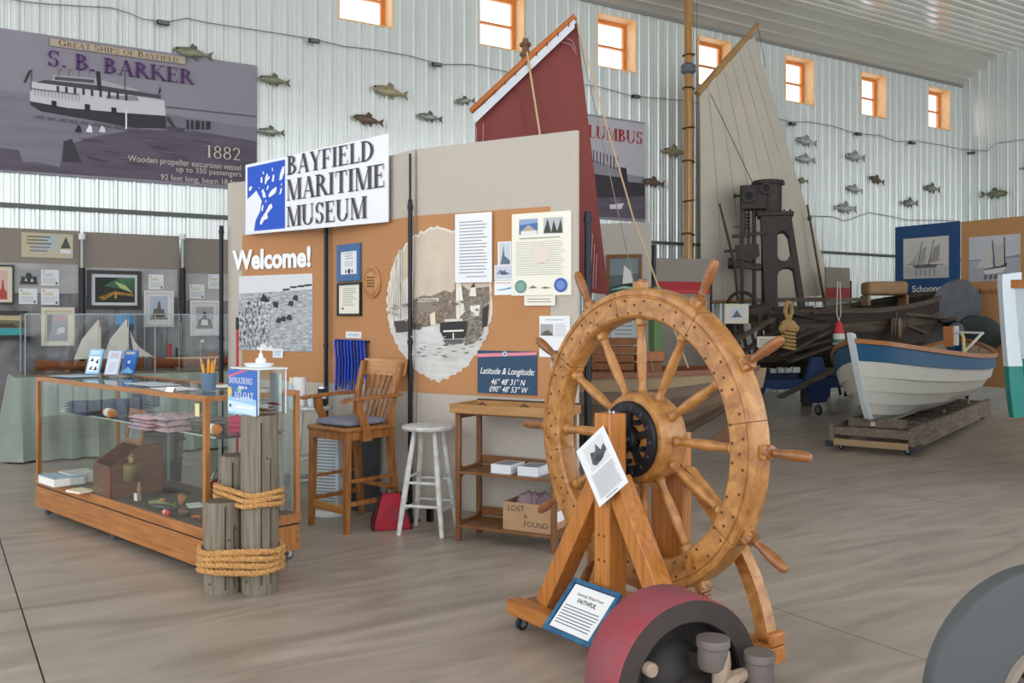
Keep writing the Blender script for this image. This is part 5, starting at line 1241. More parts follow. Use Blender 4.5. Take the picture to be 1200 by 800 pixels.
# cradle
cst = Vector((3.99,10.25))+Vector((.593,.805))*LB
CRD = thing('boat_cradle','low timber ladder cradle under the white rowing boat','cradle', W(cst.x,cst.y), ANG(-.593,-.805))
cg = M('cradle_wood','8b7f72',.8,col2='665b50',vs=4,st=(1,8,8))
x0,x1 = -.1, LB+.02
for s in (-1,1):
    for k in range(5):
        a=x0+(x1-x0)*k/5; b=x0+(x1-x0)*(k+1)/5; MB().bx(a+.004,b-.004,s*.43-.03,s*.43+.03,.07,.30).build('side_timber', cg, CRD, bev=.006)
for k in range(10):
    x=x0+.06+(x1-x0-.12)*k/9; MB().bx(x-.045,x+.045,-.40,.40,.18,.27).build('cross_timber', cg, CRD, bev=.005)
MB().bx(x1-.02,x1+.02,-.40,.40,.07,.14).build('end_board', M('cradle_pale','a98f70',.8), CRD); MB().bx(LB-.35,LB-.2,-.3,.3,.27,.36).build('keel_block', cg, CRD); MB().bx(.6,.75,-.3,.3,.27,.34).build('keel_block', cg, CRD); MB().bx(LB*.5-.07,LB*.5+.07,-.3,.3,.27,.32).build('keel_block', cg, CRD)
for s in (-1,1):
    MB().bx(x1-.28,x1+.03,s*.45-.04,s*.45+.04,.05,.11).build('corner_plate', C('33373a',.5), CRD, bev=.006); 
    for x in (x1-.15,x0+.15): caster(CRD, x, s*.36, .07, .034)
# ================================================================== big white and teal boat at the right edge
tb = Vector((4.40,8.0)); td = Vector((.80,-.05)).normalized(); LT=5.5; ts = tb+td*LT
TB = thing('teal_boat','tall white boat bow with a teal bottom on blocks','boat', W(ts.x,ts.y), ANG(-td.x,-td.y))
teal = M('teal_paint','0e7a70',.35,var=.05,vs=4); wp2 = M('hull_white','c5cfd8',.4,var=.02,vs=4)
sh2 = lambda t: 1.66+.14*t**2; ke2 = lambda t: .42+6*max(0,t-.8)**2
pt2 = hull(TB, LT, 2.0, sh2, ke2, 7, lambda s,j: teal if j<4 else wp2, gun=vw, gw=.07, bow_rake=.1, full=.6, lap=.003)
rows=[]
for i in range(17):
    v=i/16; p=pt2(1,v,1); rows.append([Vector((p.x-.1,-.05,p.z)),Vector((p.x+.06,-.045,p.z-.02)),Vector((p.x+.06,.045,p.z-.02)),Vector((p.x-.1,.05,p.z))])
up=[q_+Vector((0,0,.1)) for q_ in rows[-1]]
lo_ = [r_ for r_ in rows if r_[0].z<1.09]; hi_=[r_ for r_ in rows if r_[0].z>=1.0]
mid = [Vector((q_.x,q_.y,1.09)) for q_ in hi_[0]]
MB().grid(lo_+[mid],True).build('lower_stem', teal, TB, smooth=30); MB().grid([mid]+hi_[1:]+[up],True).add(up,[(0,1,2,3)]).build('stem', M('stem_pale','cbd6de',.4), TB, smooth=30)
MB().bx(LT*.55,LT*.9,-.5,.5,1.60,1.63).build('deck', inb, TB)
for x in (LT*.35,LT*.8): MB().bx(x-.1,x+.1,-.35,.35,0,.50).build('keel_block', cg, TB, bev=.01)
MB().bx(LT-.75,LT-.55,-.2,.2,1.70,1.86).build('deck_box', C('4a2f2a'), TB, bev=.01)
MB().bar((.4,0,.42),(LT*.87,0,.42),.08,.1).build('keel', teal, TB)

# ================================================================== brown sailing boat behind the panels
def sail(root, pts, mat, ns=16, belly=.12, name='sail', plane='x'):
    """four-cornered sail: tack, throat, peak, clew in local xz, bellied along y"""
    a,b,c,d = [Vector((p[0],0,p[1])) for p in pts]; rows=[]
    for i in range(ns+1):
        u=i/ns; row=[]
        for j in range(ns+1):
            v=j/ns; p=(a*(1-v)+b*v)*(1-u)+(d*(1-v)+c*v)*u; p.y=-belly*math.sin(PI*u)*math.sin(PI*v*.9+.1)+.01*math.sin(u*31)*(1-v); row.append(p)
        rows.append(row)
    return MB().grid(rows).build(name, mat, root, smooth=80)
sA_ = Vector((2.30,8.70)); sdn = Vector((-1,.25)).normalized(); LS=4.6; so = sA_+sdn*LS
SB = thing('brown_sailboat','brown lapstrake sailing boat with a dark red lug sail behind the notice panel','sailboat', W(so.x,so.y), ANG(-sdn.x,-sdn.y))
# local x: 0 at the far (hidden) end, LS at the end seen beside the ship wheel
hb = [M('hull_brown_%d'%k, c, .6, var=.14, vs=3, st=(.5,3,3)) for k,c in enumerate(('6b5a4c','74624f','5f5044'))]
shs = lambda t: .965+.07*(2*t-1)**2; kes = lambda t: .22+7.5*max(0,t-.71)**2+1.2*max(0,.15-t)**2*4
tan_ = M('hull_tan','8f7a5e',.6,var=.15,vs=4)
pt3 = hull(SB, LS, 1.5, shs, kes, 8, lambda s,j: tan_ if j==7 else hb[j%3], gun=M('rail_redbrown','7a4a32',.45,var=.15,vs=6), gw=.045, full=.55, bow_rake=.04, lap=.01)
rows=[]
for i in range(12):
    v=i/11; p=pt3(1,v,1); rows.append([Vector((p.x-.06,-.03,p.z)),Vector((p.x+.06,-.03,p.z)),Vector((p.x+.06,.03,p.z)),Vector((p.x-.06,.03,p.z))])
MB().grid(rows,True).add(rows[-1],[(0,1,2,3)]).build('sternpost', tan_, SB)
MB().prism([(LS-.5,.26),(LS-.22,.25),(LS-.12,.5),(LS+.06,.86),(LS-.02,.86),(LS-.2,.55)],-.02,.02).build('rudder', M('rudder_brown','7a5238',.5,var=.15,vs=5), SB)
MB().bar((.5,0,.2),(LS*.82,0,.2),.06,.08).build('keel', hb[0], SB)
for t in (.3,.52,.71):
    y=pt3(t,.85,1).y-.03; z=pt3(t,.85,1).z; MB().bx(LS*t-.22,LS*t+(.48 if t>.7 else .13),-y,y,z-.02,z+.012).build('thwart', tan_, SB)
for x in (LS*.3,LS*.7): MB().bx(x-.08,x+.08,-.45,.45,0,.30).build('chock', cg, SB, bev=.008)
SBM = TR(*W(so.x,so.y)) @ RZ(ANG(-sdn.x,-sdn.y)); zth = pt3(.71,.85,1).z+.0125
cr_ = thing('wooden_crate','brown wooden crate standing on a thwart of the brown sailing boat','crate', SBM @ Vector((LS*.71,0,zth)), ANG(-sdn.x,-sdn.y))
crm = M('crate_brown','8a5a38',.6,var=.2,vs=6)
for z_ in (0,.08,.16,.24,.32,.40):
    for y_ in (-.13,.13): MB().bx(-.2,.2,y_-.008,y_+.008,z_+.004,z_+.07).build('slat', crm, cr_)
    for x_ in (-.19,.19): MB().bx(x_-.008,x_+.008,-.12,.12,z_+.004,z_+.07).build('slat', crm, cr_)
MB().bx(-.19,.19,-.12,.12,0,.012).build('bottom', crm, cr_)
for y_, lb in ((-.24,'varnished oar on the near side of the brown sailing boat'),(.26,'varnished oar on the far side of the brown sailing boat')):
    oa = thing('varnished_oar', lb, 'oar', SBM @ Vector((LS*.5,y_,zth)), ANG(-sdn.x,-sdn.y)); dz_ = .03
    MB().tube([(-.2,0,dz_),(1.1,0,dz_)],.022,8).build('loom', M('oar_wood','a5653a',.4,var=.12,vs=6), oa); MB().prism([(1.1,dz_-.02),(1.25,dz_-.02),(1.7,dz_-.015),(1.7,dz_+.015),(1.25,dz_+.02),(1.1,dz_+.02)],-.07,.07).build('blade', MATS['oar_wood'], oa)
bk_ = thing('wooden_block','small orange-brown wooden block beside the crate in the brown sailing boat','block', SBM @ Vector((LS*.71+.34,.05,zth)), ANG(-sdn.x,-sdn.y)+.3)
MB().bx(-.1,.1,-.08,.08,0,.24).build('stock', crm, bk_, bev=.01); MB().bx(-.12,.12,-.1,.1,.24,.34).build('cap', M('block_orange','a5683a',.5,var=.15,vs=7), bk_, bev=.015)
SP = Plane((so.x,so.y),(sA_.x,sA_.y))
def sp(px,py): a,z = SP.hit(px,py); return a,z
tk=sp(556,330); th=sp(557,136); pk_=sp(676,26); cw=sp(713,345)
redsail = M('red_sail','7c3f3c',.85,var=.05,vs=2.5,st=(3,1,.6)); whitef=M('sail_white_edge','d3d7de',.8)
sail(SB,[tk,th,pk_,cw],redsail,belly=.06)
a_=Vector((sp(553,132)[0],-.05,sp(553,132)[1])); b_=Vector((sp(675,21)[0],-.05,sp(675,21)[1]))
MB().tube([a_,a_.lerp(b_,.5),b_],[.03,.042,.03],12).build('yard', M('yard_orange','b5672c',.45,var=.1,vs=6), SB)
dn=Vector((.03,0,-.075)); MB().grid([[a_+Vector((.03,-.03,-.035)),b_+Vector((0,-.03,-.035))],[a_+dn+Vector((.03,-.032,-.05)),b_+dn+Vector((-.03,-.032,-.05))]]).build('head_band', whitef, SB, smooth=0)
for k in range(10):
    p=a_.lerp(b_,(k+.5)/10); MB().tube([p+Vector((0,-.06,-.07)),p+Vector((0,-.05,-.03))],.007,5).build('lacing', C('7a4a3a'), SB)
mx,mz = sp(613,42); MB().tube([(mx,.1,.4),(mx,.1,mz-.3),(mx,.1,mz)],[.06,.05,.03],12).build('mast', M('mast_dark','7a5a3c',.55,var=.2,vs=5,st=(4,4,.5)), SB)
for k in range(3): MB().lathe([(.05,-.02),(.062,0),(.05,.02)],12,TR(mx,.1,mz-.06-.1*k)).build('mast_cleat', C('7a5a40'), SB)
seam=[(sp(604,95),sp(620,160)),(sp(560,140),sp(556,172))]
for p,q_ in (((608,103),(619,155)),): a=sp(*p); b=sp(*q_); MB().tube([(a[0],-.075,a[1]),(b[0],-.075,b[1])],.005,5).build('seam', C('6e3236'), SB)
for (a1,b1,c1) in (((560,150),(560,168),(557,171)),((568,146),(568,166),(557,175)),((664,46),(672,50),(676,60)),((656,50),(670,54),(677,66))):
    MB().tube([(sp(*p)[0],-.055,sp(*p)[1]) for p in (a1,b1,c1)],.006,4).build('corner_stitching', C('a8787a'), SB)
a=sp(620,64); b=sp(636,160); MB().tube([(a[0],-.09,a[1]),(b[0],-.13,b[1]),(b[0]+.1,-.16,b[1]-1.2)],.011,6).build('halyard', M('rope_tan','c4a883',.8), SB)
a=sp(676,24); b=sp(745,260); c=sp(808,430)
MB().tube([(a[0],-.02,a[1]),(b[0],-.15,b[1]),(c[0],-.2,c[1])],.009,6).build('sheet_rope', MATS['rope_tan'], SB)
a=sp(676,30); b=sp(768,438); MB().tube([(a[0],-.02,a[1]),(b[0],-.12,b[1])],.005,5).build('leech_line', C('8f8577'), SB)
for k in range(5):
    a=sp(690+k*2.5,250+k*12); b=sp(696+k*3,338); MB().tube([(a[0],-.04,a[1]),(b[0]-.08,-.045,b[1])],.004,4).build('reef_stitch', C('b58f90'), SB)

# ================================================================== white gaff sail on its tall mast
ga = Vector((3.22,16.5)); gd=Vector((CA,SA)); GP=Plane((ga.x,ga.y),(ga.x+gd.x,ga.y+gd.y))
GS = thing('gaff_boat','open boat with a tall varnished mast and cream gaff sail','sailboat', W(ga.x,ga.y), GP.ang)
def gp_(px,py): return GP.hit(px,py)
varn = M('mast_varnish','c39152',.4,col2='a87533',vs=4,st=(5,5,.4),coat=.3); canvas = M('sail_canvas','c7bfb0',.85,var=.05,vs=1.6)
canv=[gp_(822,352),gp_(820,112),gp_(884,42),gp_(979,346)]
def broadsail():
    a,b,c,d=[Vector((p[0],0,p[1])) for p in canv]; n=7
    for k in range(n):                                   # vertical cloths, one after the other
        rows=[]
        for i in range(5):
            u=(k+i/4)/n; row=[]
            for j in range(15):
                v=j/14; p=(a*(1-v)+b*v)*(1-u)+(d*(1-v)+c*v)*u; lee=.12*math.sin(PI*v)*u*u
                p.x-=lee*.4; p.y=-.12*math.sin(PI*u)*math.sin(PI*v)-(.004 if k%2 else 0)+.008*math.sin(u*40+v*5)*(1-v); row.append(p)
            rows.append(row)
        MB().grid(rows).build('sail_cloth', canvas, GS, smooth=80)
    for k in range(1,n):
        u=k/n; MB().tube([((a*(1-v)+b*v)*(1-u)+(d*(1-v)+c*v)*u)+Vector((-.048*math.sin(PI*v)*u*u,-.12*math.sin(PI*u)*math.sin(PI*v)-.006,0)) for v in (0,.2,.4,.6,.8,1)],.004,4).build('seam', C('8f877a'), GS)
broadsail()
MB().tube([(-.09,0,.45),(-.09,0,3),(-.09,0,7.45)],[.08,.078,.066],16).build('mast', varn, GS)
a=Vector((*gp_(817,110),0)).xzy; b=Vector((*gp_(888,29),0)).xzy; MB().tube([a,a.lerp(b,.5),b],[.06,.065,.05],12).build('gaff', M('gaff_wood','b08a5a',.5,var=.12,vs=5), GS)
a=Vector((*gp_(822,354),0)).xzy; b=Vector((*gp_(984,349),0)).xzy; MB().tube([a,b],[.035,.03],12).build('boom', MATS['gaff_wood'], GS)
for z in (6.2,5.6,4.9,4.3,3.6,3.0,2.5):
    MB().lathe([(.105,-.014),(.12,0),(.105,.014),(.098,0),(.105,-.014)],20,TR(-.08,0,z) @ RY(.25*math.sin(z*5))).build('mast_hoop', C('4a3a2c'), GS)
MB().lathe([(.08,-.1),(.13,-.06),(.13,.06),(.08,.1)],16,TR(-.09,0,5.95)).build('mast_collar', C('5d6670',.5), GS)
for x_,y_ in ((-.17,-.05),(-.02,-.08),(.02,-.06)): MB().tube([(x_,y_,.9),(x_+.02,y_,3),(x_-.02+.06*(x_>0),y_,7.3)],.006,5).build('halyard', C('7d6a55'), GS)
a=Vector((*gp_(823,112),0)).xzy; b=Vector((*gp_(870,215),0)).xzy; MB().tube([a+Vector((0,-.2,0)),b+Vector((0,-.24,0))],.007,5).build('lazy_line', C('3c3834'), GS)
a=Vector((*gp_(888,30),0)).xzy; b=Vector((*gp_(897,78),0)).xzy; MB().tube([a,b],.006,5).build('peak_line', C('3c3834'), GS)
sh4=lambda t: 1.16+.25*(2*t-1)**4; ke4=lambda t: .35+2*max(0,t-.85)**2*4+2*max(0,.15-t)**2*4
hl = bpy.data.objects.new('hull', None); hm = MB()
GH = thing('gaff_hull_group','x','x'); bpy.data.objects.remove(GH)
pt4=None
class _Shift: pass
def gaffhull():
    L4=3.6
    before=set(bpy.data.objects)
    p4=hull(GS,L4,1.0,sh4,ke4,6,lambda s,j: hb[(j+1)%3],gun=M('rail_tan','96764e',.5,var=.1,vs=6),gw=.05,full=.5,lap=.01)
    for o in set(bpy.data.objects)-before:
        if o.parent is GS: o.location=(-2.3,.1,0)
    for x in (-1.4,.4): MB().bx(x-.1,x+.1,-.45,.45,0,.42).build('chock', cg, GS, bev=.008)
    MB().bx(-1.6,.8,.07,.13,.3,.4).build('keel', hb[0], GS)
    MB().bx(-.35,.2,-.5,.5,.95,.98).build('mast_thwart', tan_, GS)
gaffhull()

# ================================================================== wreck of an old working boat on a blue trolley
wk = [M('wreck_wood_%d'%k,c,.85,col2=d_,vs=4,st=(.6,5,5),bump=.3) for k,(c,d_) in enumerate((('544a42','3a322c'),('4a4039','332b26'),('5f5448','41382f'),('40362f','2b2420')))]
w0 = Vector((3.62,14.7)); w1 = Vector((7.30,16.05)); wdv=(w1-w0).normalized(); LW=(w1-w0).length
WK = thing('wrecked_hull','dark weathered wooden hull with broken planks on a blue trolley','boat wreck', W(w0.x,w0.y), ANG(wdv.x,wdv.y))
rsw=random.Random(4)
shw_=lambda t: 1.62+.42*max(0,t-.45)**1.5*1.9-.1*max(0,.4-t); kew=lambda t: .70+.5*max(0,t-.7)**2*3
def tsh(s,j): return ((.0 if j<3 else rsw.uniform(.03,.12)*(j-1)*.6), 1) if s<0 else (rsw.uniform(.1,.4),1)
pt5=hull(WK,LW,1.9,shw_,kew,8,lambda s,j: wk[j%4],full=.42,lap=.02,tshort=tsh,jitter=.012,gun=wk[2],gw=.07,bow_rake=.12)
rows=[]
for i in range(10):
    v=i/9; p=pt5(1,v,1); rows.append([Vector((p.x-.1,-.06,p.z)),Vector((p.x+.06,-.05,p.z)),Vector((p.x+.06,.05,p.z)),Vector((p.x-.1,.06,p.z))])
MB().grid(rows,True).add(rows[-1],[(0,1,2,3)]).build('stem', wk[1], WK)
for k in range(15):
    t=.04+.88*k/14
    for s in (-1,1):
        hgt=rsw.uniform(.6,1.04); MB().tube([pt5(t,v*hgt,s,-.05)+Vector((0,0,.02*(v>.9))) for v in (.05,.3,.55,.8,1)],.03,6).build('rib', wk[k%4], WK)
for k in range(16):
    x=rsw.uniform(-.1,LW*.68); z=rsw.uniform(1.25,1.66); l=rsw.uniform(.5,1.3); y=rsw.uniform(-.9,.3); dz=rsw.uniform(-.25,.35)
    MB().bar((x,y,z),(x+l,y+rsw.uniform(-.2,.2),z+dz*.8),rsw.uniform(.05,.12),rsw.uniform(.03,.07)).build('broken_timber', wk[k%4], WK)
for k in range(7):
    x=rsw.uniform(-.6,1.6); z=rsw.uniform(.55,1.3); MB().bar((x-.5,-.98-.1*rsw.random(),z-.25),(x+.55,-.95,z+rsw.uniform(-.05,.3)),.12,.04).build('loose_plank', wk[(k+1)%4], WK)
MB().bar((.1,-.75,1.78),(1.9,-.7,1.80),.09,.06).build('rail_timber', wk[2], WK)
for (x,z,w_,h_) in ((1.15,.95,.10,.55),): MB().box((x,-1.03,z),(w_,.06,h_),R=RY(-.18).to_3x3()).build('prop_board', M('prop_grey','6f675c',.8,var=.2,vs=8), WK)
bl = M('trolley_blue','243a66',.5,var=.1,vs=6)
TRL = thing('hull_trolley','blue steel trolley on casters under the wrecked hull','trolley', W(w0.x,w0.y), ANG(wdv.x,wdv.y))
MB().bx(.1,LW-.3,-.8,-.72,.42,.56).build('side_beam', bl, TRL, bev=.006); MB().bx(.1,LW-.3,.72,.8,.42,.56).build('side_beam', bl, TRL, bev=.006)
for x in (.2,LW*.5,LW-.5): MB().bx(x-.05,x+.05,-.72,.72,.42,.54).build('cross_beam', bl, TRL, bev=.006)
for x in (.9,LW-.7):
    for s in (-1,1):
        MB().prism([(x-.28,.56),(x+.28,.56),(x+.12,.2),(x-.12,.2)],s*.8-.03,s*.8+.03).build('leg_plate', bl, TRL); MB().prism([(x-.2,.56),(x+.2,.56),(x+.1,.9),(x-.1,.9)],s*.74-.03,s*.74+.03).build('bunk', bl, TRL)
        caster(TRL, x, s*.8, .2, .085)
# ---- steam engine standing behind the wreck
IE = M('engine_iron','3a3431',.55,metal=.25,var=.18,vs=10)
ey=16.45; ec = ((900-600)/F*ey, ey)
EN = thing('steam_engine','tall black-brown vertical steam engine on a timber trestle','steam engine', W(*ec), ANG(.97,-.24))
k_=ey/F
def ex(px): return (px-900)*k_
def ez(py): return H-(py-HZ)*k_
zb_=ez(355)
MB().bx(-.75,.75,-.42,.34,zb_-.16,zb_-.06).build('trestle_deck', wk[0], EN, bev=.01)
for x in (-.65,.65):
    for y in (-.34,.26): MB().bx(x-.08,x+.08,y-.08,y+.08,0,zb_-.16).build('trestle_leg', wk[1], EN, bev=.01)
# frame: two A columns (front/back) with arched openings
def acol(y0):
    xl,xr=ex(896),ex(940); tl,trr=ex(890),ex(925); zt=ez(253)
    outer=[(ex(896),zb_-.06),(ex(909),zb_-.06)]
    rows=[]
    mb=MB()
    # left leg, right leg, head, cross web
    mb.prism([(ex(896),zb_-.06),(ex(910),zb_-.06),(ex(910),zt),(ex(891),zt)],y0-.05,y0+.05)
    mb.prism([(ex(934),zb_-.06),(ex(941),zb_-.06),(ex(925),zt),(ex(919),zt)],y0-.05,y0+.05)
    def arch(zc,w,cx,flip=1):
        n=10; pts=[]
        for i in range(n+1):
            a=PI*i/n; pts.append((cx-w*math.cos(a), zc+flip*w*math.sin(a)))
        return pts
    up=arch(ez(278),(ex(921)-ex(910))/2,(ex(910)+ex(921))/2); mb.prism([(ex(909),zt)]+[(ex(909),ez(278))]+up+[(ex(923),ez(278)),(ex(923),zt)],y0-.045,y0+.045)
    lo=arch(ez(300)+.0,(ex(924)-ex(910))/2,(ex(910)+ex(924))/2,-1); 
    a2=arch(ez(325),(ex(931)-ex(910))/2,(ex(910)+ex(931))/2)
    mb.prism([(ex(909),ez(300))]+lo+[(ex(927),ez(300)),(ex(934),ez(325))]+a2[::-1]+[(ex(909),ez(325))],y0-.045,y0+.045)
    return mb
for y0 in (-.24,.24): acol(y0).build('a_frame', IE, EN, bev=.008)
MB().bx(ex(888),ex(928),-.32,.32,ez(255),ez(250)).build('bed_plate', IE, EN, bev=.01)
for k in range(6): MB().cyl((ex(891)+k*.1,-.3,ez(250)),(ex(891)+k*.1,-.3,ez(250)+.03),.02,n=6).build('bed_bolt', IE, EN)
cx=ex(900); MB().cyl((cx,0,ez(250)),(cx,0,ez(217)),.24,n=32).build('cylinder', IE, EN); MB().lathe([(0,0),(.29,0),(.29,.04),(.24,.05),(.24,.075),(.2,.085),(0,.085)],32,TR(cx,0,ez(217))).build('cylinder_head', IE, EN)
for k in range(14): a=2*PI*k/14; MB().cyl((cx+.262*math.cos(a),.262*math.sin(a),ez(217)+.04),(cx+.262*math.cos(a),.262*math.sin(a),ez(217)+.075),.018,n=6).build('head_bolt', IE, EN)
MB().bx(ex(869),ex(898),-.34,-.02,ez(247),ez(219)).build('valve_chest', IE, EN, bev=.012)
for px,py,r1 in ((878,232,.12),(897,224,.10)):
    MB().lathe([(r1*.6,0),(r1*.6,.07),(r1,.07),(r1,.045),(r1*.75,.04),(r1*.75,0)],24,TR(ex(px),-.34,ez(py)) @ RX(PI/2)).build('pipe_flange', IE, EN); MB().lathe([(0,.04),(r1*.6,.04)],20,TR(ex(px),-.34,ez(py)) @ RX(PI/2)).build('pipe_bore', C('1c1918'), EN)
MB().tube([(ex(869),-.2,ez(230)),(ex(863),-.2,ez(230))],[.022,.022],10).build('valve_stem', IE, EN); MB().lathe([(0,-.03),(.04,-.02),(.04,.02),(0,.03)],14,TR(ex(862.5),-.2,ez(230)) @ RY(PI/2)).build('stem_knob', IE, EN)
MB().bx(ex(868),ex(872.5),-.3,-.22,zb_-.06,ez(219)).build('guide_column', IE, EN, bev=.006); MB().cyl((ex(884),-.2,zb_-.06),(ex(884),-.2,ez(247)),.035,n=14).build('piston_rod', IE, EN); MB().cyl((ex(894),-.12,zb_-.06),(ex(894),-.12,ez(250)),.03,n=14).build('tie_rod', IE, EN); MB().cyl((ex(878),-.2,ez(290)),(ex(878),-.2,ez(247)),.02,n=10).build('eccentric_rod', IE, EN); MB().cyl((ex(874),-.26,ez(275)),(ex(874),-.26,ez(248)),.018,n=10).build('eccentric_rod', IE, EN)
for k in range(5): MB().lathe([(.035,-.012),(.05,0),(.035,.012)],14,TR(ex(877),-.2,ez(252+k*4))).build('spring_coil', IE, EN)
MB().bar((ex(859),-.3,ez(278)),(ex(898),-.28,ez(274)),.05,.06).build('lever_arm', IE, EN, bev=.01); MB().bar((ex(861),-.3,ez(267)),(ex(872),-.28,ez(267)),.02,.02).build('cock', IE, EN)
MB().prism([(ex(862),ez(288)),(ex(889),ez(287)),(ex(890),ez(300)),(ex(880),ez(308)),(ex(864),ez(304))],-.32,-.1).build('crosshead', IE, EN, bev=.01)
MB().bar((ex(850),-.3,ez(295)),(ex(866),-.28,ez(294)),.04,.05).build('weight_arm', IE, EN)
MB().lathe([(0,-.06),(.09,-.05),(.1,.0),(.09,.05),(0,.06)],20,TR(ex(858),-.26,ez(309)) @ RY(PI/2)).build('crank_pin', IE, EN); MB().bar((ex(858),-.26,ez(309)),(ex(893),-.2,ez(314)),.1,.12).build('crank_web', IE, EN, bev=.015)
for k in range(4): MB().bx(ex(872)+k*.06,ex(872)+k*.06+.035,-.28,-.12,ez(313),ez(296)).build('link_plate', IE, EN, bev=.004)
MB().tube([(ex(845),-.4,ez(240)),(ex(862),-.4,ez(310)),(ex(866),-.4,ez(352))],[.018,.026,.026],10).build('reversing_lever', IE, EN)
mb=MB(); arc=[(ex(870)+.24*math.cos(a),-.36,zb_-.05+.24*math.sin(a)) for a in (PI*i/12 for i in range(13))]; mb.tube(arc,.03,8).build('quadrant', IE, EN)
MB().bx(ex(885),ex(895),-.2,.2,ez(252),ez(240)).build('steam_port', IE, EN, bev=.01)

# ---- ship propeller beyond the wreck's bow
pr_c = P(1117,386,15.3)
PPo = thing('ship_propeller','big dark bladed ship propeller on a stand beside the blue exhibit panel','propeller', Vector((pr_c.x,pr_c.y,0)), ANG(1,-.2))
pm = M('propeller_iron','3b3d42',.4,metal=.3,var=.2,vs=6); pm2 = M('propeller_green','232a27',.45,metal=.2,var=.2,vs=6); zc = pr_c.z
MB().lathe([(0,-.2),(.12,-.18),(.16,0),(.12,.18),(0,.22)],24,TR(0,0,zc) @ RX(PI/2)).build('hub', pm, PPo)
def blade(a, L_, w_, m, tw, cur=0):
    rows=[]
    for i in range(13):
        u=i/12; ww=w_*math.sin(PI*(.12+.86*u))**.6; row=[]
        for j in range(9):
            v=j/8*2-1; x=v*ww+cur*u*u; z=.1+u*L_; row.append(Vector((x, .22*v*ww*(1-u*.4)*tw+.02, z)))
        for j in range(8,-1,-1):
            v=j/8*2-1; x=v*ww+cur*u*u; z=.1+u*L_; row.append(Vector((x, .22*v*ww*(1-u*.4)*tw-.02*(1-v*v)-.005, z)))
        rows.append(row)
    mb=MB().grid(rows,True); mb.add(rows[-1],[tuple(range(18))]); o=mb.build('blade', m, PPo, smooth=60); o.matrix_local=TR(0,0,zc) @ RY(a)
blade(.16, .74, .40, pm, 1, .0); blade(1.75, .70, .30, pm2, 1, .0); blade(-2.1, .55, .34, pm2, 1)
MB().bx(-.08,.08,.1,.26,0,zc-.05).build('stand_post', wk[1], PPo, bev=.01); MB().bx(-.5,.5,-.1,.5,0,.08).build('stand_base', wk[0], PPo, bev=.01)
# ---- small things hung on the wreck
def onW(x,y,z): return (TR(*W(w0.x,w0.y)) @ RZ(ANG(wdv.x,wdv.y))) @ Vector((x,y,z))
Wp = Plane((w0.x+wdv.y*1.06,w0.y-wdv.x*1.06),(w1.x+wdv.y*1.06,w1.y-wdv.x*1.06))
def hang(px,py): a,z=Wp.hit(px,py); return Wp.at(a,z), a
r = thing('rope_fender','tan knotted rope fender hanging on the wrecked hull','rope fender', hang(924,412)[0], Wp.ang); ht=hang(924,354)[0].z-r.location.z
rp=M('fender_rope','a98a5c',.9,var=.2,vs=40)
rope_strands(MB(),[(0,0,ht*.62),(-.06,0,ht*.8),(-.04,0,ht*.96),(.0,0,ht),(.04,0,ht*.96),(.06,0,ht*.8),(0,0,ht*.62)],.032,.16,3,False,6).build('loop', rp, r)
for k in range(6): MB().lathe([(.09,-.025),(.115,-.01),(.115,.01),(.09,.025)],16,TR(0,0,.06+k*.055) @ RX(.15) @ RY(.12)).build('rope_turn', rp, r)
MB().ball((0,0,ht*.52),.13,12,(1,.85,.8)).build('knot', rp, r); 
for s in (-1,1): MB().ball((s*.12,-.01,ht*.47),.055,10,(1,1,1.2)).build('knot_ear', rp, r)
r = thing('net_buoy','red and white pointed net buoy hanging on cords','buoy', hang(983,404)[0], Wp.ang); ht=hang(983,376)[0].z-r.location.z
MB().lathe([(0,0),(.10,.01),(.1,.02),(.085,ht*.48)],18).build('white_half', C('c9cbc6',.5), r); MB().lathe([(.085,ht*.48),(.05,ht*.9),(.02,ht),(0,ht)],18).build('red_half', C('b8343a',.5), r); MB().lathe([(.0995,.03),(.1,.035),(.095,.09),(.093,.09)],18).build('green_band', C('4f7a5c',.5), r)
t_=hang(983,330)[0].z-r.location.z
for s in (-1,1): MB().tube([(0,0,ht),(s*.04,0,ht+.12),(s*.02,0,t_)],.007,5).build('cord', C('c4c0b4'), r)
r = thing('pulley_block','old wooden double pulley block hung on the wrecked hull','pulley', hang(1050,396)[0], Wp.ang); ht=hang(1050,372)[0].z-r.location.z
for k in range(3): MB().lathe([(0,-.018),(.1,-.018),(.11,0),(.1,.018),(0,.018)],20,TR(0,-.08+.07*k,ht/2) @ RZ(.7) @ RX(PI/2) @ Matrix.Diagonal((1,1.5,1,1))).build('cheek', M('block_wood','7d6a58',.7,var=.2,vs=8), r)
MB().tube([(0,-.02,ht*.9),(0,-.02,ht*1.3)],.012,6).build('hanger', C('5a4a3c'), r)
def card_on(x0,y0,x1,y1,name,label,framed=False):
    q=PX(Wp,x0,y0,x1,y1,name,label,'picture' if framed else 'card',.01,off=.02); q.sheet(C('c9c4b4'))
    if framed: q.ur('b8c0c4',.2,.25,.8,.8); q.uv('4a5a78',[(.28,.3),(.4,.5),(.5,.7),(.6,.5),(.72,.34)]); q.uv('a04a3a',[(.45,.42),(.58,.42),(.55,.5),(.47,.5)])
    else: q.lines('8f8c80',.12,.88,.2,.8,4)
    q.done(); MB().bx(-.01,.01,.0,.08,q.h*.3,q.h*.3+.02).build('bracket', wk[0], q.root)
card_on(848,356,876,379,'photo_print','pale mounted photo of a tug boat propped on the wrecked hull',True)
card_on(886,394,908,407,'info_card','small cream information card on the wrecked hull')
r = thing('plywood_box','tan plywood box resting on the wrecked hull','box', P(1036,350,16.2)); zz=r.location.z; r.rotation_euler=(0,0,ANG(1,-.1))
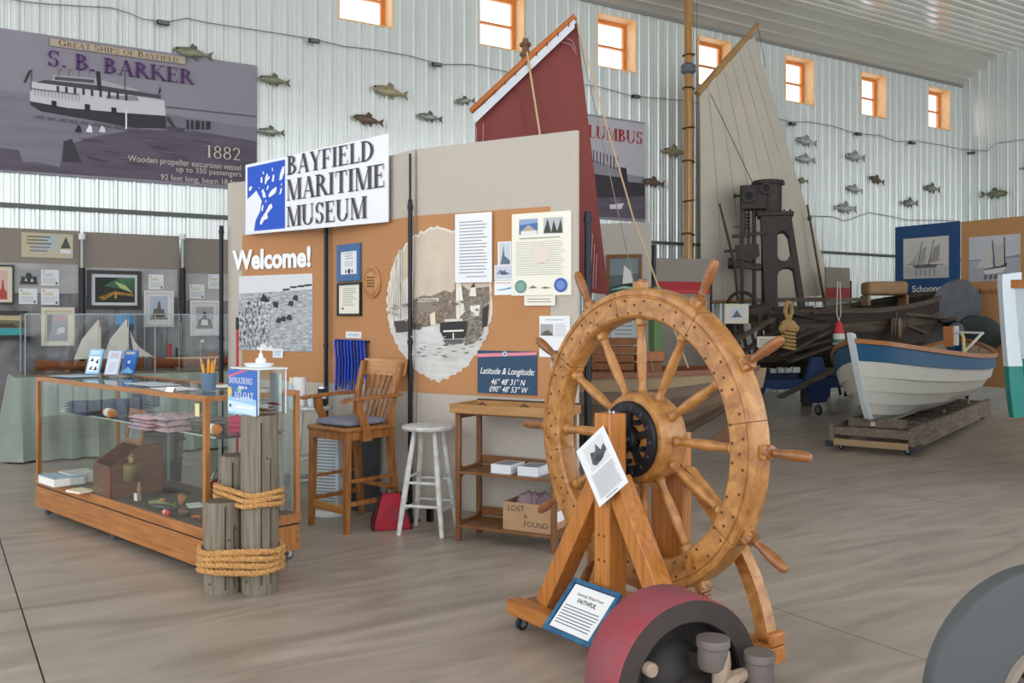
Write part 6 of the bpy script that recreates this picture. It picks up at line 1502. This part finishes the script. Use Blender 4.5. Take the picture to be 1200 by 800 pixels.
tanp=M('plywood_tan','9a7a58',.7,var=.12,vs=6); MB().bx(-.34,.34,-.25,.25,.06,.30).build('box', tanp, r, bev=.05); MB().bx(-.34,-.3,-.25,.25,-.12,.06).build('leg', tanp, r); MB().bx(.3,.34,-.25,.25,-.12,.06).build('leg', tanp, r)
MB().bx(-.33,.33,.1,.25,-zz,-.12).build('stand', wk[1], r)

# ================================================================== exhibit panels along the end wall
ep0=Vector(((1049-600)/F*17.05,17.05)); vdir=Vector((SA,-CA)); 
EP=Plane((ep0.x,ep0.y),(ep0.x+vdir.x,ep0.y+vdir.y))
def expanel(px0,px1,label,col,title,sub,ship):
    s0=EP.hit(px0,300)[0]; s1=EP.hit(px1,300)[0]; z1=EP.hit((px0+px1)/2,262.5 if px0<1100 else 256)[1]
    r=thing('exhibit_stand',label,'exhibit panel',EP.at((s0+s1)/2,0),EP.ang); w_=(s1-s0)
    MB().bx(-w_/2,w_/2,0,.04,.35,z1).build('board', C(col,.8), r, bev=.004)
    for s in (-1,1): MB().bx(s*(w_/2-.1)-.02,s*(w_/2-.1)+.02,0,.04,0,.35).build('leg', black_post, r); MB().bx(s*(w_/2-.1)-.03,s*(w_/2-.1)+.03,-.2,.25,0,.03).build('foot', black_post, r)
    return r
blue_p=expanel(1049,1124,'dark blue exhibit panel with a schooner drawing','2a4f7c','','',0)
tan_p=expanel(1126,1206,'tan exhibit panel with a small sailboat drawing','b98a5c','','',1)
sky_=M('print_haze','c3c6cc',.7,var=.06,vs=3)
q=PX(EP,1059,278,1112,326,'ship_drawing','drawing of a two-masted schooner on the blue exhibit panel','drawing',.006,off=.004); q.sheet(M('draw_paper','cfccc6',.7,var=.05,vs=5))
q.uv(M('draw_water','b9b8b6',.7,var=.1,vs=8,st=(1,1,4)),[(0,0),(1,0),(1,.3),(0,.3)])
q.uv('6a6668',[(.2,.33),(.78,.33),(.72,.25),(.28,.25)])
for a,b in (((.32,.3),(.42,.9)),((.55,.3),(.68,.93))): q.uv('3a3638',[(a[0],a[1]),(a[0]+.02,a[1]),(b[0]+.015,b[1]),(b[0],b[1])])
q.uv('a9a5a4',[(.34,.36),(.5,.38),(.52,.78),(.43,.72)]); q.uv('9d9998',[(.58,.37),(.8,.4),(.82,.82),(.69,.74)]); q.uv('b5b1b0',[(.14,.36),(.31,.36),(.38,.72)])
for k in range(5): q.uv('8f8b8b',[(.28+.1*k,.06),(.31+.1*k,.06),(.32+.1*k,.22),(.28+.1*k,.22)])
q.uv('5a5658',[(.08,.35),(.9,.31),(.9,.325),(.08,.365)]); q.done()
q=PX(EP,1136,276,1196,329,'ship_drawing','drawing of a small sailing boat on the tan exhibit panel','drawing',.006,off=.004); q.sheet(sky_)
q.uv(M('draw_water2','a9adb8',.7,var=.12,vs=8,st=(1,1,4)),[(0,0),(1,0),(1,.46),(0,.46)]); q.uv('8f93a2',[(.6,.5),(1,.56),(1,.48),(.0,.46),(0,.49)])
q.uv('c9c6c4',[(.15,.3),(.46,.3),(.44,.85)]); q.uv('bdbab8',[(.5,.32),(.7,.34),(.7,.8),(.5,.78)]); q.uv('4a4446',[(.26,.24),(.74,.3),(.76,.4),(.68,.34),(.3,.26)]); q.uv('d9d7d4',[(.28,.24),(.74,.3),(.66,.18),(.34,.15)])
for a,b in (((.5,.3),(.46,.9)),((.7,.35),(.69,.96))): q.uv('332f31',[(a[0],a[1]),(a[0]+.025,a[1]),(b[0]+.02,b[1]),(b[0],b[1])])
for k in range(4): q.uv('6d686c',[(.3+.1*k,.04),(.36+.1*k,.04),(.38+.1*k,.15),(.31+.1*k,.14)])
q.done()
q=PX(EP,1069,334,1103,343,'panel_title','white Schooner title lettering on the blue exhibit panel','lettering',.002,off=.004); q.sans('Schooner',1069,342,1108,334.5,'e6e9ee',bold=.02); q.done()
q=PX(EP,1142,337,1175,346,'panel_title','brown Mackinaw title lettering on the tan exhibit panel','lettering',.002,off=.004); q.sans('Mackinaw',1142,345,1186,337.5,'8a5f3a',bold=.02); q.done()

# ================================================================== grey panels between the sails
def backpanel(px0,px1,ytop,Y,label,dirv,z0=.3,mat=None):
    a=Vector(((px0-600)/F*Y,Y)); pl=Plane((a.x,a.y),(a.x+dirv[0],a.y+dirv[1])); s1=pl.hit(px1,300)[0]; z1=pl.hit(px0,ytop)[1]
    r=thing('gallery_stand',label,'display panel',pl.at(s1/2,0),pl.ang); MB().bx(-s1/2,s1/2,0,.04,z0,z1).build('board', mat or M('grey_board2','8f8880',.85,var=.03,vs=20), r, bev=.004)
    for s in (-1,1): MB().bx(s*(s1/2-.08)-.02,s*(s1/2-.08)+.02,0,.04,0,z0).build('leg', black_post, r)
    MB().cyl((s1/2+.03,.02,0),(s1/2+.03,.02,z1*.9),.025).build('post', black_post, r)
    return pl
p1=backpanel(698,763,262,10.9,'grey gallery panel with a framed marine painting behind the red sail',(.97,-.25),mat=M('grey_board3','b5b0a8',.85,var=.03,vs=20))
gold=M('frame_wood','7d5230',.4,var=.15,vs=8)
def ex3(q): q.ur('59656a',.02,.02,.98,.98); q.uv('77858a',[(.02,.5),(.98,.55),(.98,.98),(.02,.98)]); q.uv('31514a',[(.02,.02),(.98,.02),(.98,.25),(.5,.32),(.02,.22)]); q.uv('d5d8d4',[(.45,.3),(.5,.75),(.7,.6),(.75,.32)]); q.uv('262d30',[(.4,.3),(.8,.34),(.74,.26),(.46,.24)]); q.uv('9fc0b0',[(.05,.16),(.5,.26),(.9,.2),(.5,.2)])
cert(p1,(711,298,752.5,348),'framed_painting','marine painting of a white sailing ship in a brown wooden frame',gold,C('59656a'),.035,cat='painting',extra=ex3)
q=PX(p1,716,362,748,416,'white_poster','white poster hung under the marine painting','poster',.01,off=.004); q.sheet(C('c9cfd2')); q.lines('9aa3a8',.15,.85,.15,.85,8); q.done()
gpost=thing('green_post','green timber post beside the gallery panel','post',W((768-600)/F*10.45,10.45)); MB().bx(-.06,.06,-.05,.05,0,1.86).build('timber', M('green_paint','5d7a4c',.6,var=.1,vs=6), gpost, bev=.006); MB().bx(-.1,.1,-.1,.1,0,.05).build('foot', black_post, gpost)
p2=backpanel(764,832,302,15.2,'long grey gallery panel with a red strip behind the varnished mast',(.9,.3))
q=PX(p2,768,330,832,344,'red_strip','red paper strip on the grey gallery panel','banner',.006,off=.004); q.sheet(C('a8242c')); q.ur('c23a40',.02,.1,.98,.3); q.done()
p3=backpanel(968,996,313,17.6,'small grey gallery panel with a red base by the white sail tip',(.9,.35))
q=PX(p3,968,337,996,352,'red_strip','red paper strip on the panel by the white sail tip','banner',.006,off=.004); q.sheet(C('9c3a3c')); q.ur('b5484a',.02,.1,.98,.3); q.done()
sp_=thing('leaning_spar','thin dark spar leaning beside the white sail','spar',W((985-600)/F*17.9,17.9)); a_=sp_.location.copy(); b2=P(946,240,17.9)-a_; MB().tube([Vector((0,0,.02)),b2],[.028,.02],10).build('pole', C('5a4a38'), sp_); MB().lathe([(.03,-.05),(.045,0),(.03,.05)],12,TR(*(b2*.93))).build('collar', C('4a4038'), sp_)
for px,lab in ((706,'brown wooden crate on the boat floor behind the wheel'),):
    pass

# ================================================================== left gallery wall
GY = 12.25
GL = PLW(-6, GY, 12, GY)
gb = M('gallery_grey','857d75',.85,var=.03,vs=20); mural = M('mural_forest','8b8a8d',.8,col2='3f3f44',vs=2.6,detail=9,st=(1,1,.8),dist=.6); mural_pale=M('mural_mist','a3a1a1',.8,var=.2,vs=1.6,st=(1,1,2))
def gpanel(px0,px1,label,ytop):
    s0=GL.hit(px0,300)[0]; s1=GL.hit(px1,300)[0]; w_=s1-s0; z1=GL.hit((px0+px1)/2,ytop)[1]; zm=GL.hit((px0+px1)/2,ytop+40.5)[1]
    r=thing('gallery_stand',label,'display panel',GL.at((s0+s1)/2,0),GL.ang)
    MB().bx(-w_/2,w_/2,0,.04,.28,z1).build('board', gb, r, bev=.003)
    zs=[.62,1.25,zm-.25,zm]; MB().bx(-w_/2+.02,w_/2-.02,-.004,0,.62,zm-.35).build('mural', mural, r, smooth=0); MB().bx(-w_/2+.02,w_/2-.02,-.004,0,zm-.35,zm).build('mural_mist', mural_pale, r, smooth=0)
    for s in (-1,1): MB().bx(s*(w_/2-.1)-.02,s*(w_/2-.1)+.02,0,.04,0,.28).build('leg', black_post, r)
    return r
gpanel(-20,94,'gallery panel with the tan exhibit title and lighthouse prints',268)
gpanel(98,210,'gallery panel with the large black-framed green painting',274)
gpanel(216,330,'gallery panel nearest the Welcome panel, with a lighthouse print',281)
for px in (95.5,213):
    s=GL.hit(px,300)[0]; zt_=GL.hit(px,281)[1]
    t=thing('gallery_post','grey gallery post with white cap and black lower sleeve, left of the large green painting' if px<100 else 'grey gallery post with white cap beside the small lighthouse prints','post',GL.at(s,0,-.055))
    MB().cyl((0,0,0),(0,0,zt_),.022).build('pole', M('post_grey','8f9691',.4,metal=.5), t); MB().cyl((0,0,zt_),(0,0,zt_+.07),.04).build('cap', C('d5d8d6'), t); MB().cyl((0,0,.3),(0,0,GL.hit(px,314)[1]),.032).build('sleeve', black_post, t); MB().lathe([(0,0),(.1,0),(.1,.01),(.03,.03)],16).build('foot', black_post, t)
def gframe(box,label,fm,matc,fw,extra,mw=.0,name='framed_print'):
    q=PX(GL,*box,name,label,'picture frame',.02,off=.006); w,h=q.w,q.h; fr=MB()
    for a,b,c,d in ((-w/2,w/2,0,fw),(-w/2,w/2,h-fw,h),(-w/2,-w/2+fw,fw,h-fw),(w/2-fw,w/2,fw,h-fw)): fr.bx(a,b,-.03,0,c,d)
    fr.build('frame', fm, q.root); q.th=.012; MB().bx(-w/2+fw,w/2-fw,-.012,0,fw,h-fw).build('mount', C(matc,.8), q.root, smooth=0); extra(q); q.done()
silver=M('frame_silver','b5b3b8',.35,metal=.4); cream_f=M('frame_cream','cfc8b2',.5)
def x_big(q): q.ur(M('paint_night','2a302b',.7,var=.3,vs=8),.14,.17,.88,.82); q.uv(M('paint_aurora','3f5f48',.7,var=.45,vs=7),[(.3,.6),(.6,.82),(.88,.82),(.88,.45)]); q.uv('a9b878',[(.5,.72),(.7,.62),(.85,.42),(.6,.55)]); q.uv(M('paint_glow','8f6a30',.7,var=.5,vs=12),[(.2,.3),(.5,.46),(.86,.4),(.86,.33),(.5,.38),(.3,.22)]); q.uv('d8a84a',[(.5,.28),(.52,.5),(.54,.28)])
gframe((102,317,165,362),'large black-framed painting of green northern light over a harbour',blk_fr,'c2c6cc',.045,x_big)
def x_lh(q): q.ur('a9b3c4',.2,.2,.8,.85); q.uv('6b6058',[(.28,.25),(.34,.5),(.45,.52),(.48,.7),(.55,.7),(.58,.5),(.68,.48),(.72,.25)]); q.uv('3d3a3a',[(.3,.3),(.7,.3),(.68,.36),(.32,.36)]); q.ur('8f8a7c',.2,.2,.8,.26)
gframe((168,340.5,203,383),'white-matted print of a lighthouse with two card notes above',silver,'d5d3cd',.03,x_lh)
def x_l2(q): q.ur('9f9fa3',.2,.2,.8,.82); q.uv('2f3032',[(.25,.22),(.3,.45),(.42,.5),(.46,.68),(.54,.68),(.58,.5),(.7,.45),(.76,.22)]); q.uv('d9d9d6',[(.38,.3),(.62,.3),(.6,.45),(.4,.45)]); q.uv('55594f',[(.2,.2),(.8,.2),(.7,.3),(.3,.3)])
gframe((222,352,256.5,393),'white-matted dark drawing of a lighthouse nearest the Welcome panel',silver,'d2d0cb',.03,x_l2)
def x_rose(q): q.ur('8f8f97',.18,.12,.8,.84); q.uv('b58f92',[(.18,.6),(.8,.66),(.8,.8),(.4,.78)]); q.uv('5f6a5c',[(.18,.84),(.34,.84),(.3,.4),(.18,.2)]); q.uv('c9ccd6',[(.45,.3),(.7,.34),(.7,.5),(.5,.45)])
gframe((48,360,87,405),'cream-framed print of a rosy sunset over water',cream_f,'cdc6b0',.04,x_rose)
def x_red(q): q.ur('c7a9a2',.2,.1,.82,.86); q.uv('a8453a',[(.55,.12),(.8,.12),(.8,.3),(.72,.4),(.7,.62),(.66,.62),(.64,.4),(.55,.3)])
gframe((-26,310,16.5,356),'cream print of a red lighthouse in a dark frame',blk_fr,'cfc9b0',.02,x_red)
def x_teal(q): q.ur('6d6a52',.18,.16,.84,.84); q.uv('3f9aa0',[(.18,.16),(.84,.16),(.84,.4),(.18,.4)]); q.uv('b9a888',[(.18,.7),(.84,.66),(.84,.84),(.18,.84)]); q.uv('4a3a2c',[(.3,.42),(.8,.42),(.7,.56),(.4,.56)])
gframe((-26,364,32.5,398),'wide black-framed painting of a teal harbour',blk_fr,'3a3834',.05,x_teal)
def gcard(box,label,cols,cat='card',name='info_card'):
    q=PX(GL,*box,name,label,cat,.004,off=.006); q.sheet(C(cols[0])); 
    if len(cols)>1:
        q.lines('9aa0a0',.1,.9,.12,.5,4,.3); q.lines(cols[1],.14,.7,.58,.76,2,.5); q.ue('7a5a6a',.14,.85,.04,.06,8); q.uv('3f4a52',[(.8,.06),(.92,.06),(.9,.22),(.84,.25)])
    return q
gcard((22,338,43.5,356),'white info card with a green line below the small group photo',('d3d6d8','a8b060')).done()
gcard((48,338,69,357),'white info card with an orange line above the sunset print',('d3d6d8','c9a060')).done()
gcard((48,316,69,334.5),'white text card beside the small group photo',('d0d3d6','a3a7ac')).done()
gcard((174,321.5,191.5,339),'white info card above the matted lighthouse print',('d6d9da','a8b060')).done()
gcard((222,333,239.5,350),'white info card above the dark lighthouse drawing',('d3d6d8','b0b878')).done()
gcard((244,321.5,260.5,338.5),'white info card highest beside the black end post',('d3d6d8','a8b060')).done()
q=gcard((22,315.5,45,335),'small dark group photo on the misty mural',('8f9294',),'photograph','photo_print'); q.uv('35373a',[(.05,.1),(.15,.6),(.3,.5),(.4,.8),(.6,.78),(.7,.55),(.9,.6),(.95,.1)]); q.uv('d5d7d8',[(.3,.3),(.36,.5),(.42,.3)]); q.uv('d5d7d8',[(.6,.25),(.66,.5),(.74,.28)]); q.done()
q=PX(GL,25,273.5,85.5,302,'exhibit_title','tan exhibit title banner with faded lettering and a dark tree','sign',.01,off=.004); q.sheet(C('b5ad96')); q.uv('a3b0b4',[(.3,.3),(.7,.35),(.7,.9),(.35,.92)]); q.uv('3f4a48',[(.75,.4),(.86,.9),(.95,.42)]); q.lines('6f6c52',.1,.6,.5,.92,3,.45,.3); q.lines('7d7a86',.16,.6,.2,.5,2,.45,.3); q.uv('d0d5d3',[(.75,.2),(.96,.2),(.96,.36),(.75,.36)]); q.done()
q=gcard((135,367,157,387),'small bright blue seascape photo behind the model case',('3f86b8',),'photograph','photo_print'); q.uv('2f5a6a',[(0,0),(1,0),(1,.4),(0,.3)]); q.done()
# striped bench base along the gallery
r=thing('gallery_plinth','low red and tan striped plinth at the foot of the gallery panels','plinth',GL.at(GL.hit(150,500)[0],0,-.35),GL.ang)
MB().bx(-5,3.2,-.12,.12,0,.28).build('plinth', M('plinth_tan','7d6a58',.7,var=.15,vs=6), r, bev=.006)
for z in (.08,.18): MB().bx(-5.0,3.2,-.128,-.121,z,z+.045).build('red_stripe', C('8a4238'), r, smooth=0)
# ================================================================== model ships in a clear case on a draped table
tA=Vector((-5.15,9.55)); tdv=Vector((CA,SA)); TBm=thing('draped_table','long table draped with grey-green cloth behind the display case','table',W(tA.x,tA.y),0)
drape=M('drape_green','8a958c',.9,var=.08,vs=4); TL_,TD_=4.1,.8
MB().bx(0,TL_,0,TD_,.85,.88).build('table_top', tan_, TBm)
rows=[]; per=[]; n=150
for i in range(n):
    s=i/n*2*(TL_+TD_)
    if s<TL_: p=(s,0)
    elif s<TL_+TD_: p=(TL_,s-TL_)
    elif s<2*TL_+TD_: p=(TL_-(s-TL_-TD_),TD_)
    else: p=(0,TD_-(s-2*TL_-TD_))
    nrm=(p[0]-TL_/2,p[1]-TD_/2); per.append((p,Vector((0,-1)) if s<TL_ else Vector((1,0)) if s<TL_+TD_ else Vector((0,1)) if s<2*TL_+TD_ else Vector((-1,0)),s))
for z,fl_ in ((.885,.004),(.87,.012),(.5,.05),(.02,.085)):
    rows.append([Vector((p[0]+nn.x*(fl_*(1+.7*math.sin(s*26))),p[1]+nn.y*(fl_*(1+.7*math.sin(s*26))),z)) for p,nn,s in per])
MB().grid(rows,True).add(rows[0],[tuple(range(n))]).build('cloth', drape, TBm, smooth=60)
TM=TR(*W(tA.x,tA.y))
MC=thing('model_case','clear acrylic case over model ships on the draped table','display case',TM @ Vector((.1,.1,.8865)),0)
acm=GLASS('acrylic_model',(.975,.985,.985),.5); cw_,cd2,chh=3.9,.6,.66
MB().bx(0,cw_,0,cd2,0,.02).build('base', M('model_base','6b5c4e',.6,var=.1,vs=6), MC)
for nm,a in (('front_pane',(0,cw_,0,.006,.02,chh)),('back_pane',(0,cw_,cd2-.006,cd2,.02,chh)),('end_pane',(0,.006,.006,cd2-.006,.02,chh)),('end_pane',(cw_-.006,cw_,.006,cd2-.006,.02,chh)),('top_pane',(0,cw_,0,cd2,chh,chh+.006))): MB().bx(*a).build(nm, acm, MC, smooth=0)
eg=MB(); 
for y in (0,cd2):
    eg.bx(-.003,cw_+.003,y-.004,y+.004,chh-.004,chh+.004)
    for x in (0,cw_*.333,cw_*.667,cw_): eg.bx(x-.004,x+.004,y-.004,y+.004,0,chh)
eg.build('edge_strips', M('edge_pale','aab3b5',.3), MC, smooth=0)
mw=M('model_wood','8a4f2c',.45,col2='6b3a1e',vs=4,st=(1,6,6))
def model(x,L_,label,kind,name):
    r=thing(name,label,'model ship',TM @ Vector((.1+x,.4,.9075)),0)
    rows=[]
    for i in range(19):
        t=i/18; b=.07*max(0.02,math.sin(PI*t))**.45; zs=.1+.03*(2*t-1)**2; rows.append([Vector((t*L_,s_*b*w_,zs*(zz)+.015)) for s_,w_,zz in ((-1,1,1),(-1,.95,.6),(-1,.6,.2),(-1,.05,.05),(1,.05,.05),(1,.6,.2),(1,.95,.6),(1,1,1))])
    MB().grid(rows).build('hull', mw, r, smooth=60)
    MB().grid([[(t*L_,-.066*max(.02,math.sin(PI*t))**.45,.1),(t*L_,.066*max(.02,math.sin(PI*t))**.45,.1)] for t in [i/12 for i in range(13)]]).build('deck', M('model_deck','a37a50',.6), r)
    MB().bx(L_*.25,L_*.3,-.04,.04,0,.03).build('cradle', mw, r); MB().bx(L_*.7,L_*.75,-.04,.04,0,.03).build('cradle', mw, r)
    sm=M('model_sail','c9c4ba',.85,var=.05,vs=6)
    if kind=='sail':
        for fx in (.58,.84):
            MB().cyl((L_*fx,0,.1),(L_*fx,0,.6),.006,n=8).build('mast', mw, r)
            o=MB().grid([[(L_*fx+.01,-.0,.14),(L_*fx-.24*L_,-.02,.14)],[(L_*fx+.01,-.01,.4),(L_*fx-.17*L_,-.03,.36)],[(L_*fx+.01,0,.58),(L_*fx-.02,-.0,.58)]]).build('sail', sm, r, smooth=80)
        for k in range(3): MB().add([(L_*(.90+.04*k),-.01,.17),(L_*(.98+.06*k),-.0,.14),(L_*.86,0,.46-.06*k)],[(0,1,2)]).build('jib', sm, r, smooth=0)
    else:
        MB().bx(L_*.15,L_*.8,-.035,.035,.1,.14).build('deckhouse', M('model_cream','b59a78',.6), r); MB().bx(L_*.62,L_*.76,-.03,.03,.14,.19).build('wheelhouse', mw, r)
        MB().cyl((L_*.2,0,.14),(L_*.2,0,.3),.022,n=14).build('funnel', C('a8323a'), r); MB().cyl((L_*.28,0,.14),(L_*.28,0,.25),.016,n=12).build('vent', C('2c2d30'), r)
        for fx in (.33,.55,.85): MB().cyl((L_*fx,0,.12),(L_*fx,0,.55-.2*(fx==.55)),.004,n=6).build('mast', C('b5a588'), r)
        MB().bx(L_*.55,L_*.59,-.001,.001,.31,.34).build('flag', C('d5cfc9'), r, smooth=0)
    return r
model(.12,1.12,'model schooner with two cream sails inside the clear case','sail','model_schooner')
model(1.32,1.0,'long brown model steamer with a red funnel inside the clear case','steam','model_steamer')
# dark bin and red bucket standing behind the display case
r=thing('waste_bin','dark grey waste bin standing behind the display case','bin',W(-2.86,7.55))
MB().lathe([(0,.01),(.13,.01),(.165,.55),(.175,.56),(.175,.575),(.155,.575),(.12,.02),(0,.02)],24).build('bin', M('bin_grey','46474c',.6,var=.1,vs=8), r); MB().lathe([(.168,.5),(.176,.5),(.176,.52),(.17,.52)],24).build('rim', C('3a3b40'), r)
r=thing('red_bucket','dull red bucket standing behind the near end of the display case','bucket',W(-2.05,6.75))
MB().lathe([(0,.005),(.11,.005),(.15,.3),(.156,.3),(.156,.315),(.146,.315),(.105,.015),(0,.015)],24).build('bucket', C('9c3a48',.5), r); MB().tube([(.15*math.cos(a),.02,.3+.14*math.sin(a)) for a in (PI*i/12 for i in range(13))],.004,6).build('handle', steel, r)
# ================================================================== fish on the walls
def fish_kind(col,col2,metal,rough):
    return M('fish_'+col,col,rough,metal=metal,col2=col2,vs=7,st=(1,1,2)), M('fishfin_'+col,col2,rough,metal=metal*.5)
FK={'olive':fish_kind('9a9a80','5d6050',.1,.45),'silver':fish_kind('c9cecb','828a8a',.25,.3),'tan':fish_kind('b8ac8c','857c62',.1,.45),'brown':fish_kind('7d6858','55463c',.1,.45),'mosaic':fish_kind('b5bdae','4f5850',.3,.25)}
FN={'olive':'olive green','silver':'silvery','tan':'tan','brown':'dark brown','mosaic':'mirrored mosaic'}
def fish(pl,px,py,lpx,kind,flip,tilt,label):
    s,z=pl.hit(px,py); a=pl.hit(px-lpx/2,py)[0]; b=pl.hit(px+lpx/2,py)[0]; L_=b-a; m,fm=FK[kind]; h=L_*.27
    r=thing('mounted_fish',label,'fish',pl.at(s,z,-.055),pl.ang,'painted fish mounted on the steel walls',rot=(0,tilt,pl.ang+(PI if flip else 0)))
    rows=[]; n=16
    for i in range(n+1):
        u=i/n; e=(math.sin(PI*min(1,(u+.02)*1.0))**.7)*(1-.25*u); e=max(e,.16 if u>.5 else .05); rows.append([((u-.5)*L_*.86-.05*L_,.045*min(1,e*1.2)*math.cos(2*PI*j/12),h/2*e*math.sin(2*PI*j/12)) for j in range(12)])
    MB().grid(rows,True).add(rows[0],[tuple(range(12))]).add(rows[-1],[tuple(range(12))]).build('body', m, r, smooth=50)
    x1=.36*L_; MB().prism([(x1-.02*L_,.03*L_),(x1+.14*L_,.13*L_),(x1+.09*L_,0),(x1+.14*L_,-.13*L_),(x1-.02*L_,-.03*L_)],-.006,.006).build('tail_fin', fm, r)
    MB().prism([(-.1*L_,h*.42),(-.03*L_,h*.85),(.1*L_,h*.62),(.1*L_,h*.38)],-.006,.006).build('dorsal_fin', fm, r); MB().prism([(.02*L_,-h*.4),(.1*L_,-h*.75),(.14*L_,-h*.36)],-.006,.006).build('belly_fin', fm, r); MB().prism([(-.2*L_,-h*.3),(-.12*L_,-h*.75),(-.1*L_,-h*.38)],-.006,.006).build('pectoral_fin', fm, r)
    for s_ in (-1,1): MB().ball((-.40*L_,s_*.024,h*.12),.018*L_+.006,8).build('eye', C('1c1c1a'), r)
    MB().cyl((0,0,0),(0,.05 if not flip else -.05,0),.012,n=8).build('wall_peg', steel, r)
FISH=[(225,63,48,'olive',0,.05,'olive fish on the back wall over the steamer banner'),(320,95,38,'olive',0,.05,'olive fish high beside the right edge of the steamer banner'),(316,155,33,'mosaic',0,0,'mosaic fish just above the museum sign'),
(455,108,44,'tan',0,.08,'large tan fish on the back wall under the first two windows'),(430,141,37,'brown',0,.1,'dark brown fish below the large tan one'),(502,138,30,'mosaic',0,.05,'mirrored mosaic fish between the museum sign and the red sail'),(543,119,24,'mosaic',0,-.15,'mosaic fish close to the yard end of the red sail'),
(788,178,29,'tan',0,-.02,'tan fish beside the varnished mast'),(764,214,26,'brown',0,.05,'brown and green fish at the edge of the red-lettered banner'),
(943,166,24,'silver',0,.06,'shiny silver fish by the cream sail, upper of two'),(942,187,22,'silver',0,.0,'dull silver fish by the cream sail, lower of two'),(938,212,13,'olive',0,0,'fish half hidden behind the cream sail'),(1000,184,23,'silver',0,.0,'silver fish under the fifth window, top of its column'),(999,222,19,'silver',0,.1,'silver fish below the dark tilted fish'),
(1025,211,18,'brown',0,.15,'small dark fish tilted on the back wall'),(989,244,25,'silver',0,.0,'longest silver fish, lowest beside the cream sail'),(1064,238,19,'mosaic',0,-.05,'mosaic fish above the blue exhibit panel'),(1090,221,19,'mosaic',0,.03,'glittering fish nearest the room corner')]
for f in FISH: fish(BW,*f)
fish(RW,1167,227,33,'olive',1,-.06,'large olive fish on the end wall')
fish(RW,1203,197,14,'olive',1,.0,'olive fish high on the end wall beyond the large one')
# ================================================================== light cord with small floodlights
def cordpts(pl,pts,off=.03): return [pl.at(*pl.hit(*p),-off) for p in pts]
cdm=M('cord_grey','6f7168',.7)
def cord(pl,pts,label):
    w=cordpts(pl,pts); o=w[0].copy(); mb=MB().tube([p-o for p in w],.007,5); one('light_cord',label,'cord',mb,cdm,o)
cord(BW,[(-30,-6),(30,3),(60,6),(130,10),(150,16),(167,23),(195,27),(218,22),(240,27),(300,36),(365,46),(402,55),(432,58),(480,66),(500,72),(515,76),(550,76),(600,86),(660,96),(700,102),(740,113),(800,118),(860,130),(905,138),(925,143),(946,143),(975,148),(1000,156),(1030,159),(1048,166),(1072,165),(1100,170),(1126,175)],'thin dark light cord strung along the upper back wall')
cord(RW,[(1128,175),(1158,177),(1168,168),(1205,163)],'thin dark light cord on the end wall')
cord(BW,[(950,253),(975,254),(989,259),(1017,249),(1040,253),(1062,258),(1090,258),(1122,259)],'lower drooping cord on the back wall near the room corner')
def flood(pl,px,py,label,tilt=.1):
    s,z=pl.hit(px,py); r=thing('flood_light',label,'lamp',pl.at(s,z,-.07),pl.ang,'small floodlights on the wall cord'); MB().bx(-.08,.08,-.05,.03,-.03,.03).build('housing', C('1d1d1f',.5), r, bev=.01); MB().bx(-.07,.07,-.052,-.05,-.022,.022).build('lens', C('5a5d60',.2), r, smooth=0); MB().cyl((0,.0,.0),(0,.06,.0),.012,n=8).build('arm', C('2a2a2c'), r); r.rotation_euler=(tilt,0,pl.ang)
for pl,px,py,l in ((BW,189.5,28.5,'small floodlight over the title of the steamer banner'),(BW,366,49.5,'small floodlight on the cord left of the first window'),(BW,509,77,'small floodlight between the museum sign and the red sail yard'),(BW,742,114,'small floodlight over the red-lettered banner'),(BW,925,146,'small floodlight beside the cream sail'),(BW,1002,157.5,'small floodlight above the column of silver fish'),(BW,1065,168,'small floodlight under the sixth window'),(RW,1140,179.5,'small floodlight on the end wall')):
    flood(pl,px,py,l)
